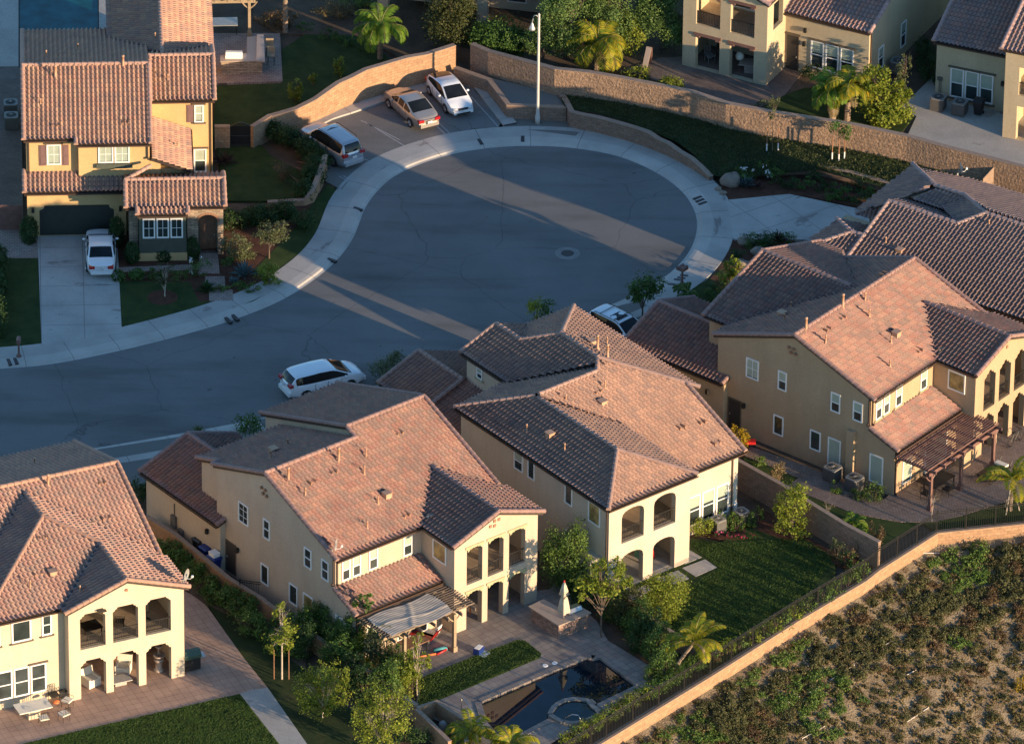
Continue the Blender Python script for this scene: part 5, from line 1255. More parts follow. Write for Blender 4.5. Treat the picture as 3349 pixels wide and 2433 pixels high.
def iron_fence(label, pts, h=1.45, step=.13, zb=.1):
    o = thing('iron_fence', label, 'fence', (0, 0, 0)); mb = MB(); pb = MB(); acc = 0
    for a, b in zip(pts[:-1], pts[1:]):
        L = (b-a).length; t = (b-a)/L; nr = Vector((-t.y, t.x, 0)); k = int(L/step)
        for z in (zb+.08, zb+h-.15, zb+h-.02):
            mb.add([(*(p+nr*w).xy, z+q) for p in (a, b) for w in (-.018, .018) for q in (-.018, .018)], [(0, 1, 5, 4), (2, 6, 7, 3), (1, 3, 7, 5), (0, 4, 6, 2)])
        for i in range(k):
            p = a+t*(L*i/k); w = .011
            mb.box(p.x-w, p.x+w, p.y-w, p.y+w, zb, zb+h)
        for i in range(int(L/2.4)+1):
            p = a+t*(L*i/(int(L/2.4)+1)); pb = MB(); pb.box(p.x-.035, p.x+.035, p.y-.035, p.y+.035, zb, zb+h+.06); pb.build('post', 'iron', o)
    mb.build('picket_panel', 'iron', o); return o
fin = [p+Vector((0, 0, 0)) for p in offset(fl, .02)]
iron_fence('black iron picket fence along the green back lawn and the pool', fin[:7])
iron_fence('black iron picket fence below the ochre house patio', fin[6:])
iron_fence('short black iron fence panel closing the side path of the beige house', [g('E', 1780, 580), g('E', 1935, 600)], 1.3)
# arched gate
gt = thing('gate', 'black arched iron gate between two short block walls', 'gate')
A_, B_ = g('a', 1710, 1090), g('a', 1866, 1090); t = (B_-A_); L = t.length; t /= L
m = MB()
for i in range(19):
    p = A_+t*(L*i/18); h = 1.45+.3*math.sin(math.pi*i/18); m.box(p.x-.02, p.x+.02, p.y-.02, p.y+.02, 0, h)
m.tube([A_+t*(L*i/18)+Vector((0, 0, 1.45+.3*math.sin(math.pi*i/18))) for i in range(19)], .035, 6)
m.tube([A_+Vector((0, 0, .15)), B_+Vector((0, 0, .15))], .03, 6); m.tube([A_+Vector((0, 0, .8)), B_+Vector((0, 0, .8))], .03, 6); m.build('gate_frame', 'iron', gt)
m = MB(); q = (A_+t*L*.5); m.box(q.x-L*.49, q.x+L*.49, q.y-.008, q.y+.008, .1, 1.5); m.build('mesh_panel', 'black', gt)
# wooden side gate by the driveway
m = MB(); a = g('e', 0, 345); b = g('e', 165, 345)
for i in range(14): p = a+(b-a)*i/14; m.box(p.x, p.x+.14, p.y-.03, p.y+.03, 0, 1.75+(.04 if i % 2 else 0))
m.box(a.x, b.x, a.y-.06, a.y-.03, .3, .42); m.box(a.x, b.x, a.y-.06, a.y-.03, 1.3, 1.42)
tag(m.build('board_gate', 'perg'), 'dark brown board gate at the side of the golden house garage', 'gate')
m = MB(); a, b = g('d', 1960, 1420, .8), g('d', 2050, 1400, .8); a2 = g('d', 2045, 1260, 2.2)
m.add([(a.x, a.y, .7), (b.x, b.y, .7), (b.x, b.y, 2.5), (a.x, a.y, 1.7), (a.x, a.y+.15, .7), (b.x, b.y+.15, .7), (b.x, b.y+.15, 2.5), (a.x, a.y+.15, 1.7)], [(0, 1, 2, 3), (7, 6, 5, 4), (3, 2, 6, 7), (0, 3, 7, 4), (1, 5, 6, 2)])
tag(m.build('wing_wall', 'cap'), 'small sloped stucco wing wall against the long block wall at the far right', 'wall')
# drain slots in the curb, manhole, lamp, mailboxes
for r, x, y, dx, dy in (('b', 1747, 1052, 28, 40), ('b', 2062, 1030, 0, 42), ('b', 840, 1547, 60, 20), ('f', 648, 340, 62, 22), ('e', 1693, 1012, 42, 40), ('e', 1745, 993, 42, 40), ('e', 68, 1322, 20, 44), ('e', 117, 1316, 20, 44), ('c', 1545, 1467, -60, 22), ('c', 1563, 1487, -60, 22), ('c', 1583, 1507, -60, 22), ('g', 1445, 456, 60, 6), ('g', 1425, 474, 60, 8), ('g', 1400, 488, 60, 8), ('g', 1352, 522, 60, 8)):
    a, b = g(r, x-dx/2, y-dy/2), g(r, x+dx/2, y+dy/2); m = MB(); stripe(m, a, b, .2, .0)
    m = MB(); t = (b-a).normalized(); nr = Vector((-t.y, t.x, 0))*.11
    zz = [(.012, .012)]
    m.prism([(a+nr).xy, (a-nr).xy, (b-nr).xy, (b+nr).xy], -.1, .012)
    tag(m.build('drain_slot', 'black'), 'short dark drain slot set across the concrete kerb', 'drain', 'drain slots in the kerb')
c = g('g', 580, 292, ZR); m = MB(); m.lathe([(.01, .012), (.76, .012), (.79, .003)], 28, (c.x, c.y, ZR))
mo = tag(m.build('manhole', 'conc2' if 'conc2' in M else 'slab'), 'round iron manhole cover in a concrete collar on the street', 'manhole')
mo.data.materials[0] = plain('collar', (.2, .195, .185), .9)
m = MB(); m.lathe([(.01, .03), (.38, .03), (.41, .012)], 24, (c.x, c.y, ZR)); m.build('cover', 'manh', mo)
lp0 = g('c', 358, 915)
lt = thing('street_lamp', 'tall pale street lamp post with a hanging bell lantern', 'street lamp', lp0)
m = MB(); m.lathe([(.17, 0), (.17, .45), (.12, .7), (.1, 1.0), (.095, 2.2), (.075, 7.7), (.06, 7.75), (.09, 7.85), (.01, 7.98)], 12); m.build('pole', 'post', lt, True)
m = MB(); m.tube([(0, 0, 7.65), (-.15, 0, 7.8), (-.3, 0, 7.78), (-.38, 0, 7.55), (-.42, 0, 7.3)], .03, 6); m.build('arm', 'post', lt, True)
m = MB(); m.lathe([(.02, 7.35), (.08, 7.25), (.12, 7.1), (.24, 6.85), (.27, 6.72), (.24, 6.66), (.02, 6.6)], 14, (-.43, 0, 0)); lo_ = m.build('lantern', 'galv', lt, True); lo_.scale = (.8, .8, .8); lo_.location = (-.085, 0, 1.44)
def mailbox(p, n, label):
    t_ = thing('mailbox', label, 'mailbox', p); m = MB(); m.lathe([(.16, 0), (.15, .12), (.07, .16), (.06, 1.0), (.09, 1.05)], 10); m.build('post', 'perg', t_)
    for i in range(n):
        x = (i-(n-1)/2)*.28; m = MB(); m.prof([(-.13, 1.06)]+[(-.13*math.cos(math.pi*k/6), 1.2+.12*math.sin(math.pi*k/6)) for k in range(7)]+[(.13, 1.06)], 'y', -.3, .25)
        m.v = [(v[0]+x, v[1], v[2]) for v in m.v]; m.build('box', 'perg', t_)
    return t_
mailbox(g('e', 140, 1283), 1, 'single dark brown mailbox on a turned post by the left driveway')
mailbox(g('g', 1430, 520), 2, 'pair of dark brown mailboxes on one post by the right pavement').rotation_euler.z = rad(-40)
# ---------------------------------------------------------------- vehicles
def interp(pts, x):
    xs = [p[0] for p in pts]; ys = [p[1] for p in pts]
    return float(np.interp(x, xs, ys))

def car(name, label, cat, pos, head, Ln, Wd, top, belt, glass, pillars, paint, extra=(), wheel_r=.33, wb=None, plate=True, taper=.2, sunroof=None, rails=False, tail_hi=False, roofglass=None):
    """x forward. top: roof/hood profile; belt: height of the waist; glass: [(x0,x1,'top'|'side')]"""
    R = thing(name, label, cat, pos, rad(head))
    hl = Ln/2; xs = sorted(set([round(-hl+Ln*i/60, 3) for i in range(61)]+[p[0] for p in top]))
    hw = Wd/2
    def sec(x):
        e = abs(x)/hl; w = hw*(1-taper*e**5-.03*e**2); zb = .22+.10*max(0, e-.8)*5; zt = sum(interp(top, x+dx) for dx in (-.1, -.05, 0, .05, .1))/5; be = min(interp(belt, x), zt-.03)
        up = max(0.0, zt-be-.06); wr = w-.05-.42*up*.8
        e2 = w*.985
        return [(0, zb), (w*.9, zb), (w, zb+.16), (w*1.0, (zb+be)/2+.08), (e2, be-.03), (w-.05, be+.025), ((w-.05+wr)/2+.005, be+.025+max(.002, (zt-be-.1)*.55)), (wr, max(be+.03, zt-.055)), (wr-.09, max(be+.035, zt-.018)), (wr*.5, zt-.003+.0), (0, zt)]
    secs = [sec(x) for x in xs]; k = len(secs[0])
    V = []; idx = {}
    for i, x in enumerate(xs):
        for side in (1, -1):
            for j, (y, z) in enumerate(secs[i]):
                V.append((x-(.16 if x > 0 else -.16)*(abs(y)/hw)**2*max(0, abs(x)/hl-.75)*4, y*side, z)); idx[(i, side, j)] = len(V)-1
    groups = {'body': [], 'windshield': [], 'rear_window': [], 'side_window': [], 'side_window ': []}
    for i in range(len(xs)-1):
        xm = (xs[i]+xs[i+1])/2
        for side in (1, -1):
            for j in range(k-1):
                f = [idx[(i, side, j)], idx[(i+1, side, j)], idx[(i+1, side, j+1)], idx[(i, side, j+1)]]
                if side == -1: f = f[::-1]
                kind = 'body'
                for a, b, wh in glass:
                    if a <= xm <= b:
                        if wh == 'front' and j in (8, 9): kind = 'windshield'
                        if wh == 'rear' and j in (8, 9): kind = 'rear_window'
                        if wh == 'side' and j in (5, 6) and not any(abs(xm-p) < .05 for p in pillars): kind = 'side_window' if side == 1 else 'side_window '
                groups[kind].append(f)
    for e, i in ((-1, 0), (1, len(xs)-1)):
        for side in (1, -1):
            for j in range(k-1):
                pass
        loop = [idx[(i, 1, j)] for j in range(k)]+[idx[(i, -1, j)] for j in range(k-1, -1, -1)]
        groups['body'].append(loop if e == 1 else loop[::-1])
    body = None
    for nm in ('body', 'windshield', 'rear_window', 'side_window', 'side_window '):
        fs = groups[nm]
        if not fs: continue
        used = sorted({v for f in fs for v in f}); mp = {v: n for n, v in enumerate(used)}
        m = MB(); m.add([V[v] for v in used], [tuple(mp[v] for v in f) for f in fs])
        o = m.build(nm.strip(), paint if nm == 'body' else 'cglass', R if nm == 'body' else body)
        o.data.polygons.foreach_set('use_smooth', [len(p.vertices) == 4 for p in o.data.polygons])
        if nm == 'body': body = o
    # merge the halves at the centre line so that shading is smooth
    import bmesh
    bm = bmesh.new(); bm.from_mesh(body.data); bmesh.ops.remove_doubles(bm, verts=bm.verts, dist=.0005); bm.to_mesh(body.data); bm.free()
    wb = wb or Ln*.58
    for x in (-wb/2-.05, wb/2-.05):
        for sd_ in (1, -1):
            yo = sd_*(hw-.02)
            m = MB(); y0, y1 = yo-sd_*.22, yo+sd_*.035
            m.rings([[(x+math.cos(2*math.pi*i/20)*r, y, wheel_r+math.sin(2*math.pi*i/20)*r) for i in range(20)] for y, r in ((y0, wheel_r), (yo, wheel_r), (y1, wheel_r*.93), (y1, wheel_r*.68), (y1-sd_*.04, wheel_r*.66))])
            w_ = m.build('wheel', 'tyre', R)
            m = MB(); m.rings([[(x+math.cos(2*math.pi*i/16)*r, y, wheel_r+math.sin(2*math.pi*i/16)*r) for i in range(16)] for y, r in ((y1-sd_*.03, wheel_r*.64), (y1-.002*sd_, wheel_r*.6), (y1+sd_*.004, wheel_r*.12))])
            for q in range(5):
                a = 2*math.pi*q/5
                m.tube([(x+math.cos(a)*.04, y1, wheel_r+math.sin(a)*.04), (x+math.cos(a)*wheel_r*.6, y1, wheel_r+math.sin(a)*wheel_r*.6)], .03, 4)
            m.build('rim', 'rim', w_)
            m = MB(); ar = wheel_r*1.13; pts = []
            for i in range(13):
                a = math.pi*i/12; pts.append((x+math.cos(a)*ar, wheel_r+math.sin(a)*ar))
            pts = [(x+ar, .22)]+pts+[(x-ar, .22)]
            m.add([(a, yo+sd_*.023, b) for a, b in pts], [tuple(range(len(pts)))]); m.build('wheel_arch', 'black', R)
    zb = interp(belt, hl)
    for sd_ in (1, -1):
        e = hw*(1-taper)-.18
        m = MB(); xh = hl-.16; zt = interp(top, xh)
        m.rings([[(xh+.13-dx, sd_*(e-.1+yy), .62+zz) for dx, yy, zz in r] for r in ([(0, -.14, -.05), (0.02, .16, -.05), (.03, .17, .05), (.01, -.12, .06)], [(.28, -.08, .0), (.28, .24, .02), (.30, .24, .1), (.28, .0, .1)])]); m.build('headlight', 'headl', R, True)
        m = MB(); xt = -hl; z0 = 1.0 if tail_hi else .72
        m.box(xt-.015, xt+.24, min(sd_*(e-.16), sd_*(e+.2)), max(sd_*(e-.16), sd_*(e+.2)), z0-.02, z0+.17); m.build('tail_light', 'tail', R)
        m = MB(); m.blob((hl*.28 if cat != 'van' else hl*.42, sd_*(hw+.1), interp(belt, .6)+.06), (.09, .12, .08), 3, 6, 8, .02); m.build('mirror', paint, R, True)
        m = MB()
        for xx in (.15*hl, -.12*hl): m.box(xx-.09, xx+.09, sd_*hw*.998-.012, sd_*hw*.998+.015, interp(belt, xx)-.12, interp(belt, xx)-.09)
        m.build('door_handle', paint, R)
        m = MB()
        for xx in (hl*.33, -.02*hl, -hl*.36): m.box(xx-.008, xx+.008, sd_*hw-.012, sd_*hw+.001, .34, interp(belt, xx)-.04)
        m.build('door_seam', 'black', R)
    m = MB(); e = hw*(1-taper)*.88
    m.box(-hl-.05, -hl+.12, -e, e, .34, .58); m.build('bumper', paint, R)
    m = MB(); m.box(hl-.14, hl+.04, -e, e, .32, .54); m.build('bumper', paint, R)
    m = MB(); m.box(hl-.02, hl+.046, -e*.72, e*.72, .30, .40); m.box(hl-.1, hl+.03, -e*.5, e*.5, .60, .68); m.build('grille', 'black', R)
    m = MB(); m.box(-hl-.065, -hl-.03, -.16, .16, .60 if not tail_hi else .82, .75 if not tail_hi else .97); m.build('licence_plate', 'plate', R)
    m = MB(); m.box(hl+.03, hl+.055, -.15, .15, .42, .53); m.build('licence_plate', 'plate', R)
    if sunroof:
        a, b, c = sunroof; m = MB(); za, zb_ = interp(top, a)+.006, interp(top, b)+.006
        m.add([(a, -c, za-.008), (b, -c, zb_-.008), (b, 0, zb_+.004), (a, 0, za+.004), (b, c, zb_-.008), (a, c, za-.008)], [(0, 1, 2, 3), (3, 2, 4, 5)]); m.build('sunroof', 'cglass', R)
    if rails:
        for sd_ in (1, -1):
            m = MB(); q = [(-hl*.72, .0), (-hl*.68, .07), (0, .07), (hl*.12, .07), (hl*.16, 0)]
            m.tube([(x, sd_*(hw-.27), interp(top, x)-.03+z) for x, z in q], .02, 5); m.build('roof_rail', 'black', R)
        if rails == 2:
            for x in (-hl*.5, -.02): m = MB(); m.tube([(x, -hw+.25, interp(top, x)+.05), (x, hw-.25, interp(top, x)+.05)], .025, 5); m.build('roof_bar', 'black', R)
    return R

M['pt_white'] = carpaint('white_paint', (.72, .74, .76)); M['pt_silver'] = carpaint('silver_paint', (.42, .43, .46), .55, .32); M['pt_gold'] = carpaint('champagne_paint', (.42, .37, .32), .5, .33)
SED = dict(top=[(-2.55, .82), (-2.5, .98), (-1.9, 1.06), (-1.72, 1.08), (-.95, 1.42), (-.5, 1.47), (.2, 1.46), (.55, 1.38), (1.3, 1.02), (1.6, .98), (2.3, .84), (2.5, .68), (2.55, .6)],
           belt=[(-2.55, .8), (-2, .95), (1.2, .95), (2, .86), (2.55, .58)], glass=[(-1.72, -.9, 'rear'), (.5, 1.3, 'front'), (-1.45, 1.05, 'side')], pillars=(-.72, .18))
car('sedan', 'white sedan parked on the left concrete driveway facing the garage', 'car', g('e', 748, 560)+Vector((0, 0, .02)), 93.5, 5.1, 1.86, paint='pt_white', **SED)
SEG = dict(top=[(-2.5, .8), (-2.44, .95), (-1.85, 1.04), (-1.6, 1.06), (-.75, 1.37), (-.3, 1.42), (.2, 1.41), (.6, 1.32), (1.35, .98), (1.65, .93), (2.3, .8), (2.45, .66), (2.5, .58)],
           belt=[(-2.5, .78), (-2, .92), (1.2, .92), (2, .82), (2.5, .56)], glass=[(-1.6, -.7, 'rear'), (.52, 1.35, 'front'), (-1.35, 1.05, 'side')], pillars=(-.55, .22))
car('sedan', 'champagne rounded sedan parked nose to the curved wall', 'car', g('b', 1235, 850), 119, 5.0, 1.84, paint='pt_gold', **SEG)
car('hatchback', 'white hatchback parked with its bonnet towards the street', 'car', g('b', 1520, 760), -66, 4.48, 1.75, paint='pt_white', taper=.14,
    top=[(-2.24, .85), (-2.2, 1.12), (-2.0, 1.2), (-1.2, 1.38), (-.3, 1.49), (.1, 1.48), (.45, 1.38), (1.35, .98), (1.7, .88), (2.1, .74), (2.2, .62), (2.24, .56)],
    belt=[(-2.24, .84), (-1.8, 1.0), (1.2, .92), (1.8, .8), (2.24, .54)], glass=[(-2.1, -1.0, 'rear'), (.3, 1.3, 'front'), (-1.7, 1.1, 'side')], pillars=())
car('suv', 'silver three-row estate car with sunroof parked at the left end of the court', 'car', g('b', 640, 1135), 127, 5.1, 1.95, paint='pt_silver', taper=.18, wheel_r=.38, tail_hi=True, rails=1,
    top=[(-2.55, .9), (-2.5, 1.15), (-2.25, 1.72), (-2.05, 1.8), (-.5, 1.85), (.3, 1.82), (.55, 1.74), (1.2, 1.2), (1.5, 1.14), (2.35, 1.02), (2.5, .85), (2.55, .7)],
    belt=[(-2.55, .88), (-2.4, 1.12), (1.0, 1.08), (2, 1.0), (2.55, .68)], glass=[(-2.47, -2.2, 'rear'), (.42, 1.2, 'front'), (-2.2, .95, 'side')], pillars=(), sunroof=(-.2, .4, .42))
car('minivan', 'white minivan parked along the near kerb of the street', 'van', g('f', 575, 1305, ZR)+Vector((0, .3, .0)), 27, 5.1, 1.98, paint='pt_white', taper=.18, wheel_r=.34, tail_hi=True,
    top=[(-2.55, .9), (-2.5, 1.1), (-2.15, 1.5), (-1.9, 1.58), (-.5, 1.62), (.3, 1.58), (.6, 1.5), (1.55, 1.08), (1.85, 1.05), (2.35, .88), (2.5, .7), (2.55, .6)],
    belt=[(-2.55, .88), (-2.4, 1.05), (1.4, 1.02), (2.1, .88), (2.55, .58)], glass=[(-2.46, -2.12, 'rear'), (.6, 1.6, 'front'), (-2.15, 1.3, 'side')], pillars=())
car('suv', 'white estate car with roof bars half hidden on the driveway between two houses', 'car', g('K', 1250, 205, .85)+Vector((0, 0, -.85)), -44, 4.7, 1.85, paint='pt_white', taper=.18, wheel_r=.36, tail_hi=True, rails=2,
    top=[(-2.35, .9), (-2.3, 1.12), (-2.0, 1.5), (-1.8, 1.56), (-.4, 1.6), (.2, 1.57), (.5, 1.48), (1.2, 1.1), (1.5, 1.06), (2.15, .95), (2.3, .8), (2.35, .66)],
    belt=[(-2.35, .88), (-2.2, 1.05), (1.0, 1.02), (1.8, .94), (2.35, .64)], glass=[(-2.25, -1.92, 'rear'), (.38, 1.2, 'front'), (-1.95, .95, 'side')], pillars=(), sunroof=(-.55, .2, .45))
# ---------------------------------------------------------------- vegetation
def leafquads(C, N, size, rng, asp=1.7, jitter=.8):
    """diamond leaves at C facing roughly N"""
    n = len(C)
    N = N+rng.normal(0, jitter, (n, 3)); N /= np.linalg.norm(N, axis=1)[:, None]+1e-9
    T = rng.normal(0, 1, (n, 3)); T -= N*(T*N).sum(1)[:, None]; T /= np.linalg.norm(T, axis=1)[:, None]+1e-9
    B = np.cross(N, T); s = size*rng.uniform(.6, 1.35, (n, 1))
    V = np.stack([C-T*s*asp/2, C+B*s*.5, C+T*s*asp/2, C-B*s*.5], 1).reshape(-1, 3)
    F = np.arange(4*n).reshape(n, 4)
    return V, F

def cloud(blobs, dens, size, seed, clump=.2, hollow=.55, per=26):
    """leaf clumps spread through ellipsoids (x,y,z,rx,ry,rz)"""
    rng = np.random.default_rng(seed); Cs, Ns = [], []
    for x, y, z, rx, ry, rz in blobs:
        n = int(dens*(rx*ry+ry*rz+rx*rz)/3*4*math.pi); k = max(4, n//per)
        d = rng.normal(0, 1, (k, 3)); d /= np.linalg.norm(d, axis=1)[:, None]
        r = (hollow+(1-hollow)*rng.uniform(0, 1, (k, 1))**.6)*rng.uniform(.82, 1.14, (k, 1))
        cc = d*r
        pick = rng.integers(0, k, n); p = cc[pick]+rng.normal(0, clump, (n, 3))
        Cs.append(p*np.array([rx, ry, rz])+np.array([x, y, z])); Ns.append(d[pick]+np.array([0, 0, .4]))
    C = np.concatenate(Cs); N = np.concatenate(Ns)
    return leafquads(C, N, size, rng)

def crown_obj(blobs, mat, root, dens=40, size=.13, seed=1, name='crown', clump=.2, hollow=.55):
    V, F = cloud(blobs, dens*2.1, size*.76, seed, clump, hollow, 4 if clump < .1 else 30)
    return npmesh(name, V, F, mat, root)

def limbs(root, h, r, tips, mat='bark', base=(0, 0), seed=0, name='trunk', lean=(0, 0), fork=.55, twigs=0):
    rg = random.Random(seed); m = MB(); top = Vector((base[0]+lean[0], base[1]+lean[1], h))
    m.tube([(base[0], base[1], -.1), (base[0]+lean[0]*.3+rg.uniform(-.04, .04), base[1]+lean[1]*.3, h*.4), top], r, 7, r*.62)
    for t in tips:
        t = Vector(t); st = Vector((base[0], base[1], 0)).lerp(top, fork+(1-fork)*rg.random()); mid = st.lerp(t, .5)+Vector((rg.uniform(-.1, .1), rg.uniform(-.1, .1), .08*(t-st).length))
        m.tube([st, mid, t], r*.45, 5, r*.1)
        for _ in range(twigs):
            e = mid.lerp(t, rg.random())+Vector((rg.uniform(-.4, .4), rg.uniform(-.4, .4), rg.uniform(0, .55))); m.tube([mid, e], r*.16, 4, r*.05)
    return m.build(name, mat, root)

def tree(label, p, h, blobs, mat='lf_mid', r=.09, bark='bark', dens=38, size=.13, seed=1, cat='tree', name='tree', group=None, z=0, twigs=2, clump=.15, hollow=.45, lean=(0, 0)):
    R = thing(name, label, cat, p, 0, group)
    limbs(R, h, r, [(b[0]+random.uniform(-.2, .2)*b[3], b[1]+random.uniform(-.2, .2)*b[4], b[2]+.3*b[5]) for b in blobs for _ in range(3)], bark, (0, 0), seed, lean=lean, twigs=twigs)
    crown_obj(blobs, mat, R, dens, size, seed, clump=clump, hollow=hollow)
    return R

def shrub(label, p, blobs, mat='lf_mid', dens=55, size=.1, seed=1, name='shrub', cat='shrub', group=None, clump=.18, hollow=.6, stems=True):
    R = thing(name, label, cat, p, 0, group)
    if stems:
        m = MB(); rg = random.Random(seed)
        for b in blobs:
            for _ in range(4):
                m.tube([(b[0]*.6, b[1]*.6, -.05), (b[0]+rg.uniform(-.5, .5)*b[3], b[1]+rg.uniform(-.5, .5)*b[4], b[2]+.4*b[5])], .02, 4, .008)
        m.build('stem', 'bark', R)
    crown_obj(blobs, mat, R, dens, size, seed, 'foliage', clump, hollow)
    return R

def hedge(label, pts, h, w, mat='lf_dark', seed=1, dens=105, size=.1, z=0, name='hedge'):
    bl = []
    for a, b in zip(pts[:-1], pts[1:]):
        L = (b-a).length; n = max(1, int(L/(w*.8)))
        for i in range(n+1):
            q = a+(b-a)*i/n; bl.append((q.x-pts[0].x, q.y-pts[0].y, h*.52, w*.62, w*.62, h*.52))
    return shrub(label, pts[0], bl, mat, dens, size, seed, name, 'hedge')

def palm(label, p, h, n=15, fl=2.2, lean=(0, 0), mat='lf_palm', seed=1, dead=3, r=.16, name='palm_tree', braces=False, droop=1.0, group=None):
    R = thing(name, label, 'palm', p, 0, group); rg = np.random.default_rng(seed)
    m = MB(); top = Vector((lean[0], lean[1], h)); pts = [Vector((0, 0, -.1)), Vector((lean[0]*.25, lean[1]*.25, h*.45)), top]
    k = max(3, int(h/.16)); rs = []
    for i in range(k+1):
        t = i/k; c = pts[0].lerp(pts[1], min(1, t*2)) if t < .5 else pts[1].lerp(top, t*2-1); rr = r*(1.15-.3*t)*(1.12 if i % 2 else .95)
        rs.append([(c.x+math.cos(a)*rr, c.y+math.sin(a)*rr, c.z) for a in [q*math.pi/4 for q in range(8)]])
    m.rings(rs); m.build('trunk', 'palmbark', R)
    def fronds(n, e0, e1, dr, nm, mt, ln):
        Vs, Fs, off = [], [], 0; mb = MB()
        for i in range(n):
            az = 2*math.pi*(i*.381966+.07*rg.random()); e = e0+(e1-e0)*rg.random(); L = ln*rg.uniform(.8, 1.1)
            P = []; cur = np.array([top.x, top.y, top.z]); an = e
            for s in range(10):
                P.append(cur.copy()); d = np.array([math.cos(az)*math.cos(an), math.sin(az)*math.cos(an), math.sin(an)]); cur = cur+d*L/9; an -= dr*(.5+s*.18)*rg.uniform(.9, 1.1)*.17
            P = np.array(P); mb.tube([Vector(q) for q in P], .022, 4, .006)
            side = np.array([-math.sin(az), math.cos(az), 0]); T = np.linspace(.1, 1, 34)
            for t in T:
                q = np.array([np.interp(t*9, range(10), P[:, j]) for j in range(3)]); ax = P[min(9, int(t*9)+1)]-P[min(8, int(t*9))]; ax /= np.linalg.norm(ax)+1e-9
                ll = L*.27*(math.sin(math.pi*min(1, t*.86+.1))**.6)
                for sg in (1, -1):
                    tip = q+side*sg*ll*.82+ax*ll*.45+np.array([0, 0, -ll*(.28+.25*rg.random())*droop]); w = ax*.045
                    mid = (q+tip)/2+np.array([0, 0, .04]); Vs += [q-w*.5, mid-w, tip, mid+w]; Fs.append([off, off+1, off+2, off+3]); off += 4
        o = npmesh(nm, np.array(Vs), np.array(Fs), mt, R); mb.build('rib', 'lf_straw' if nm == 'dead_frond' else 'stalk', o)
    fronds(n, .1 if droop > .8 else .35, 1.4, 1.3 if droop > .8 else .9, 'fronds', mat, fl)
    if dead: fronds(dead, -.9, -.3, .6, 'dead_frond', 'lf_straw', fl*.8)
    if braces:
        for a in (0, 2.1, 4.2): m = MB(); m.tube([(math.cos(a)*.55, math.sin(a)*.55, 0), (math.cos(a)*.1, math.sin(a)*.1, h*.8)], .035, 5); m.build('brace', 'birch', R)
    return R
M['stalk'] = plain('frond_stalk', (.22, .22, .06), .6)

def rosette(label, p, n, L, mat, name, cat, seed=1, w=.07, up=.5, group=None, bend=.25):
    R = thing(name, label, cat, p, 0, group); rg = np.random.default_rng(seed); V, F = [], []
    for i in range(n):
        az = i*2.39996; e = up+(1.35-up)*(i/n)+rg.uniform(-.1, .1); l = L*rg.uniform(.75, 1.1); d = np.array([math.cos(az)*math.cos(e), math.sin(az)*math.cos(e), math.sin(e)]); s = np.array([-math.sin(az), math.cos(az), 0])
        b = d*.08; m1 = d*l*.55+np.array([0, 0, -.02]); t = d*l+np.array([0, 0, -bend*l*math.cos(e)]); o = len(V)
        V += [b-s*w*.6, b+s*w*.6, m1+s*w, t, m1-s*w]; F.append((o, o+1, o+2, o+3, o+4))
    m = MB(); m.add(V, F); m.build('leaves', mat, R); m = MB(); m.lathe([(.07, -.05), (.09, .06), (.03, .16)], 7); m.build('base', 'bark', R)
    return R

def flowers(root, blobs, mat, n, size, seed):
    V, F = cloud(blobs, n, size, seed, .1, .85); npmesh('flowers', V, F, mat, root)

# -- upper edge of the picture, beyond the walls
palm('feathery green palm on the slope behind the curved sunlit wall', g('b', 1005, 435), 2.3, 22, 2.3, mat='lf_palm', seed=3, dead=0)
palm('tall slim palm at the upper edge beside the slatted patio cover', g('b', 302, 240), 5.2, 14, 2.2, seed=4, dead=2, r=.15)
tree('drooping dark conifer above the corner of the curved wall', g('b', 1520, 330, .9), 4.5, [(0, .2, 1.4, 1.7, 1.5, 1.3), (.1, .2, 3.0, 1.55, 1.4, 1.4), (.1, .3, 4.6, 1.2, 1.1, 1.3), (0, .3, 6.0, .8, .8, 1.1)], 'lf_coni', .16, dens=110, size=.11, seed=5, clump=.16)
palm('yellow-green palm with two stout trunks behind the long block wall', g('c', 800, 520, 1), 2.0, 24, 2.5, mat='lf_palmy', seed=6, dead=4, r=.2)
for i, (x, y, s, lb) in enumerate(((560, 420, 1.05, 'weeping pepper tree left of the yellow-green palm'), (900, 330, 1.25, 'large weeping pepper tree filling the upper edge behind the yellow-green palm'), (1280, 350, 1.05, 'weeping pepper tree beside the two-storey open bays'))):
    bl = [(0, 0, 3.6*s, 1.5*s, 1.3*s, 1.2*s)]
    for q in range(13):
        a = q*2.4; rr_ = (.5+1.5*((q*.37) % 1))*s; bl.append((math.cos(a)*rr_, math.sin(a)*rr_*.8, (1.3+3.2*((q*.618) % 1))*s, .62*s, .6*s, 1.15*s))
    tree(lb, g('c', x, y, 1), 3.2*s, bl, 'lf_pepper', .17, dens=62, size=.1, seed=20+i, clump=.2, hollow=.3)
tree('small weeping tree just right of the street lamp behind the wall', g('c', 400, 440, 1), 2.0, [(0, 0, 2.2, .9, .8, 1.1), (-.7, 0, 1.3, .7, .7, .9), (.6, 0, 1.2, .7, .7, .9)], 'lf_pepper', .09, dens=85, size=.09, seed=26)
shrub('dark rounded citrus bush left of the street lamp', g('c', 90, 370, 1), [(0, 0, 1.0, 1.5, 1.2, 1.1), (.9, -.2, .7, .9, .8, .8), (-1.1, 0, .9, 1.0, .9, .9)], 'lf_mid', 70, .12, 27)
shrub('bright green citrus bush between the yellow-green palm and the pepper tree', g('c', 1060, 400, 1), [(0, 0, 1.2, .75, .7, 1.2), (-.2, 0, 2.2, .6, .6, .8)], 'lf_lime', 80, .12, 28)
shrub('low spreading lime shrub behind the long wall', g('c', 1100, 590, 1), [(0, 0, .35, .9, .6, .5)], 'lf_lime', 90, .1, 29)
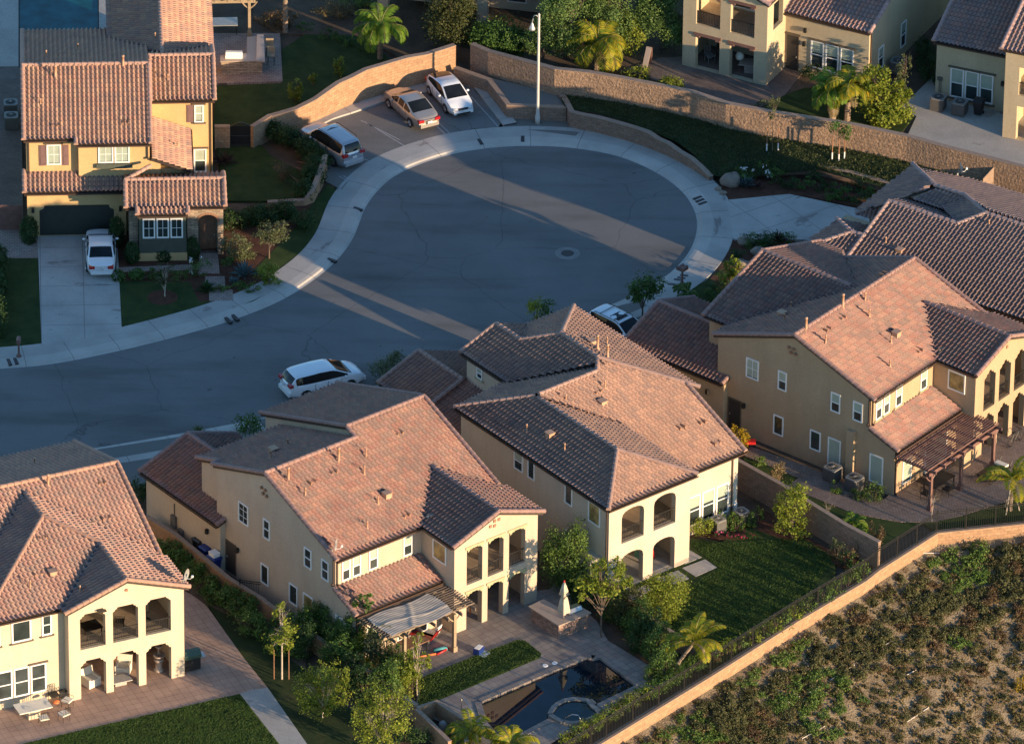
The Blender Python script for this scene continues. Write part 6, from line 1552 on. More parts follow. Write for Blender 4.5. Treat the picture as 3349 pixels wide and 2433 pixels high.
shrub('low feathery lime shrub at the brick patio edge', g('c', 1310, 660, 1), [(0, 0, .3, 1.0, .6, .5), (.5, 0, .4, .6, .5, .45)], 'lf_lime', 90, .09, 30)
def staked(label, p, h, blobs, mat, seed, st):
    R = tree(label, p, h, blobs, mat, .035, dens=48, size=.09, seed=seed, twigs=4, hollow=.3)
    for x, y in st: m = MB(); m.lathe([(.035, -.1), (.035, 1.55)], 6, (x, y, 0)); m.build('stake', 'stake', R); m = MB(); m.lathe([(.045, -.1), (.045, .42)], 6, (x, y, 0)); m.build('stake_sleeve', 'white', R)
    return R
staked('spindly staked sapling on the sloping lawn, two stakes', g('d', 402, 1110, 1.0), 2.4, [(.1, 0, 3.3, .42, .4, .5), (-.2, 0, 2.5, .3, .3, .35)], 'lf_olive', 31, [(-.36, 0), (.36, .1)])
staked('staked young tree with a round leafy top, three stakes', g('d', 893, 1175, 1.0), 1.5, [(0, 0, 2.15, .75, .7, .7), (.3, 0, 1.7, .55, .5, .4)], 'lf_mid', 32, [(-.42, 0), (0, -.2), (.36, .1)])
palm('left trunk of the pair of palms behind the long wall', g('d', 845, 880, 1), 2.1, 20, 2.1, (-.1, 0), 'lf_palm', 33, 3, .2)
palm('right trunk of the pair of palms behind the long wall', g('d', 955, 890, 1), 2.5, 20, 2.1, (.1, 0), 'lf_palmy', 34, 3, .19)
tree('big lime green leafy tree beside the two palms', g('d', 1180, 900, 1), 1.5, [(0, 0, 1.6, 1.3, 1.1, 1.2), (1.1, -.2, 1.0, 1.1, 1.0, .9), (-.3, .2, 3.0, 1.0, .9, .9), (1.5, .3, 2.0, .7, .7, .7), (.5, -.5, .6, 1.2, .8, .7)], 'lf_lime', .1, dens=60, size=.15, seed=35)
tree('slender upright tree with reddish leaves between the two upper houses', g('d', 1360, 790, 1), 2.0, [(0, 0, 2.2, .55, .5, 1.3), (.2, 0, 3.5, .35, .3, .7)], 'lf_olive', .05, dens=34, size=.12, seed=36, hollow=.3)
shrub('small round olive shrub behind the wall left of the sapling', g('d', 330, 830, 1), [(0, 0, .4, .6, .5, .45)], 'lf_olive', 80, .09, 37)
shrub('dark clipped bush under the triple window', g('d', 700, 570, 1), [(0, 0, .4, .8, .5, .45)], 'lf_dark', 80, .09, 38)
shrub('dark hedge between the two upper houses', g('d', 1530, 480, 1), [(0, 0, .8, .7, 1.6, .9), (.3, -2, .7, .6, 1.2, .8)], 'lf_dark', 60, .1, 39)
# golden house garden
for i, (x, y, s, lb) in enumerate(((375, 760, .9, 'bright green shrub at the left end of the curved wall'), (505, 640, .5, 'small bright sprig behind the curved wall'), (695, 580, .85, 'bright green shrub in the middle behind the curved wall'))):
    shrub(lb, g('b', x, y), [(0, .25, .75*s, .5*s, .4*s, .85*s), (.25*s, .25, 1.2*s, .3*s, .3*s, .5*s)], 'lf_lime', 75, .11, 40+i, hollow=.3)
for i, (x, y) in enumerate(((780, 340), (690, 300), (620, 290), (890, 380), (450, 230))): shrub('low dark clump in the bed at the foot of the bare slope', g('b', x, y), [(0, 0, .3, .5, .35, .35)], 'lf_mid', 60, .09, 45+i, group='clumps in the bed by the far lawn')
for i, (x, y, lb) in enumerate(((220, 190, 'tawny shrub on the bare slope by the slim palm'), (640, 130, 'tawny grass clump on the bare slope behind the palm'), (820, 60, 'green shrub at the upper edge of the bare slope'))):
    shrub(lb, g('b', x, y), [(0, 0, .5, 1.1, .7, .6), (.8, .2, .4, .7, .6, .5)], ('lf_rust', 'lf_straw', 'lf_pepper')[i], 60, .1, 51+i)
hedge('dark clipped hedge behind the silver estate car', [g('b', 160, 1010), g('b', 330, 1080), g('b', 460, 1150), g('b', 550, 1250), g('b', 500, 1380), g('b', 440, 1470)], 1.25, 1.1, 'lf_dark', 55)
shrub('brown leafless thicket beside the dark hedge', g('b', 270, 1330), [(0, 0, .5, .7, .6, .6)], 'lf_rust', 50, .08, 56)
hedge('long dark hedge between the golden house lawn and the front garden', [g('e', 1700, 330), g('e', 1900, 300), g('e', 2120, 270), g('e', 2250, 330)], 1.2, 1.1, 'lf_dark', 57)
tree('grey-green olive tree in the front garden', g('e', 1995, 555), .9, [(0, 0, 1.9, .8, .7, .65), (.6, 0, 1.6, .75, .6, .5), (-.45, 0, 1.5, .5, .5, .5), (.8, .1, 2.2, .5, .5, .4)], 'lf_olive', .06, dens=75, size=.08, seed=58)
shrub('tall tawny shrub beside the stone entry', g('e', 1760, 560), [(0, 0, .9, .8, .6, .9), (.6, 0, .6, .6, .5, .6), (-.6, 0, .8, .4, .4, .7)], 'lf_olive', 70, .09, 59)
shrub('yellow-green shrub by the pavement in the sun', g('e', 1985, 730), [(0, 0, .6, .65, .5, .65), (.3, -.2, .25, .6, .4, .35)], 'lf_lime', 90, .09, 60)
rosette('large blue agave in the front garden of the golden house', g('e', 1810, 690), 34, 1.15, 'lf_agave', 'agave', 'agave', 61, .08)
rosette('small blue agave below the large one', g('e', 1735, 740), 22, .6, 'lf_agave', 'agave', 'agave', 62, .06)
rosette('dark cycad by the stepping path', g('e', 1530, 790), 40, .85, 'lf_dark', 'cycad', 'cycad', 63, .07, .15)
rs = shrub('white rose bush by the entry path', g('e', 1480, 690), [(0, 0, .6, .75, .5, .6)], 'lf_mid', 50, .09, 64); flowers(rs, [(0, 0, .65, .78, .52, .62)], 'petal', 7, .11, 65)
tree('multi-stemmed bare-stemmed young tree in a bark ring on the front lawn', g('e', 1225, 842), .5, [(0, 0, 1.7, 1.0, .8, .55), (-.4, 0, 1.3, .6, .5, .4)], 'lf_coni', .05, 'birch', dens=22, size=.1, seed=66, twigs=4)
m = MB(); c = g('e', 1205, 845); m.lathe([(.01, .035), (.85, .03), (.95, .0)], 20, (c.x, c.y, .004)); struct('bark_ring', m, 'mulch')
for i, (x, y, s, lb) in enumerate(((215, 440, (.55, .5, .95), 'rounded clipped topiary left of the garage door'), (865, 470, (.45, .4, 1.1), 'tall clipped topiary right of the garage door'), (980, 590, (.45, .35, .75), 'clipped box under the stone corner'), (1430, 560, (.42, .32, .8), 'clipped box left of the arched entry'), (1215, 575, (.42, .32, .36), 'small clipped ball under the green bay window'))):
    shrub(lb, g('e', x, y), [(0, 0, s[2]*.9, s[0], s[1], s[2])], 'lf_dark', 300, .085, 70+i, 'topiary', 'shrub', clump=.06, hollow=.92)
hedge('low dark hedge along the walk below the green bay', [g('e', 880, 715), g('e', 1010, 700), g('e', 1150, 700)], .55, .75, 'lf_mid', 76)
hedge('tall dark hedge at the left edge of the street garden', [g('e', -20, 560), g('e', -10, 800), g('e', -20, 1130)], 1.0, .9, 'lf_dark', 77)
for i, (x, y) in enumerate(((1330, 700), (1690, 600), (1880, 800), (1640, 800), (1760, 770))): shrub('low green mound planting in the front garden bed', g('e', x, y), [(0, 0, .22, .55, .4, .3)], 'lf_scrubg', 80, .08, 80+i, group='mounds in the front garden bed')
rosette('upper purple flax by the golden house wall', g('a', 1650, 1060), 40, 1.0, 'lf_flax', 'flax', 'flax', 86, .035, .35)
rosette('lower purple flax by the golden house wall', g('a', 1660, 1215), 46, 1.15, 'lf_flax', 'flax', 'flax', 87, .035, .3)
# planting by the right-hand driveway
rk = MB(); c = g('c', 1790, 1370); rk.blob((c.x, c.y, .3), (.75, .5, .5), 5); tag(rk.build('boulder', 'rock', None, True), 'large tan boulder at the end of the curved low wall', 'boulder')
for i, (x, y, lb) in enumerate(((1700, 1410, 'small pale rock in front of the tan boulder'), (1735, 1440, 'lower small pale rock by the pavement'))): rk = MB(); c = g('c', x, y); rk.blob((c.x, c.y, .08), (.22, .2, .16), 7+i); tag(rk.build('rock', 'rock', None, True), lb, 'rock')
rosette('blue agave under the white roses by the right driveway', g('d', 205, 1385), 30, .95, 'lf_agave', 'agave', 'agave', 88, .08)
for i, (x, y, lb) in enumerate(((180, 1330, 'white rose bush behind the blue agave'), (420, 1340, 'white rose bush in the middle of the driveway bed'), (360, 1270, 'white rose bush against the stepped garden wall'))):
    rs = shrub(lb, g('d', x, y+20), [(0, 0, .5, .7, .5, .5)], 'lf_mid', 55, .09, 90+i); flowers(rs, [(0, 0, .55, .72, .52, .5)], 'petal', 7, .1, 95+i)
for i, (x, y) in enumerate(((520, 1390), (640, 1400), (760, 1410), (880, 1430), (700, 1350), (950, 1480), (1060, 1500), (820, 1480), (1000, 1420), (1120, 1470))):
    rs = shrub('dark bushy plant in the bed above the right driveway', g('d', x, y), [(0, 0, .32, .6, .45, .4)], ('lf_dark', 'lf_mid')[i % 2], 65, .09, 100+i, group='bushes above the right driveway')
rosette('upper spiky dark flax by the right driveway', g('g', 2140, 200), 30, .8, 'lf_flax', 'flax', 'flax', 112, .04)
rosette('spiky flax behind the blue agave', g('d', 290, 1400), 26, .7, 'lf_flax', 'flax', 'flax', 113, .04)
for i, (x, y, lb) in enumerate(((1900, 215, 'round pale boulder at the left end of the driveway hedge'), (1990, 290, 'long pale boulder among the driveway shrubs'), (1880, 380, 'pair of flat boulders by the lime tree'))): rk = MB(); c = g('g', x, y+10); rk.blob((c.x, c.y, .18), (.5, .35, .3), 20+i); tag(rk.build('boulder', 'rock', None, True), lb, 'boulder')
for i, (x, y) in enumerate(((1920, 225), (1990, 205), (2060, 235), (1960, 265), (2090, 195), (2200, 200), (1850, 330), (1760, 470), (1690, 560), (1660, 620), (1780, 560))):
    shrub('low dark mound along the right-hand kerb bed', g('g', x, y), [(0, 0, .28, .6, .5, .38)], ('lf_dark', 'lf_mid')[i % 2], 75, .08, 115+i, group='mounds in the right-hand kerb bed')
tree('small lime-leaved tree in front of the ochre house roof', g('g', 1790, 600), .9, [(0, 0, 2.2, .55, .5, .6), (.4, 0, 1.8, .5, .4, .45), (-.3, 0, 1.4, .4, .4, .5)], 'lf_lime', .05, dens=60, size=.11, seed=128, hollow=.3)
tree('rounded dark street tree beside the white car with roof bars', g('g', 1135, 770), 1.0, [(0, 0, 2.1, 1.0, .9, .85), (.6, 0, 2.3, .7, .6, .6), (-.5, 0, 1.8, .6, .6, .6)], 'lf_mid', .07, dens=60, size=.11, seed=129)
palm('small fan of palm fronds below the pair of mailboxes', g('g', 1465, 640), .6, 16, 1.1, mat='lf_mid', seed=130, dead=0, r=.09)
shrub('dark conifer-like bush above the tiled roof between the two near houses', g('f', 1060, 1240), [(0, 0, .7, 1.1, .9, .9), (.6, .4, 1.0, .8, .7, .8)], 'lf_olive', 60, .1, 131)
shrub('lime shrub peeping over the pale house roof', g('f', 2150, 830), [(0, 0, 1.0, .5, .45, 1.0)], 'lf_lime', 70, .1, 132)
shrub('small dark shrub to the right over the pale house roof', g('f', 2240, 800), [(0, 0, .8, .5, .45, .8)], 'lf_mid', 70, .1, 133)
rosette('small spiky plant by the near pavement', g('A', 1470, 488), 24, .7, 'lf_olive', 'spiky_plant', 'plant', 134, .05)
shrub('dark green bush on the near pavement edge', g('A', 1850, 490), [(0, 0, .6, .85, .7, .7)], 'lf_mid', 70, .1, 135)
shrub('dark bush at the foot of the beige house garage wall', g('A', 1040, 985), [(0, 0, .7, .6, .6, .8)], 'lf_dark', 70, .1, 136)
# strip between the cream house and the beige house
for i, (x, y, s) in enumerate(((1230, 235, .8), (1330, 300, .8), (1420, 400, .8), (1520, 480, .75), (1600, 560, .8), (1700, 600, .85), (1790, 660, .9), (1300, 380, .6), (1850, 790, .9), (1960, 830, .8), (2050, 930, .8), (2150, 960, .9))):
    shrub('green bush in the planted strip left of the beige house', g('E', x, y+30), [(0, 0, .7*s, .95*s, .85*s, .85*s), (.5*s, .3*s, .55*s, .65*s, .6*s, .7*s)], ('lf_scrubg', 'lf_mid', 'lf_scrubg')[i % 3], 66, .1, 140+i, group='bushes in the strip left of the beige house')
tr = tree('slender pale-trunked tree with airy lime foliage, two stakes', g('E', 2090, 1165), 3.9, [(-.2, 0, 2.9, .75, .6, .5), (.35, 0, 3.2, .7, .6, .5), (0, 0, 4.1, .55, .5, .6), (.3, 0, 2.2, .5, .4, .35), (-.5, 0, 2.1, .4, .4, .3), (-.05, 0, 4.9, .3, .3, .5)], 'lf_lime', .06, 'birch', dens=26, size=.13, seed=155, hollow=.1, clump=.25)
for x in (-.45, .4): m = MB(); m.lathe([(.03, -.1), (.03, 2.0)], 6, (x, 0, 0)); m.build('stake', 'stake', tr)
tree('bare-twigged bushy tree nearest the beige house wall', g('F', 580, 1450), .5, [(-.8, 0, 1.9, 1.0, .9, 1.2), (.6, 0, 1.7, 1.1, .9, 1.2), (0, .2, 2.9, 1.0, .8, .8), (1.0, .1, 2.8, .7, .6, .7), (-.2, -.3, 1.1, 1.1, .8, .8)], 'lf_lime', .06, 'birch', dens=46, size=.1, seed=156, twigs=9, hollow=.4)
tree('bare-twigged bushy tree at the bottom edge by the pool store', g('F', 1010, 1700), .6, [(-.8, 0, 2.2, 1.0, .9, 1.3), (.7, 0, 2.3, 1.1, .9, 1.3), (0, .2, 3.5, 1.0, .8, .9), (.9, 0, 3.5, .8, .6, .8), (-.2, -.2, 1.1, 1.1, .8, .8)], 'lf_lime', .06, 'birch', dens=46, size=.1, seed=157, twigs=9, hollow=.4)
shrub('dark bush at the bottom edge below the twiggy tree', g('F', 1300, 1640), [(0, 0, .5, .8, .6, .6), (-.9, .2, .4, .7, .6, .5)], 'lf_dark', 60, .1, 158)
tree('narrow leafy tree at the left end of the pergola', g('F', 830, 1010), 1.5, [(0, 0, 2.6, .65, .6, .9), (.3, 0, 3.6, .5, .45, .7), (.7, .2, 4.0, .35, .3, .4), (-.1, -.2, 1.3, .6, .5, .9)], 'lf_mid', .06, dens=60, size=.11, seed=159)
tree('thin slender tree in front of the pergola', g('F', 1280, 1290), 2.0, [(-.3, 0, 3.1, .35, .3, .8), (.4, 0, 2.4, .55, .45, .45), (-.1, 0, 2.0, .45, .4, .5), (.1, 0, 4.0, .25, .25, .4)], 'lf_lime', .04, 'birch', dens=55, size=.1, seed=160, hollow=.3)
for i, (x, y, s, mt, lb) in enumerate(((540, 870, .9, 'lf_scrubg', 'bushy green shrub under the beige house lower windows'), (650, 900, 1.0, 'lf_scrubg', 'tall green shrub beside the air conditioner'), (760, 960, 1.0, 'lf_mid', 'shrub between the wall and the narrow tree'), (990, 1130, 1.1, 'lf_olive', 'feathery sunlit shrub by the pergola post'), (1080, 1180, .9, 'lf_scrubg', 'lower green shrub by the pergola post'), (1220, 1290, .9, 'lf_lime', 'yellow-green shrub at the lawn corner'), (800, 1230, .9, 'lf_dark', 'dark shrub left of the wall below the twiggy tree'), (880, 1330, .9, 'lf_dark', 'dark shrub beside the bottom twiggy tree'), (450, 1010, .9, 'lf_dark', 'dark shrub near the slender pale tree'))):
    shrub(lb, g('F', x, y), [(0, 0, 1.1*s, .75*s, .7*s, 1.25*s), (.3*s, .2, 1.9*s, .5*s, .5*s, .8*s), (-.3*s, .3, 1.6*s, .45*s, .5*s, .8*s)], mt, 66, .09, 161+i)
for i, (x, y, mt, lb) in enumerate(((700, 1010, 'lf_scrubg', 'full green shrub between the wall and the pergola corner'), (900, 1080, 'lf_lime', 'sunlit yellow-green shrub left of the pergola post'), (690, 1130, 'lf_mid', 'green shrub above the bare-twigged tree by the wall'), (1150, 1250, 'lf_lime', 'yellow-green shrub between the wall and the pool lawn'), (1060, 1320, 'lf_scrubg', 'green shrub over the wall above the pool store'), (430, 900, 'lf_mid', 'green shrub behind the slender pale tree'))):
    shrub(lb, g('F', x, y), [(0, 0, 1.0, .85, .75, 1.1), (.4, .2, 1.8, .6, .5, .8), (-.45, .1, 1.3, .55, .5, .8)], mt, 66, .1, 340+i)
# between the beige and the pale house
shrub('large bright conifer bush against the pale house wall', g('G', 560, 480), [(0, 0, 1.4, 1.3, 1.1, 1.5), (-.7, .3, 2.5, .7, .7, 1.3), (.8, .2, 3.0, .6, .6, 1.5), (.2, -.2, 3.0, .7, .7, 1.3), (.9, -.8, .9, .9, .9, 1.1), (1.4, -.5, 1.5, .6, .6, 1.0)], 'lf_scrubg', 75, .1, 172)
tree('leafy young tree in front of the pale house corner', g('G', 830, 855), 2.4, [(-.9, 0, 3.6, .8, .7, .5), (.3, 0, 3.4, .9, .8, .6), (.9, .2, 4.5, .6, .6, .6), (-.2, 0, 4.8, .6, .6, .6), (1.3, .3, 3.5, .6, .5, .35), (-1.2, 0, 2.9, .4, .4, .3)], 'lf_lime', .06, 'bark', dens=30, size=.17, seed=173, hollow=.1, clump=.24)
for i, (x, y, s, mt, lb) in enumerate(((930, 700, 1.1, 'lf_scrubg', 'hedge plant right of the leafy young tree'), (1020, 770, 1.2, 'lf_coni', 'tall brownish hedge plant behind the pool'), (1100, 840, 1.1, 'lf_scrubg', 'hedge plant in the middle behind the pool'), (1180, 920, 1.1, 'lf_dark', 'dark hedge plant near the pool corner'), (1110, 950, .9, 'lf_dark', 'low dark hedge plant over the pool paving'), (1240, 1010, 1.0, 'lf_scrubg', 'hedge plant beside the leaning palm'), (700, 640, .9, 'lf_dark', 'dark bush behind the outdoor kitchen'), (1290, 1150, 1.0, 'lf_scrubg', 'grey-green bush at the foot of the leaning palm'), (1230, 1180, .8, 'lf_scrubg', 'low grey-green bush by the pool fence'))):
    shrub(lb, g('G', x, y), [(0, 0, .9*s, .75*s, .7*s, 1.0*s), (.3*s, .3, 1.5*s, .5*s, .5*s, .7*s), (-.4*s, -.2, .7*s, .5*s, .5*s, .7*s)], mt, 65, .09, 174+i)
shrub('big yellow-green feathery bush over the stepping slabs', g('G', 1300, 730), [(0, 0, 1.4, 1.1, .9, 1.3), (.5, .2, 2.2, .9, .8, .9), (-.5, .1, 2.1, .8, .7, .9), (-.2, -.2, .6, 1.0, .8, .7)], 'lf_lime', 85, .09, 185)
palm('leaning palm with upright yellow-green fronds at the fence', g('G', 1360, 1150), 1.9, 13, 2.1, (1.2, .75), 'lf_palmy', 186, 0, .13, droop=.5)
palm('small palm in front of the pool steps', g('F', 1680, 1680), 1.0, 15, 1.9, (.0, .2), 'lf_palmy', 187, 0, .14)
palm('palm cut by the bottom edge of the picture', g('F', 1980, 1800), 1.2, 15, 1.9, (0, 0), 'lf_palmy', 188, 0, .14)
for i, t in enumerate(np.linspace(0, 1, 16)):
    p = g('G', 560, 1690).lerp(g('G', 1130, 1345), t); shrub('flowering yellow-green vine clump below the pool fence', p+Vector((.1, .5, 0)), [(0, 0, .4, .5, .45, .45)], ('lf_lime', 'lf_olive', 'lf_scrubg')[i % 3], 75, .08, 190+i, group='vine clumps below the pool fence')
for i, t in enumerate(np.linspace(0, 1, 13)):
    p = g('G', 1190, 1310).lerp(g('G', 1600, 1050), t); shrub('dark green clump along the fence by the pool', p, [(0, 0, .45, .5, .45, .5)], ('lf_scrubg', 'lf_mid')[i % 2], 65, .08, 210+i, group='clumps along the pool fence')
for i, (x, y) in enumerate(((1680, 1010), (1770, 960), (1850, 930), (1945, 880), (2030, 830), (2120, 790), (2190, 740), (2260, 700))): shrub('sunlit green rose bush inside the lawn fence', g('G', x, y+30), [(0, 0, .5, .5, .45, .55)], 'lf_lime' if i % 2 else 'lf_scrubg', 55, .1, 225+i, group='rose bushes inside the lawn fence')
for i, (x, y) in enumerate(((660, 640), (790, 570), (870, 520), (960, 470), (1000, 420), (1060, 380))): rs = shrub('sunlit green rose bush inside the lawn fence', g('H', x, y+25), [(0, 0, .5, .5, .45, .55)], 'lf_scrubg', 55, .1, 234+i, group='rose bushes inside the lawn fence')
shrub('rust-coloured shrub at the fence near the leaning palm', g('G', 1660, 1040), [(0, 0, .5, .5, .4, .5)], 'lf_rust', 60, .09, 241)
for i, (x, y, mt, s, lb) in enumerate(((1010, 270, 'lf_straw', .7, 'dry straw-coloured shrub at the wall end'), (1110, 250, 'lf_rust', .6, 'dry brown shrub beside the wall end'), (880, 280, 'lf_olive', .9, 'grey-green shrub with yellow leaves against the brown wall'), (940, 330, 'lf_dark', .7, 'dark low shrub in the lawn corner'), (1000, 350, 'lf_scrubg', .7, 'bright low shrub in the lawn corner'))):
    shrub(lb, g('H', x, y), [(0, 0, .7*s, .6*s, .5*s, .85*s)], mt, 60, .09, 242+i)
tree('yellow-green leafy tree over the brown garden wall', g('D', 545, 1490), 1.4, [(0, 0, 2.3, 1.0, .85, .8), (.2, .1, 3.0, .8, .7, .6), (-.6, 0, 1.9, .6, .6, .5), (0, -.2, 1.0, 1.1, .8, .7)], 'lf_lime', .08, dens=62, size=.11, seed=248)
shrub('dry straw-coloured shrub beyond the brown garden wall', g('D', 430, 1100), [(0, 0, .7, .7, .5, .85), (.2, 0, 1.2, .5, .4, .5)], 'lf_straw', 45, .09, 249, hollow=.2)
shrub('bright yellow flowering shrub at the corner of the pale house', g('D', 165, 860), [(0, 0, .7, .5, .45, .8), (-.2, .2, 1.3, .35, .35, .5)], 'lf_yel', 85, .1, 250)
palm('small low palm on the strip of lawn by the ochre house', g('D', 1005, 1440), .5, 14, 1.1, (0, 0), 'lf_palm', 251, 0, .07)
shrub('red-brown shrub at the fence corner below the ochre house', g('D', 1165, 1520), [(0, 0, .6, .55, .45, .75)], 'lf_rust', 55, .09, 252)
shrub('rounded bush at the ochre house corner', g('D', 1150, 1220), [(0, 0, .6, .6, .5, .65)], 'lf_scrubg', 95, .08, 253)
for i, (x, y, lb) in enumerate(((880, 1150, 'small shrub between the two air conditioners'), (1040, 1200, 'small shrub right of the air conditioners'), (300, 960, 'low green planting along the side lawn'), (1120, 1560, 'low shrub by the end of the brown wall'))): shrub(lb, g('D', x, y), [(0, 0, .3, .5, .4, .4)], 'lf_scrubg', 80, .08, 254+i)
palm('young braced palm behind the fence at the right edge', g('D', 2165, 1290), 2.0, 11, 2.4, (.1, 0), 'lf_palmy', 258, 0, .11, braces=True, droop=.5)
tree('thin leafless sapling beside the pergola post', g('D', 1585, 1370), .9, [(0, 0, 1.5, .5, .4, .6)], 'lf_straw', .025, 'birch', dens=4, size=.07, seed=259, twigs=6)
tree('small leafless sapling on the lawn strip', g('D', 810, 1360), .3, [(0, 0, .8, .5, .4, .4)], 'lf_straw', .025, 'birch', dens=4, size=.07, seed=260, twigs=6)
# bed under the pale house windows
for i, (x, y) in enumerate(((1700, 930), (1740, 960), (1800, 940), (1830, 970), (1890, 940), (1940, 930), (1990, 900))): shrub('upright green plant in the flower bed by the air conditioners', g('C', x, y+20), [(0, 0, .4, .35, .3, .5)], 'lf_scrubg', 95, .08, 262+i, group='upright plants by the pale house air conditioners')
shrub('round light green bush at the arch end of the flower bed', g('C', 1520, 1020), [(0, 0, .5, .6, .5, .6), (.7, .3, .6, .5, .45, .55)], 'lf_lime', 75, .09, 270)
fb_ = thing('flower_row', 'row of pink and red flowers edging the bed under the triple window', 'flowers', g('C', 1820, 1030))
V, F = cloud([(i*.25-1.1, .12*math.sin(i)-.02*i*i*.2, .12, .2, .18, .14) for i in range(10)], 130, .06, 271, .1, .5); npmesh('leaves', V, F, 'lf_mid', fb_)
V, F = cloud([(i*.25-1.1, .12*math.sin(i)-.02*i*i*.2, .16, .2, .18, .12) for i in range(10)], 45, .07, 272, .1, .8); npmesh('flowers', V, F, 'pink', fb_)
# dry slope: separate low shrubs, shared prototypes
protos = []
for i in range(6):
    V, F = cloud([(0, 0, .18, .5, .45, .32), (.4, .15, .15, .36, .35, .26), (-.35, -.2, .16, .33, .4, .26), (.05, -.4, .12, .3, .28, .2)], 200, .06, 300+i, .2, .35); me = npmesh('scrub_shrub', V, F, ('lf_scrub', 'lf_scrub', 'lf_scrubg', 'lf_scrub', 'lf_rust', 'lf_scrubg')[i]).data; protos.append(me)
    o = COL.objects[-1]; bpy.data.objects.remove(o)
LAB = ('dull green shrub on the dry slope below the fence', 'fresh green shrub on the dry slope below the fence', 'rusty dead shrub on the dry slope below the fence')
KL = (0, 0, 1, 0, 2, 1)
rg = random.Random(5); placed = []; tries = 0
def slope_pt(sx, sy):
    lo_, hi_ = -24., 0.
    best = None
    z = -4.0
    for _ in range(12):
        p = g('H', sx, sy, z); d = min(((Vector((p.x, p.y, 0))-a).dot(Vector(((b-a).y, -(b-a).x, 0)).normalized()) for a, b in zip(fl[:-1], fl[1:]) if -.1 <= (Vector((p.x, p.y, 0))-a).dot((b-a).normalized())/(b-a).length <= 1.1), default=None, key=abs)
        if d is None: return None
        z = z*.4+.6*(-.62-max(0, d)*.44)
    return Vector((p.x, p.y, z)), d
cand = []
for _ in range(9000):
    x, y = rg.uniform(-1500, 2330), rg.uniform(40, 1720)
    r_ = slope_pt(x, y)
    if not r_ or r_[1] < .7: continue
    p, d = r_
    band = math.exp(-((d-3.0)/2.0)**2)
    want = 1.12-.55*band+.35*mnoise.noise(p*.2)
    if all((p-q).length > max(.42, want) for q, _ in placed): placed.append((p, d))
    if len(placed) >= 292: break
for p, d in placed:
    nz = mnoise.noise(p*.16+Vector((3, 1, 7)))
    k = rg.choice((2, 5, 2, 0)) if d < 6 and nz > -.12 else (4 if rg.random() < .16 else rg.choice((0, 1, 3)))
    o = bpy.data.objects.new('scrub_shrub', protos[k]); COL.objects.link(o)
    s = rg.uniform(.55, 1.0)*(1.2 if d < 6 else .92); o.location = (p.x, p.y, hz(p, d)-.02); o.rotation_euler = (rg.uniform(-.1, .1), rg.uniform(-.1, .1), rg.uniform(0, 6.3)); o.scale = (s, s, s*rg.uniform(.8, 1.15))
    tag(o, LAB[KL[k]], 'shrub', 'shrubs on the dry slope')
for i, (x0, y0, x1, y1) in enumerate(((350, 1450, 620, 1290), (640, 1290, 800, 1210), (830, 1180, 1010, 1070), (1200, 940, 1290, 890), (620, 1620, 800, 1520), (720, 1555, 800, 1520), (1400, 1140, 1470, 1100), (500, 1350, 560, 1320), (1400, 1490, 1560, 1380), (2170, 1070, 2250, 1055), (1500, 750, 1620, 830), (1290, 890, 1350, 940), (1500, 240, 1640, 235), (60, 1330, 0, 1360))):
    a, b = slope_pt(x0, y0), slope_pt(x1, y1)
    if a and b: m = MB(); m.tube([Vector((*a[0].xy, hz(a[0], a[1])+.08)), Vector((*b[0].xy, hz(b[0], b[1])+.08))], .03, 5); tag(m.build('irrigation_pipe', 'pvc'), 'short run of pale irrigation pipe on the dry slope', 'pipe', 'irrigation pipes on the slope')
shrub('yellow flowering bush at the right edge of the dry slope', Vector((*(slope_pt(2245, 1260)[0]).xy, slope_pt(2245, 1260)[0].z)), [(0, 0, .5, .4, .35, .7)], 'lf_yel', 80, .09, 320)
# the rest of the scrub: small seedlings past counting
rng = np.random.default_rng(91); Vs, Fs, off = [], [], 0
for _ in range(2300):
    r_ = slope_pt(rg.uniform(-1500, 2330), rg.uniform(40, 1720))
    if not r_ or r_[1] < .6: continue
    p, d = r_; s = rg.uniform(.12, .3)
    V, F = cloud([(p.x, p.y, hz(p, d)+s*.5, s, s, s*.75)], 120, .075, rg.randrange(9999), .2, .4, 14); Vs.append(V); Fs.append(F+off); off += len(V)
tag(npmesh('low_scrub', np.concatenate(Vs), np.concatenate(Fs), leafmat('seedling_leaf', [(.07, .07, .028), (.11, .10, .04), (.17, .13, .065), (.12, .115, .04), (.2, .145, .08)], .3)), kind='stuff')
# dry weeds and litter: uncountable cover of the slope
C = []
for _ in range(9000):
    p = line[rg.randrange(len(line))]; d = rg.uniform(.3, 34); q = offset(line[0:2], 0)
for k in range(2, 50):
    r0 = rows[k]
    for i in range(len(line)):
        p = r0[i]
        if abs(p.x-20) > 60 or p.y > 20 or p.y < -75: continue
        for _ in range(3 if mnoise.noise(p*.35) > .05 else 1): C.append((p.x+rg.uniform(-.5, .5), p.y+rg.uniform(-.5, .5), p.z+.05))
C = np.array(C); rng = np.random.default_rng(77); rep = np.repeat(C, 5, 0)+rng.normal(0, .13, (len(C)*5, 3))*np.array([1, 1, .35])
V, F = leafquads(rep, np.tile(np.array([[.3, -.3, .5]]), (len(rep), 1)), .07, rng, 2.4); tag(npmesh('dry_weeds', V, F, leafmat('dry_weed', [(.20, .145, .075), (.12, .09, .045), (.085, .095, .035), (.06, .08, .028), (.14, .07, .045), (.26, .2, .11)], .25)), kind='stuff')
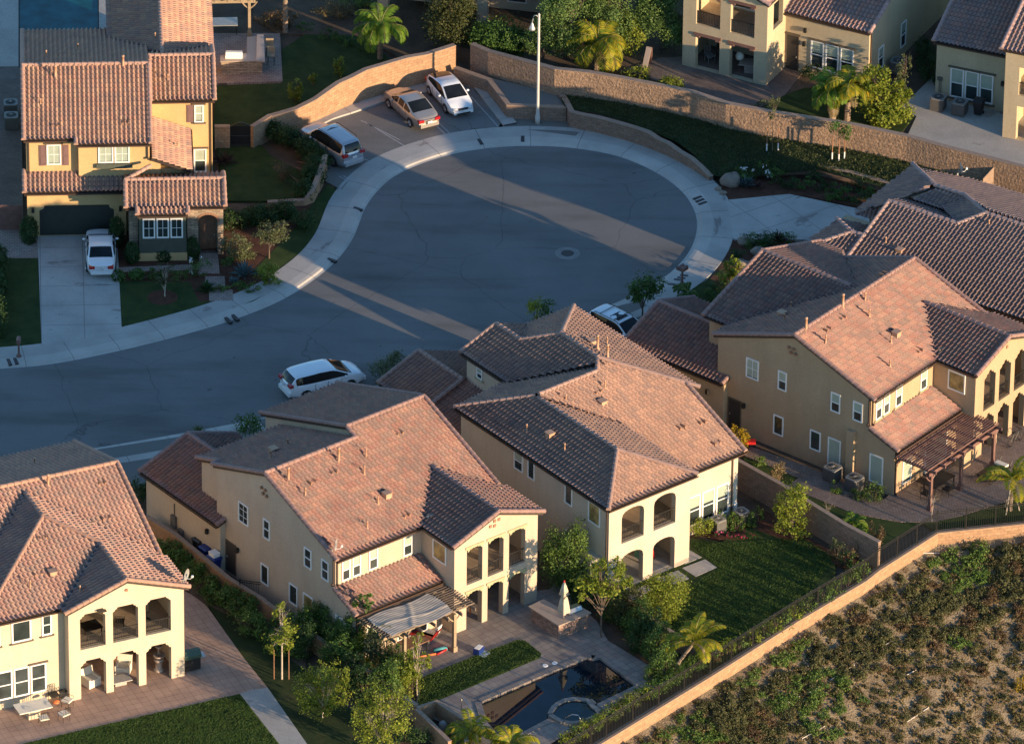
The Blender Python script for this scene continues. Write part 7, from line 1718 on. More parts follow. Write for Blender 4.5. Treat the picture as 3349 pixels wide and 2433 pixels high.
# rough tussocks on the sloping lawn
def tuss():
    rg_ = np.random.default_rng(8); me = [o for o in COL.objects if o.name == 'sloping_lawn'][0].data; out = []
    for p in me.polygons:
        q = [me.vertices[v].co for v in p.vertices]
        for _ in range(int(p.area*90)):
            u, v = rg_.random(2); a = q[0].lerp(q[1], u); b = q[3].lerp(q[2], u); c = a.lerp(b, v); out.append((c.x, c.y, c.z+.04))
    out = np.array(out); out[:, 2] += np.abs(rg_.normal(0, .05, len(out)))
    return leafquads(out, np.tile(np.array([[.2, -.8, .6]]), (len(out), 1)), .07, rg_, 2.2, .7)
V, F = tuss(); tag(npmesh('rough_grass', V, F, leafmat('rough_grass_blade', [(.022, .04, .012), (.04, .06, .018), (.07, .075, .025)], .3)), kind='stuff')
# short grass on the lawns nearest the camera
def grass(poly, n, seed, z):
    import mathutils.geometry as mg
    rg_ = np.random.default_rng(seed); P2 = [Vector((p.x, p.y)) for p in poly]; xs = [p.x for p in P2]; ys = [p.y for p in P2]; out = []
    tri = tessellate_polygon([[Vector((p.x, p.y, 0)) for p in poly]]); T = [(P2[a], P2[b], P2[c]) for a, b, c in tri]; A = np.array([abs((b-a).cross(c-a)) for a, b, c in T]); A /= A.sum()
    for t in rg_.choice(len(T), n, p=A):
        a, b, c = T[t]; u, v = rg_.random(2)
        if u+v > 1: u, v = 1-u, 1-v
        q = a+(b-a)*u+(c-a)*v; out.append((q.x, q.y, z+.03))
    return leafquads(np.array(out), np.tile(np.array([[0, -.9, .5]]), (n, 1)), .05, rg_, 2.0, .6)
gs = [grass(gl('E', [(1775, 1278), (2150, 1750), (1700, 1750), (150, 1750), (150, 1652), (1000, 1455)]), 34000, 1, .01), grass(lp, 7000, 2, .03),
      grass([g('G', 1480, 480), g('G', 1700, 350), g('G', 1480, 150), g('G', 1720, 160), g('D', 640, 1500), g('D', 860, 1640), g('H', 560, 700), g('G', 1640, 1090), g('G', 1300, 850)], 30000, 3, .006)]
off = 0; Vs, Fs = [], []
for V, F in gs: Vs.append(V); Fs.append(F+off); off += len(V)
tag(npmesh('grass', np.concatenate(Vs), np.concatenate(Fs), leafmat('grass_blade', [(.03, .065, .012), (.06, .11, .02), (.09, .14, .03)], .35)), kind='stuff')
# ---------------------------------------------------------------- yard furniture and equipment
def local(org, yaw, x, y, z=0):
    c, s_ = math.cos(rad(yaw)), math.sin(rad(yaw)); return Vector((org[0]+x*c-y*s_, org[1]+x*s_+y*c, z))
A1, A3, A2, A0, AL, AU, AR = ((-9.9, -31.91), 38.5), ((21.49, -13.18), 51.5), ((5.69, -26.01), 38.5), ((-25.32, -37.67), 24), ((-30.6, 17.57), 3.5), ((10.74, 37.54), -27), ((26.67, 33.27), -22)

def pergola(label, A, x0, x1, y0, y1, h, posts, mat, pm, slat=.22, cloth=False):
    R = thing('pergola', label, 'pergola', (A[0][0], A[0][1], 0), rad(A[1]))
    for px, py in posts:
        m = MB(); m.box(px-.09, px+.09, py-.09, py+.09, 0, h-.2); m.box(px-.14, px+.14, py-.14, py+.14, 0, .35); m.build('post', pm, R)
        for d in (-1, 1):
            m = MB(); m.tube([(px, py, h-.75), (px+d*.3, py, h-.5), (px+d*.5, py, h-.22)], .05, 5); m.build('brace', pm, R)
    m = MB(); py = posts[0][1]
    m.box(x0-.1, x1+.1, py-.12, py-.05, h-.25, h-.02); m.box(x0-.1, x1+.1, py+.05, py+.12, h-.25, h-.02); m.box(x0-.1, x1+.1, y1-.1, y1, h-.22, h-.02); m.build('beam', pm, R)
    k = max(2, int((x1-x0)/.85)); m = MB()
    for i in range(k+1):
        x = x0+.05+(x1-x0-.1)*i/k; m.box(x-.035, x+.035, y0-.45, y1, h, h+.19)
    m.build('rafters', mat, R)
    k = int((y1-y0)/slat); m = MB()
    for i in range(k+1):
        y = y0+(y1-y0)*i/k; m.box(x0-.2, x1+.2, y-.03, y+.03, h+.192, h+.27)
    m.build('slats', mat, R)
    if cloth:
        nx, ny = 60, 78; V = []; rg = np.random.default_rng(4)
        for j in range(ny+1):
            for i in range(nx+1):
                u, v = i/nx, j/ny; x = x0+.1+(x1-x0-1.5)*u+.25*math.sin(v*3.1)*(u-.3); y = y0-.1+(y1-y0-.15)*v+.12*math.sin(u*7)
                z = h+.29+.016*abs(math.sin(math.pi*v*(y1-y0)/slat))*1.0+.012*math.sin(u*19+v*6)*math.sin(v*11+u*4)+.035*math.exp(-((u-.35-.3*v)**2)/.0012)+.03*math.exp(-((v-.55+.25*u)**2)/.002)
                V.append((x, y, z))
        F = [(j*(nx+1)+i, j*(nx+1)+i+1, (j+1)*(nx+1)+i+1, (j+1)*(nx+1)+i) for j in range(ny) for i in range(nx)]
        m = MB(); m.add(V, F); o = m.build('shade_cloth', 'cloth', R, True)
    return R
pergola('weathered pergola draped with wrinkled tan shade cloth beside the pool lawn', A1, .4, 6.3, -4.5, -1.95, 2.75, [(1.9, -3.9), (5.3, -4.2)], 'pergdk', 'pergtan', .2, True)
pergola('open brown pergola with thin slats beside the ochre house', A3, -.1, 6.6, -4.25, -1.9, 2.75, [(.15, -4.2), (3.2, -4.2), (6.6, -4.1)], 'perg', 'perg', .17)
AT = ((g('a', 1560, 130)).xy, 3.5); o_ = g('a', 1850, 280)
pergola('flat slatted brown patio cover at the upper edge by the golden house', ((o_.x-3.2, o_.y), 3.5), 0, 3.5, 0, 4.5, 2.75, [(3.2, 0), (.3, 4)], 'pergdk', 'pergtan', .24)

def ac(label, p, yaw, s=.42, h=.85, grp=None):
    R = thing('air_conditioner', label, 'air conditioner', p, rad(yaw), grp); m = MB(); m.box(-s, s, -s, s, .04, h)
    for i in range(9): z = .1+(h-.15)*i/9; m.box(-s-.012, s+.012, -s-.012, s+.012, z, z+.03)
    m.build('cabinet', 'acm', R); m = MB(); q = s+.03; m.prism([(-q+.12, -q), (q-.12, -q), (q, -q+.12), (q, q-.12), (q-.12, q), (-q+.12, q), (-q, q-.12), (-q, -q+.12)], h, h+.07); m.build('lid', 'acl', R)
    m = MB(); m.lathe([(.01, h+.073), (s*.78, h+.073), (s*.8, h+.07)], 18); f = m.build('fan_grille', 'black', R); m = MB()
    for i in range(12): a = 2*math.pi*i/12; m.tube([(0, 0, h+.09), (math.cos(a)*s*.78, math.sin(a)*s*.78, h+.08)], .009, 4)
    m.lathe([(.1, h+.08), (.1, h+.12), (.01, h+.13)], 8); m.build('hub', 'acl', f); return R
ac('air conditioner left of the pair at the pale house windows', g('G', 152+0, -30) if False else local(*A2, 9.95, 1.95), 38.5, .36, .8); ac('air conditioner right of the pair at the pale house windows', local(*A2, 11.6, 1.8), 38.5, .36, .8)
ac('air conditioner nearer the flue along the ochre wall', local(*A3, -.75, 2.35), 51.5); ac('air conditioner beside the small shrubs by the ochre wall', local(*A3, -.85, .65), 51.5)
ac('air conditioner by the wall end of the concrete court', g('d', 1630, 810, 1), -22); ac('air conditioner beside the black bin on the concrete court', g('d', 1790, 845, 1), -22)
ac('upper air conditioner along the side of the golden house', g('a', 80, 850), 3.5); ac('lower air conditioner along the side of the golden house', g('a', 85, 945), 3.5)
ac('air conditioner half hidden beside the beige house shrubs', g('F', 480, 860), 38.5)
ac('air conditioner in the dark gap between the two upper houses', g('d', 1330, 540, 1), -22)

def bin_(label, p, yaw, mat, h=1.05, lid=None):
    R = thing('wheelie_bin', label, 'bin', p, rad(yaw)); m = MB()
    m.rings([[(-a, -b, z), (a, -b, z), (a, b, z), (-a, b, z)] for a, b, z in ((.22, .24, .08), (.3, .34, h-.1), (.33, .37, h-.1), (.33, .37, h-.04))]); m.build('body', mat, R)
    m = MB(); m.rings([[(-a, -b, z), (a, -b, z), (a, b, z), (-a, b, z)] for a, b, z in ((.34, .39, h-.038), (.34, .39, h), (.26, .3, h+.06))]); m.box(-.2, .2, .38, .44, h-.08, h-.02); m.build('lid', lid or mat, R)
    for s_ in (-1, 1): m = MB(); m.rings([[(s_*.24+dx, .26+math.cos(a)*.1, .1+math.sin(a)*.1) for a in [q*math.pi/6 for q in range(12)]] for dx in (-.03, .03)]); m.build('wheel', 'tyre', R)
    return R
bin_('black wheelie bin under the triple window on the concrete court', g('d', 1930, 850, 1), -22, 'black')
bin_('black wheelie bin at the end of the row by the side door', g('E', 1480, 240), 38.5, 'black'); bin_('blue wheelie bin in the middle by the side door', g('E', 1530, 300), 38.5, 'blue'); b3 = bin_('blue wheelie bin with a white box on its lid by the side door', g('E', 1590, 370), 38.5, 'blue')
m = MB(); q = g('E', 1590, 370); m.box(-.22, .22, -.26, .26, 0, .2); m.box(-.24, .24, -.28, .28, .2, .24); o = m.build('foam_box', 'white'); o.location = (q.x, q.y, 1.115); o.rotation_euler.z = rad(38); tag(o, 'white foam box resting on a blue wheelie bin', 'box')

def dish(label, p, yaw, tilt=.6):
    R = thing('satellite_dish', label, 'satellite dish', p, rad(yaw)); m = MB(); m.tube([(0, 0, -.2), (0, 0, .35), (.05, 0, .5)], .03, 6); m.tube([(0, 0, .3), (-.25, .1, -.1)], .015, 4); m.tube([(0, 0, .3), (-.2, -.2, -.1)], .015, 4); m.build('mast', 'galv', R)
    m = MB(); m.rings([[(.12+(r*r)*.5-math.sin(a)*r*0, math.cos(a)*r*1.0, .62+math.sin(a)*r*.85) for a in [q*math.pi/8 for q in range(16)]] for r in (.02, .15, .28, .4)], cap=False); d = m.build('reflector', 'galv', R, True)
    m = MB(); m.tube([(.1, 0, .35), (.42, 0, .38), (.55, 0, .55)], .018, 5); m.box(.5, .6, -.06, .06, .52, .64); m.build('feed_arm', 'white', R); return R
dish('satellite dish on the gable corner of the cream house', local(*A0, 7.35, -.05, 6.15), -20); dish('satellite dish on the lower roof corner of the beige house', local(*A1, .1, .55, 6.2), -10)
q = g('L', 1800, 130, 4.4); dish('satellite dish on the brown roof at the right edge', q, 10)

def chair(label, p, yaw, fm='iron', sm='creamf', grp=None):
    R = thing('patio_chair', label, 'chair', p, rad(yaw), grp)
    for x in (-.24, .24):
        for y in (-.24, .24): m = MB(); m.tube([(x, y, 0), (x*.95, y*.95, .42)], .015, 5); m.build('leg', fm, R)
    m = MB(); m.box(-.26, .26, -.26, .26, .42, .5); m.build('seat', sm, R); m = MB()
    for i in range(5): x = -.22+.11*i; m.tube([(x, .26, .45), (x, .32, .95)], .014, 4)
    m.tube([(-.25, .32, .95), (0, .33, 1.0), (.25, .32, .95)], .018, 5); m.build('backrest', fm, R)
    for x in (-.28, .28): m = MB(); m.tube([(x, -.24, .42), (x, -.24, .66), (x, .3, .68)], .015, 5); m.build('armrest', fm, R)
    return R
def table(label, p, yaw, a, b, h, tm, lm, name='patio_table', ped=False, nlegs=4):
    R = thing(name, label, 'table', p, rad(yaw)); m = MB(); m.box(-a, a, -b, b, h-.06, h); m.build('tabletop', tm, R)
    if ped: m = MB(); m.box(-.35, .35, -.25, .25, 0, h-.062); m.build('pedestal', lm, R)
    else:
        for x in (-a+.08, a-.08):
            for y in (-b+.08, b-.08): m = MB(); m.box(x-.03, x+.03, y-.03, y+.03, 0, h-.062); m.build('leg', lm, R)
    return R
# cream house patio
table('white stone-topped table on the red paving beside the stacked chairs', g('E', 245, 1445), 24, 1.0, .55, .76, 'creamf', 'st0', ped=True)
chair('metal chair in front of the white table', g('E', 325, 1500), 200); chair('metal chair at the end of the white table', g('E', 475, 1470), 220)
for i, (x, y, a) in enumerate(((400, 1330, 30), (470, 1290, 10), (500, 1370, 60))):
    c_ = chair(('metal chair stacked by the wall corner, left of three', 'metal chair stacked by the wall corner, rear of three', 'metal chair with white cushion by the wall corner')[i], g('E', x, y), a, 'iron', 'creamf' if i == 2 else 'black')
m = MB(); q = g('E', 415, 1340, .55); m.blob((q.x, q.y, .6), (.22, .18, .1), 4); tag(m.build('cushion', 'orange', None, True), 'small orange cushion on a stacked metal chair', 'cushion')
def armchair(label, p, yaw):
    R = thing('armchair', label, 'armchair', p, rad(yaw)); m = MB(); m.box(-.42, .42, -.42, .42, .05, .38); m.build('base', 'creamf', R); m = MB(); m.box(-.3, .3, -.4, .28, .385, .52); m.build('seat', 'creamf', R)
    m = MB(); m.prof([(.28, .38), (.42, .38), (.55, .95), (.42, .98)], 'x', -.42, .42); m.build('backrest', 'creamf', R)
    for x in (-.42, .3): m = MB(); m.box(x, x+.12, -.42, .3, .385, .62); m.build('armrest', 'creamf', R)
    return R
armchair('left cream armchair under the cream house balcony', local(*A0, 2.0, 1.0), 40); armchair('right cream armchair under the cream house balcony', local(*A0, 4.2, 1.5), -10)
table('low planted stone coffee table between the armchairs', local(*A0, 3.55, .45), 24, .65, .4, .36, 'slab', 'slab', 'coffee_table', True)
f = thing('garden_fountain', 'pale stone fountain on a pedestal at the right bay of the cream house', 'fountain', local(*A0, 6.15, .9)); m = MB(); m.lathe([(.3, 0), (.32, .1), (.22, .18), (.2, .6), (.3, .72), (.3, .8)], 12); m.build('pedestal', 'granite', f, True); m = MB(); m.lathe([(.1, .8), (.34, 1.0), (.38, 1.1), (.3, 1.08), (.05, 1.02)], 14); m.lathe([(.06, 1.05), (.07, 1.5), (.2, 1.62), (.22, 1.7), (.02, 1.66)], 12); m.build('basin', 'granite', f, True)
bb = thing('barbecue', 'green covered barbecue beside the right post of the cream house', 'barbecue', local(*A0, 7.85, .35), rad(24)); m = MB(); m.box(-.55, .55, -.3, .3, .1, .85); m.build('cart', 'black', bb); m = MB(); m.prof([(-.33, .86), (.33, .86), (.33, 1.05), (.2, 1.25), (-.1, 1.28), (-.33, 1.05)], 'x', -.6, .6); m.build('hood', 'green', bb); m = MB(); m.box(-.9, -.61, -.28, .28, .8, .84); m.box(.61, .9, -.28, .28, .8, .84); m.build('side_shelf', 'galv', bb)
for i, (x, y) in enumerate(((1.6, 1.6), (3.9, 1.2))): chair(('dark chair on the upper balcony of the cream house, left bay', 'dark chair on the upper balcony of the cream house, middle bay')[i], local(*A0, x, y, 3.25), 120+60*i, 'iron', 'black')
table('square glass table on the upper balcony of the cream house', local(*A0, 2.1, 1.1, 3.25), 30, .55, .5, .7, 'cglass', 'iron')
m = MB(); m.lathe([(.25, 0), (.25, .05), (.03, .06), (.03, 1.9), (.12, 1.7), (.2, .6), (.16, .55)], 10); o = m.build('closed_umbrella', 'black', None, True); o.location = local(*A0, 5.6, 1.4, 3.26); tag(o, 'closed dark umbrella on the upper balcony of the cream house', 'umbrella')
# beige house patio: outdoor kitchen, umbrella, pool items
kt = thing('outdoor_kitchen', 'L-shaped stone outdoor kitchen with granite top beside the closed umbrella', 'outdoor kitchen', (0, 0, 0))
qs = [g('G', 290, 625, 1.05), g('G', 405, 573, 1.05), g('G', 560, 660, 1.05), g('G', 640, 605, 1.05), g('G', 757, 672, 1.05), g('G', 515, 770, 1.05)]
ctr = sum(qs, Vector())/6
def uvwalls(o):
    me = o.data; l = me.uv_layers.new(name='uv')
    for p in me.polygons:
        n_ = p.normal; ax = (n_.y, -n_.x)
        for li in p.loop_indices: c = me.vertices[me.loops[li].vertex_index].co; l.data[li].uv = (c.x*ax[0]+c.y*ax[1], c.z) if abs(n_.z) < .7 else (c.x, c.y)
m = MB(); m.prism([(ctr+(p-ctr)*.9).xy for p in qs], -.05, .98); uvwalls(m.build('base', 'redstone', kt)); m = MB(); m.prism([p.xy for p in qs], .983, 1.05); m.build('worktop', 'granite', kt)
q = g('G', 620, 660, 1.05); m = MB(); m.box(-.5, .5, -.3, .3, 1.052, 1.14); m.prof([(-.3, 1.14), (.3, 1.14), (.25, 1.3), (-.15, 1.33)], 'x', -.48, .48); o = m.build('grill', 'tank', kt); o.location = (q.x, q.y, 0); o.rotation_euler.z = rad(38)
um = thing('closed_umbrella', 'closed cream patio umbrella standing at the outdoor kitchen', 'umbrella', g('G', 533, 735, 1.05)+Vector((.15, .25, 0))); m = MB(); m.tube([(0, 0, 0), (0, 0, 2.55)], .025, 6); m.build('pole', 'pergtan', um)
m = MB(); rr = []
for r, z in ((.05, 2.45), (.12, 2.2), (.24, 1.65), (.13, 1.6), (.2, 1.2), (.3, .45), (.25, .42)): rr.append([(math.cos(a)*r*(1+.3*math.cos(4*a)), math.sin(a)*r*(1+.3*math.cos(4*a)), z) for a in [2*math.pi*i/24 for i in range(24)]])
m.rings(rr); m.build('canopy', 'umb', um, True); m = MB(); m.lathe([(.05, 2.5), (.06, 2.56), (.01, 2.62)], 8); m.build('finial', 'red', um)
def spa():
    R = thing('spa', 'raised round spa with stone rim at the pool corner', 'spa')
    rim = catmull([g('G', x, y) for x, y in ((450, 1440), (480, 1385), (560, 1335), (650, 1325), (725, 1335), (770, 1385), (815, 1430), (740, 1475), (640, 1500), (540, 1490), (450, 1440))], .3)
    m = MB(); I = offset(rim, .15) ; O = offset(rim, -.13); c = sum(rim, Vector())/len(rim)
    m.rings([[O[i]+Vector((0, 0, -.3)), O[i]+Vector((0, 0, .16)), I[i]+Vector((0, 0, .16)), I[i]+Vector((0, 0, -.3))] for i in range(len(rim))], cap=False); m.build('rim', 'stonerim', R)
    m = MB(); m.sheet([[(p.x, p.y, .06) for p in I[:-1]]]); m.build('spa_water', 'waterspa', R)
    return R
M['stonerim'] = plain('spa_stone', (.24, .215, .19), .8, var=.25, scale=3, bump=.4); M['waterspa'] = glassmat('spa_water', (.006, .022, .028), .02); M['waterspa'].node_tree.nodes['Principled BSDF'].inputs['Specular IOR Level'].default_value = .3
spa()
def handrail(label, p, yaw, s=1.0):
    m = MB(); m.tube([(0, 0, 0), (0, 0, .75*s), (.12, 0, .9*s), (.5, 0, .8*s), (1.0, 0, .35*s), (1.05, 0, -.1)], .03, 8); o = m.build('handrail', 'tank', None, True); o.location = p; o.rotation_euler.z = rad(yaw); tag(o, label, 'handrail')
handrail('curved steel handrail at the pool steps', g('F', 1608, 1395), -50); handrail('steel handrail at the spa', g('G', 672, 1525, .1), 150, .9)
for a, b in ((415, 1066), (485, 1048)): m = MB(); q = g('G', a, b); m.lathe([(.01, .04), (.15, .04), (.17, .01)], 14, (q.x, q.y, 0)); tag(m.build('skimmer_lid', 'white'), 'round white skimmer lid in the pool paving', 'lid', 'skimmer lids by the pool')
masonry('store_wall', 'near wall of the small pool equipment enclosure', [g('F', 1275, 1500), g('F', 1380, 1600), g('F', 1520, 1740)], 1.0, .2, 'block'); masonry('store_wall', 'far wall of the small pool equipment enclosure', [g('F', 1275, 1490), g('F', 1420, 1440), g('F', 1645, 1590), g('F', 1645, 1740)], 1.0, .2, 'block')
pe = thing('pool_pump', 'pool pump and blue toys heaped inside the enclosure', 'pump', g('F', 1470, 1560)); m = MB(); m.lathe([(.2, 0), (.25, .2), (.25, .6), (.12, .75)], 12); m.build('filter_tank', 'acl', pe, True); m = MB(); m.tube([(.3, 0, .2), (.7, -.2, .2), (.9, -.5, .4)], .06, 6); m.build('pipe', 'white', pe)
for i in range(3): m = MB(); m.blob((.9+.25*i, -.5-.25*i, .25), (.25, .22, .2), 50+i); m.build('toy', ('blue', 'red', 'cyan')[i], pe, True)
ck = thing('cool_box', 'blue cool box with its white lid open on the pool lawn edge', 'cool box', g('F', 1735, 970), rad(60)); m = MB(); m.box(-.3, .3, -.2, .2, 0, .38); m.build('box', 'blue', ck); m = MB(); m.box(-.3, .3, -.62, -.2, .0, .06); m.build('lid', 'white', ck); m = MB(); m.box(-.26, .26, -.16, .16, .382, .4); m.build('liner', 'white', ck)
table('dark garden table under the shade cloth', g('F', 1250, 960), 38.5, .8, .5, .72, 'wood', 'iron')
for i, (x, y, mt, lb) in enumerate(((1340, 880, 'red', 'red folding lounger under the pergola'), (1385, 860, 'white', 'white plastic chair under the pergola'))):
    R = thing('garden_lounger' if i == 0 else 'plastic_chair', lb, 'lounger' if i == 0 else 'chair', g('F', x, y), rad(-30)); m = MB(); m.box(-.9+.5*i, .5-.2*i, -.32, .32, .28, .34); m.build('seat', mt, R); m = MB(); m.prof([(.5-.2*i, .32), (.56-.2*i, .32), (.9-.35*i, .95), (.84-.35*i, .95)], 'y', -.32, .32); m.build('backrest', mt, R)
    for a in (-.8+.5*i, .4-.2*i):
        for b in (-.28, .28): m = MB(); m.tube([(a, b, 0), (a, b, .28)], .02, 5); m.build('leg', 'galv', R)
for i, (x0, y0, x1, y1, mt, lb) in enumerate(((1230, 1020, 1420, 985, 'orange', 'orange pool noodle on the patio paving'), (1425, 990, 1515, 940, 'red', 'red-orange pool noodle at the patio edge'), (1400, 960, 1500, 945, 'cyan', 'pale blue pool float under the pergola edge'))): m = MB(); a, b = g('F', x0, y0), g('F', x1, y1); m.tube([a+Vector((0, 0, .07)), (a+b)/2+Vector((.05, 0, .09)), b+Vector((0, 0, .07))], .06 if i < 2 else .14, 7); tag(m.build('pool_noodle' if i < 2 else 'pool_float', mt, None, True), lb, 'pool toy')
table('wooden table under the beige house balcony', local(*A1, 7.9, -1.2), 38.5, .7, .45, .76, 'wood', 'orangewood') if 'orangewood' in M else table('wooden table under the beige house balcony', local(*A1, 7.9, -1.2), 38.5, .7, .45, .76, 'wood', 'orange')
# pale house: toys and chairs under the arches
ty = thing('play_gym', 'colourful plastic toddler gym under the right arch of the pale house', 'toy', local(*A2, 4.5, 1.9), rad(30)); m = MB(); m.tube([(-.5, 0, 0), (-.4, 0, .6), (0, 0, .95), (.4, 0, .6), (.5, 0, 0)], .07, 7); m.build('arch', 'red', ty, True); m = MB(); m.prof([(-.2, .0), (.6, .0), (.6, .1), (-.1, .6), (-.2, .6)], 'y', .1, .5); m.build('slide', 'blue', ty); m = MB(); m.lathe([(.12, 1.0), (.25, 1.1), (.25, 1.25), (.1, 1.35)], 10); m.build('ball', 'yellow', ty, True); m = MB(); m.box(-.6, -.45, -.4, .4, .3, 1.1); m.build('side_panel', 'teal', ty)
m = MB(); m.box(-.45, .45, -.3, .3, 0, .025); o = m.build('door_mat', 'black'); o.location = local(*A2, 1.5, 2.6, .018); o.rotation_euler.z = rad(38.5); tag(o, 'dark door mat under the left arch of the pale house', 'mat')
chair('dark chair on the balcony floor of the pale house', local(*A2, 1.9, 2.5, 3.1), 20, 'iron', 'black')
m = MB(); m.tube([(-.3, 0, .12), (.3, .1, .12)], .1, 6); m.blob((.4, .1, .16), (.14, .12, .12), 9); o = m.build('toy_scooter', 'black'); o.location = local(*A2, 1.5, 1.6, 3.12); tag(o, 'small black ride-on toy on the pale house balcony', 'toy')
m = MB(); R = thing('red_wagon', 'small red toy wagon by the ochre house side path', 'toy', g('D', 240, 810)); R.scale = (.75, .75, .8); m.box(-.4, .4, -.25, .25, .22, .45); m.build('tub', 'red', R)
for a in (-.28, .28):
    for b in (-.24, .24): m = MB(); m.rings([[(a+math.cos(t)*.12, b+dy, .12+math.sin(t)*.12) for t in [q*math.pi/6 for q in range(12)]] for dy in (-.03, .03)]); m.build('wheel', 'tyre', R)
# ochre house patio
table('long dark dining table under the open brown pergola', local(*A3, 2.4, -3.2), 51.5, 1.0, .5, .74, 'black', 'iron')
for i, (x, y, a, lb) in enumerate(((1.0, -3.3, 141, 'dark swivel chair at the near end of the pergola table'), (2.0, -2.3, 51, 'dark chair behind the pergola table, left'), (3.0, -2.3, 51, 'dark chair behind the pergola table, right'), (2.2, -4.0, 231, 'dark chair in front of the pergola table'))): chair(lb, local(*A3, x, y), a, 'iron', 'black')
hm = thing('day_bed', 'dark hammock bed on a curved frame beyond the pergola', 'hammock', local(*A3, 5.6, -4.9), rad(51.5)); m = MB(); m.box(-1.0, 1.0, -.55, .55, .45, .53); m.build('mattress', 'black', hm); m = MB()
for y in (-.4, .4): m.tube([(-1.3, y, .75), (-.9, y, .12), (0, y, .02), (.9, y, .12), (1.3, y, .75)], .03, 5)
m.build('frame', 'iron', hm); m = MB(); m.box(.6, .95, -.4, .4, .532, .66); m.build('pillow', 'creamf', hm)
bi = thing('bicycle', 'dark bicycle leaning by the ochre house balcony posts', 'bicycle', local(*A3, 9.6, -3.6), rad(51.5))
for x in (-.5, .5): m = MB(); m.tube([(x+math.cos(a)*.32, 0, .33+math.sin(a)*.32) for a in [q*math.pi/10 for q in range(21)]], .025, 5); m.build('wheel', 'tyre', bi)
m = MB()
for a, b in (((-.5, .33), (-.15, .75)), ((-.5, .33), (-.05, .33)), ((-.05, .33), (-.18, .85)), ((-.05, .33), (.35, .75)), ((-.15, .75), (.35, .75)), ((.5, .33), (.33, .95))): m.tube([(a[0], 0, a[1]), (b[0], 0, b[1])], .022, 5)
m.tube([(.33, -.25, .97), (.33, .25, .97)], .018, 5); m.build('frame', 'iron', bi); m = MB(); m.box(-.3, -.06, -.07, .07, .85, .92); m.build('saddle', 'black', bi)
st_ = MB(); st_.box(-.35, .35, -.35, .35, 0, 1.0); st_.box(-.4, .4, -.4, .4, 1.0, 1.06); o = st_.build('stucco_counter', 'st3'); o.location = local(*A3, 5.6, -2.6); o.rotation_euler.z = rad(51.5); tag(o, 'ochre stucco counter pillar under the pergola', 'counter')
# golden house back yard: grill island, table
isl = thing('grill_island', 'stone grill island with white grill and raised bar on the court paving', 'outdoor kitchen'); qs = [g('a', 1640, 445, 1.0), g('a', 1960, 445, 1.0), g('a', 1960, 260, 1.0), g('a', 1820, 280, 1.0), g('a', 1825, 420, 1.0), g('a', 1640, 435, 1.0)]
m = MB(); base = [g('a', 1640, 455, 1.0), g('a', 1945, 450, 1.0), g('a', 1945, 270, 1.0), g('a', 1830, 280, 1.0), g('a', 1830, 395, 1.0), g('a', 1640, 410, 1.0)]; m.prism([p.xy for p in base], 0, .93); uvwalls(m.build('base', 'stone', isl)); m = MB(); c = sum(base, Vector())/6; m.prism([(c+(p-c)*1.04).xy for p in base], .933, 1.0); m.build('worktop', 'granite', isl); m = MB(); m.prism([p.xy for p in (g('a', 1900, 450, 1.15), g('a', 1965, 450, 1.15), g('a', 1955, 255, 1.15), g('a', 1905, 255, 1.15))], 1.003, 1.12); m.build('raised_bar', 'granite', isl)
q = g('a', 1735, 425, 1.0); m = MB(); m.box(q.x-.55, q.x+.55, q.y-.25, q.y+.25, 1.003, 1.2); m.prof([(q.y-.25, 1.2), (q.y+.25, 1.2), (q.y+.2, 1.36), (q.y-.1, 1.38)], 'x', q.x-.53, q.x+.53); m.build('grill', 'white', isl)
table('glass-topped table under the flat slatted patio cover', g('a', 1665, 235), 3.5, .85, .55, .74, 'galv', 'iron')
for i, (x, y, lb) in enumerate(((2000, 420, 'tan bar stool beside the grill island, upper of two'), (2010, 480, 'tan bar stool beside the grill island, lower of two'))):
    R = thing('bar_stool', lb, 'stool', g('a', x, y)); m = MB(); m.box(-.25, .25, -.25, .25, .7, .77); m.build('seat', 'pergtan', R); m = MB(); m.box(-.25, .25, .2, .26, .77, 1.2); m.build('backrest', 'pergtan', R)
    for a in (-.2, .2):
        for b in (-.2, .2): m = MB(); m.tube([(a, b, 0), (a, b, .7)], .02, 5); m.build('leg', 'iron', R)
# upper house patio
table('stone garden table under the sand stucco house balcony', local(*AU, 4.3, 1.2, 1.0), -10, .7, .5, .72, 'granite', 'granite', ped=True)
m = MB(); m.lathe([(.02, 0), (.25, .1), (.3, .3), (.22, .5), (.05, .6)], 12); o = m.build('globe_lamp', 'creamf', None, True); o.location = local(*AU, 3.6, 1.1, 1.73); tag(o, 'white globe ornament on the stone garden table', 'ornament')
chair('metal chair under the left bay of the sand stucco house', local(*AU, 1.4, 1.2, 1.0), 30, 'galv', 'acl')
sl_ = thing('toy_slide', 'pale toy slide leaning behind the long wall', 'toy', g('c', 1150, 510, 1), rad(70)); sl_.scale = (.7, .7, .75); m = MB(); m.prof([(0, 0), (.12, 0), (1.3, 1.5), (1.2, 1.55)], 'y', -.25, .25); m.build('chute', 'granite', sl_); m = MB(); m.box(1.15, 1.3, -.3, .3, 0, 1.5); m.build('support', 'perg', sl_)
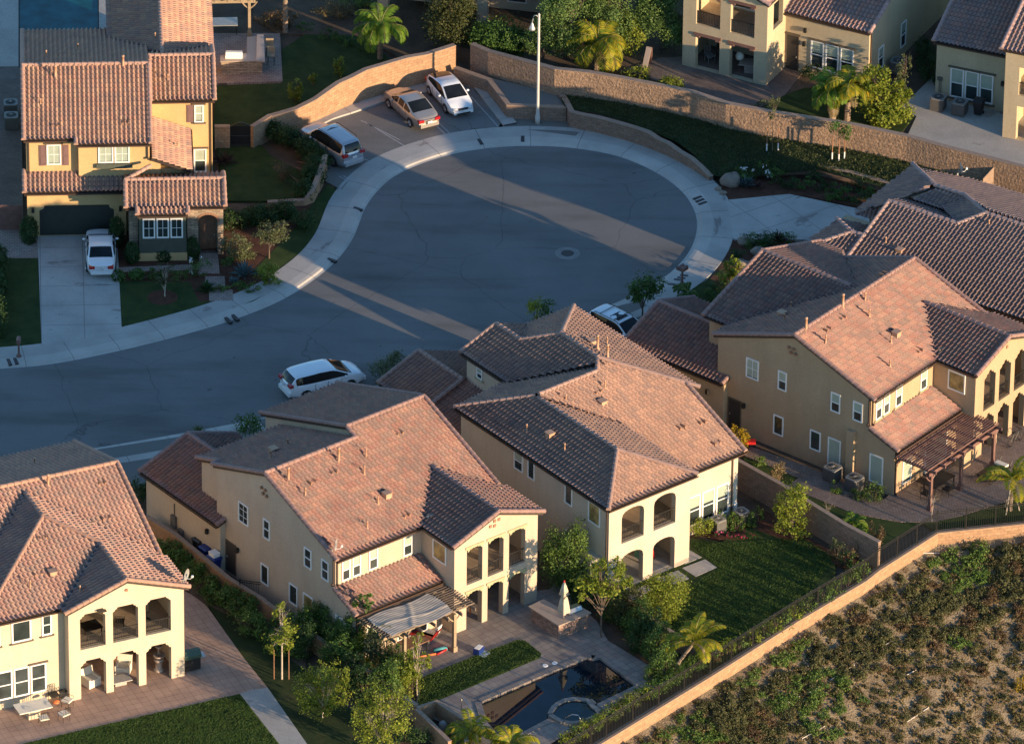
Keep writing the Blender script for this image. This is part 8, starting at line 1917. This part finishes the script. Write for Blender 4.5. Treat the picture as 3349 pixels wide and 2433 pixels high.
# houses behind the trees at the upper edge, deep in shade
bh = thing('house', 'dark brown house deep in shade behind the conifer at the upper edge', 'house', g('b', 1760, 190, 1)+Vector((0, .5, 0)), rad(-12)); m = MB(); m.box(-7, 7, 2.2, 10, -.2, 5.6); m.box(-.35, .35, 0, .5, -.2, 2.8); m.box(5.2, 5.9, 0, .5, -.2, 2.8); m.box(-7, 7, 0, .5, 2.8, 3.3); m.box(-7, -6.3, 0, .5, -.2, 2.8); m.build('wall', 'base', bh); fn = face('-y', 2.2)
roof(bh, [[(-7.4, -.4, 3.3), (7.4, -.4, 3.3), (7.4, 2.3, 4.2), (-7.4, 2.3, 4.2)], [(-7.4, 1.8, 5.6), (7.4, 1.8, 5.6), (7.4, 6, 7.1), (-7.4, 6, 7.1)], [(-7.4, 6, 7.1), (7.4, 6, 7.1), (7.4, 10.4, 5.5), (-7.4, 10.4, 5.5)]], [((-7.4, 6, 7.1), (7.4, 6, 7.1))], 'tU')
for a in (-5.2, -2.4, 1.2): window(bh, fn, a, a+1.3, .5, 2.4, 'dh', .4, None)
# ---------------------------------------------------------------- light, sky, camera
SUN_EL, SUN_AZ = 8.0, 128.0     # azimuth clockwise from +Y
el, az = rad(SUN_EL), rad(SUN_AZ)
sd = Vector((math.sin(az)*math.cos(el), math.cos(az)*math.cos(el), math.sin(el)))
sl = bpy.data.lights.new('sun', 'SUN'); sl.energy = 4.1; sl.angle = rad(.5); sl.color = (1.0, .72, .44)
so = bpy.data.objects.new('sun', sl); COL.objects.link(so)
so.rotation_euler = sd.to_track_quat('Z', 'Y').to_euler()
wd = bpy.data.worlds.new('World'); SC.world = wd; wd.use_nodes = True
nt = wd.node_tree; bg = nt.nodes['Background']
sk = nt.nodes.new('ShaderNodeTexSky'); sk.sky_type = 'NISHITA'; sk.sun_disc = False
sk.sun_elevation = el; sk.sun_rotation = az; sk.altitude = 300; sk.air_density = 1.2; sk.dust_density = .2; sk.ozone_density = 3.6
nt.links.new(sk.outputs[0], bg.inputs['Color']); bg.inputs['Strength'].default_value = .15
cd = bpy.data.cameras.new('camera'); co = bpy.data.objects.new('camera', cd); COL.objects.link(co)
cd.sensor_width = 36; cd.sensor_fit = 'HORIZONTAL'; cd.lens = FPX/W*36; cd.clip_start = 1; cd.clip_end = 5000
mt = Matrix((( _RT.x, -_DN.x, -_fw.x), (_RT.y, -_DN.y, -_fw.y), (_RT.z, -_DN.z, -_fw.z))).to_4x4()
mt.translation = CAMP; co.matrix_world = mt
SC.camera = co
SC.view_settings.view_transform = 'Standard'; SC.view_settings.look = 'None'; SC.view_settings.gamma = 1
SC.view_settings.exposure = 1.25
SC.cycles.max_bounces = 6; SC.cycles.diffuse_bounces = 4; SC.cycles.transparent_max_bounces = 6
SC.cycles.use_denoising = True; SC.cycles.sample_clamp_indirect = 8
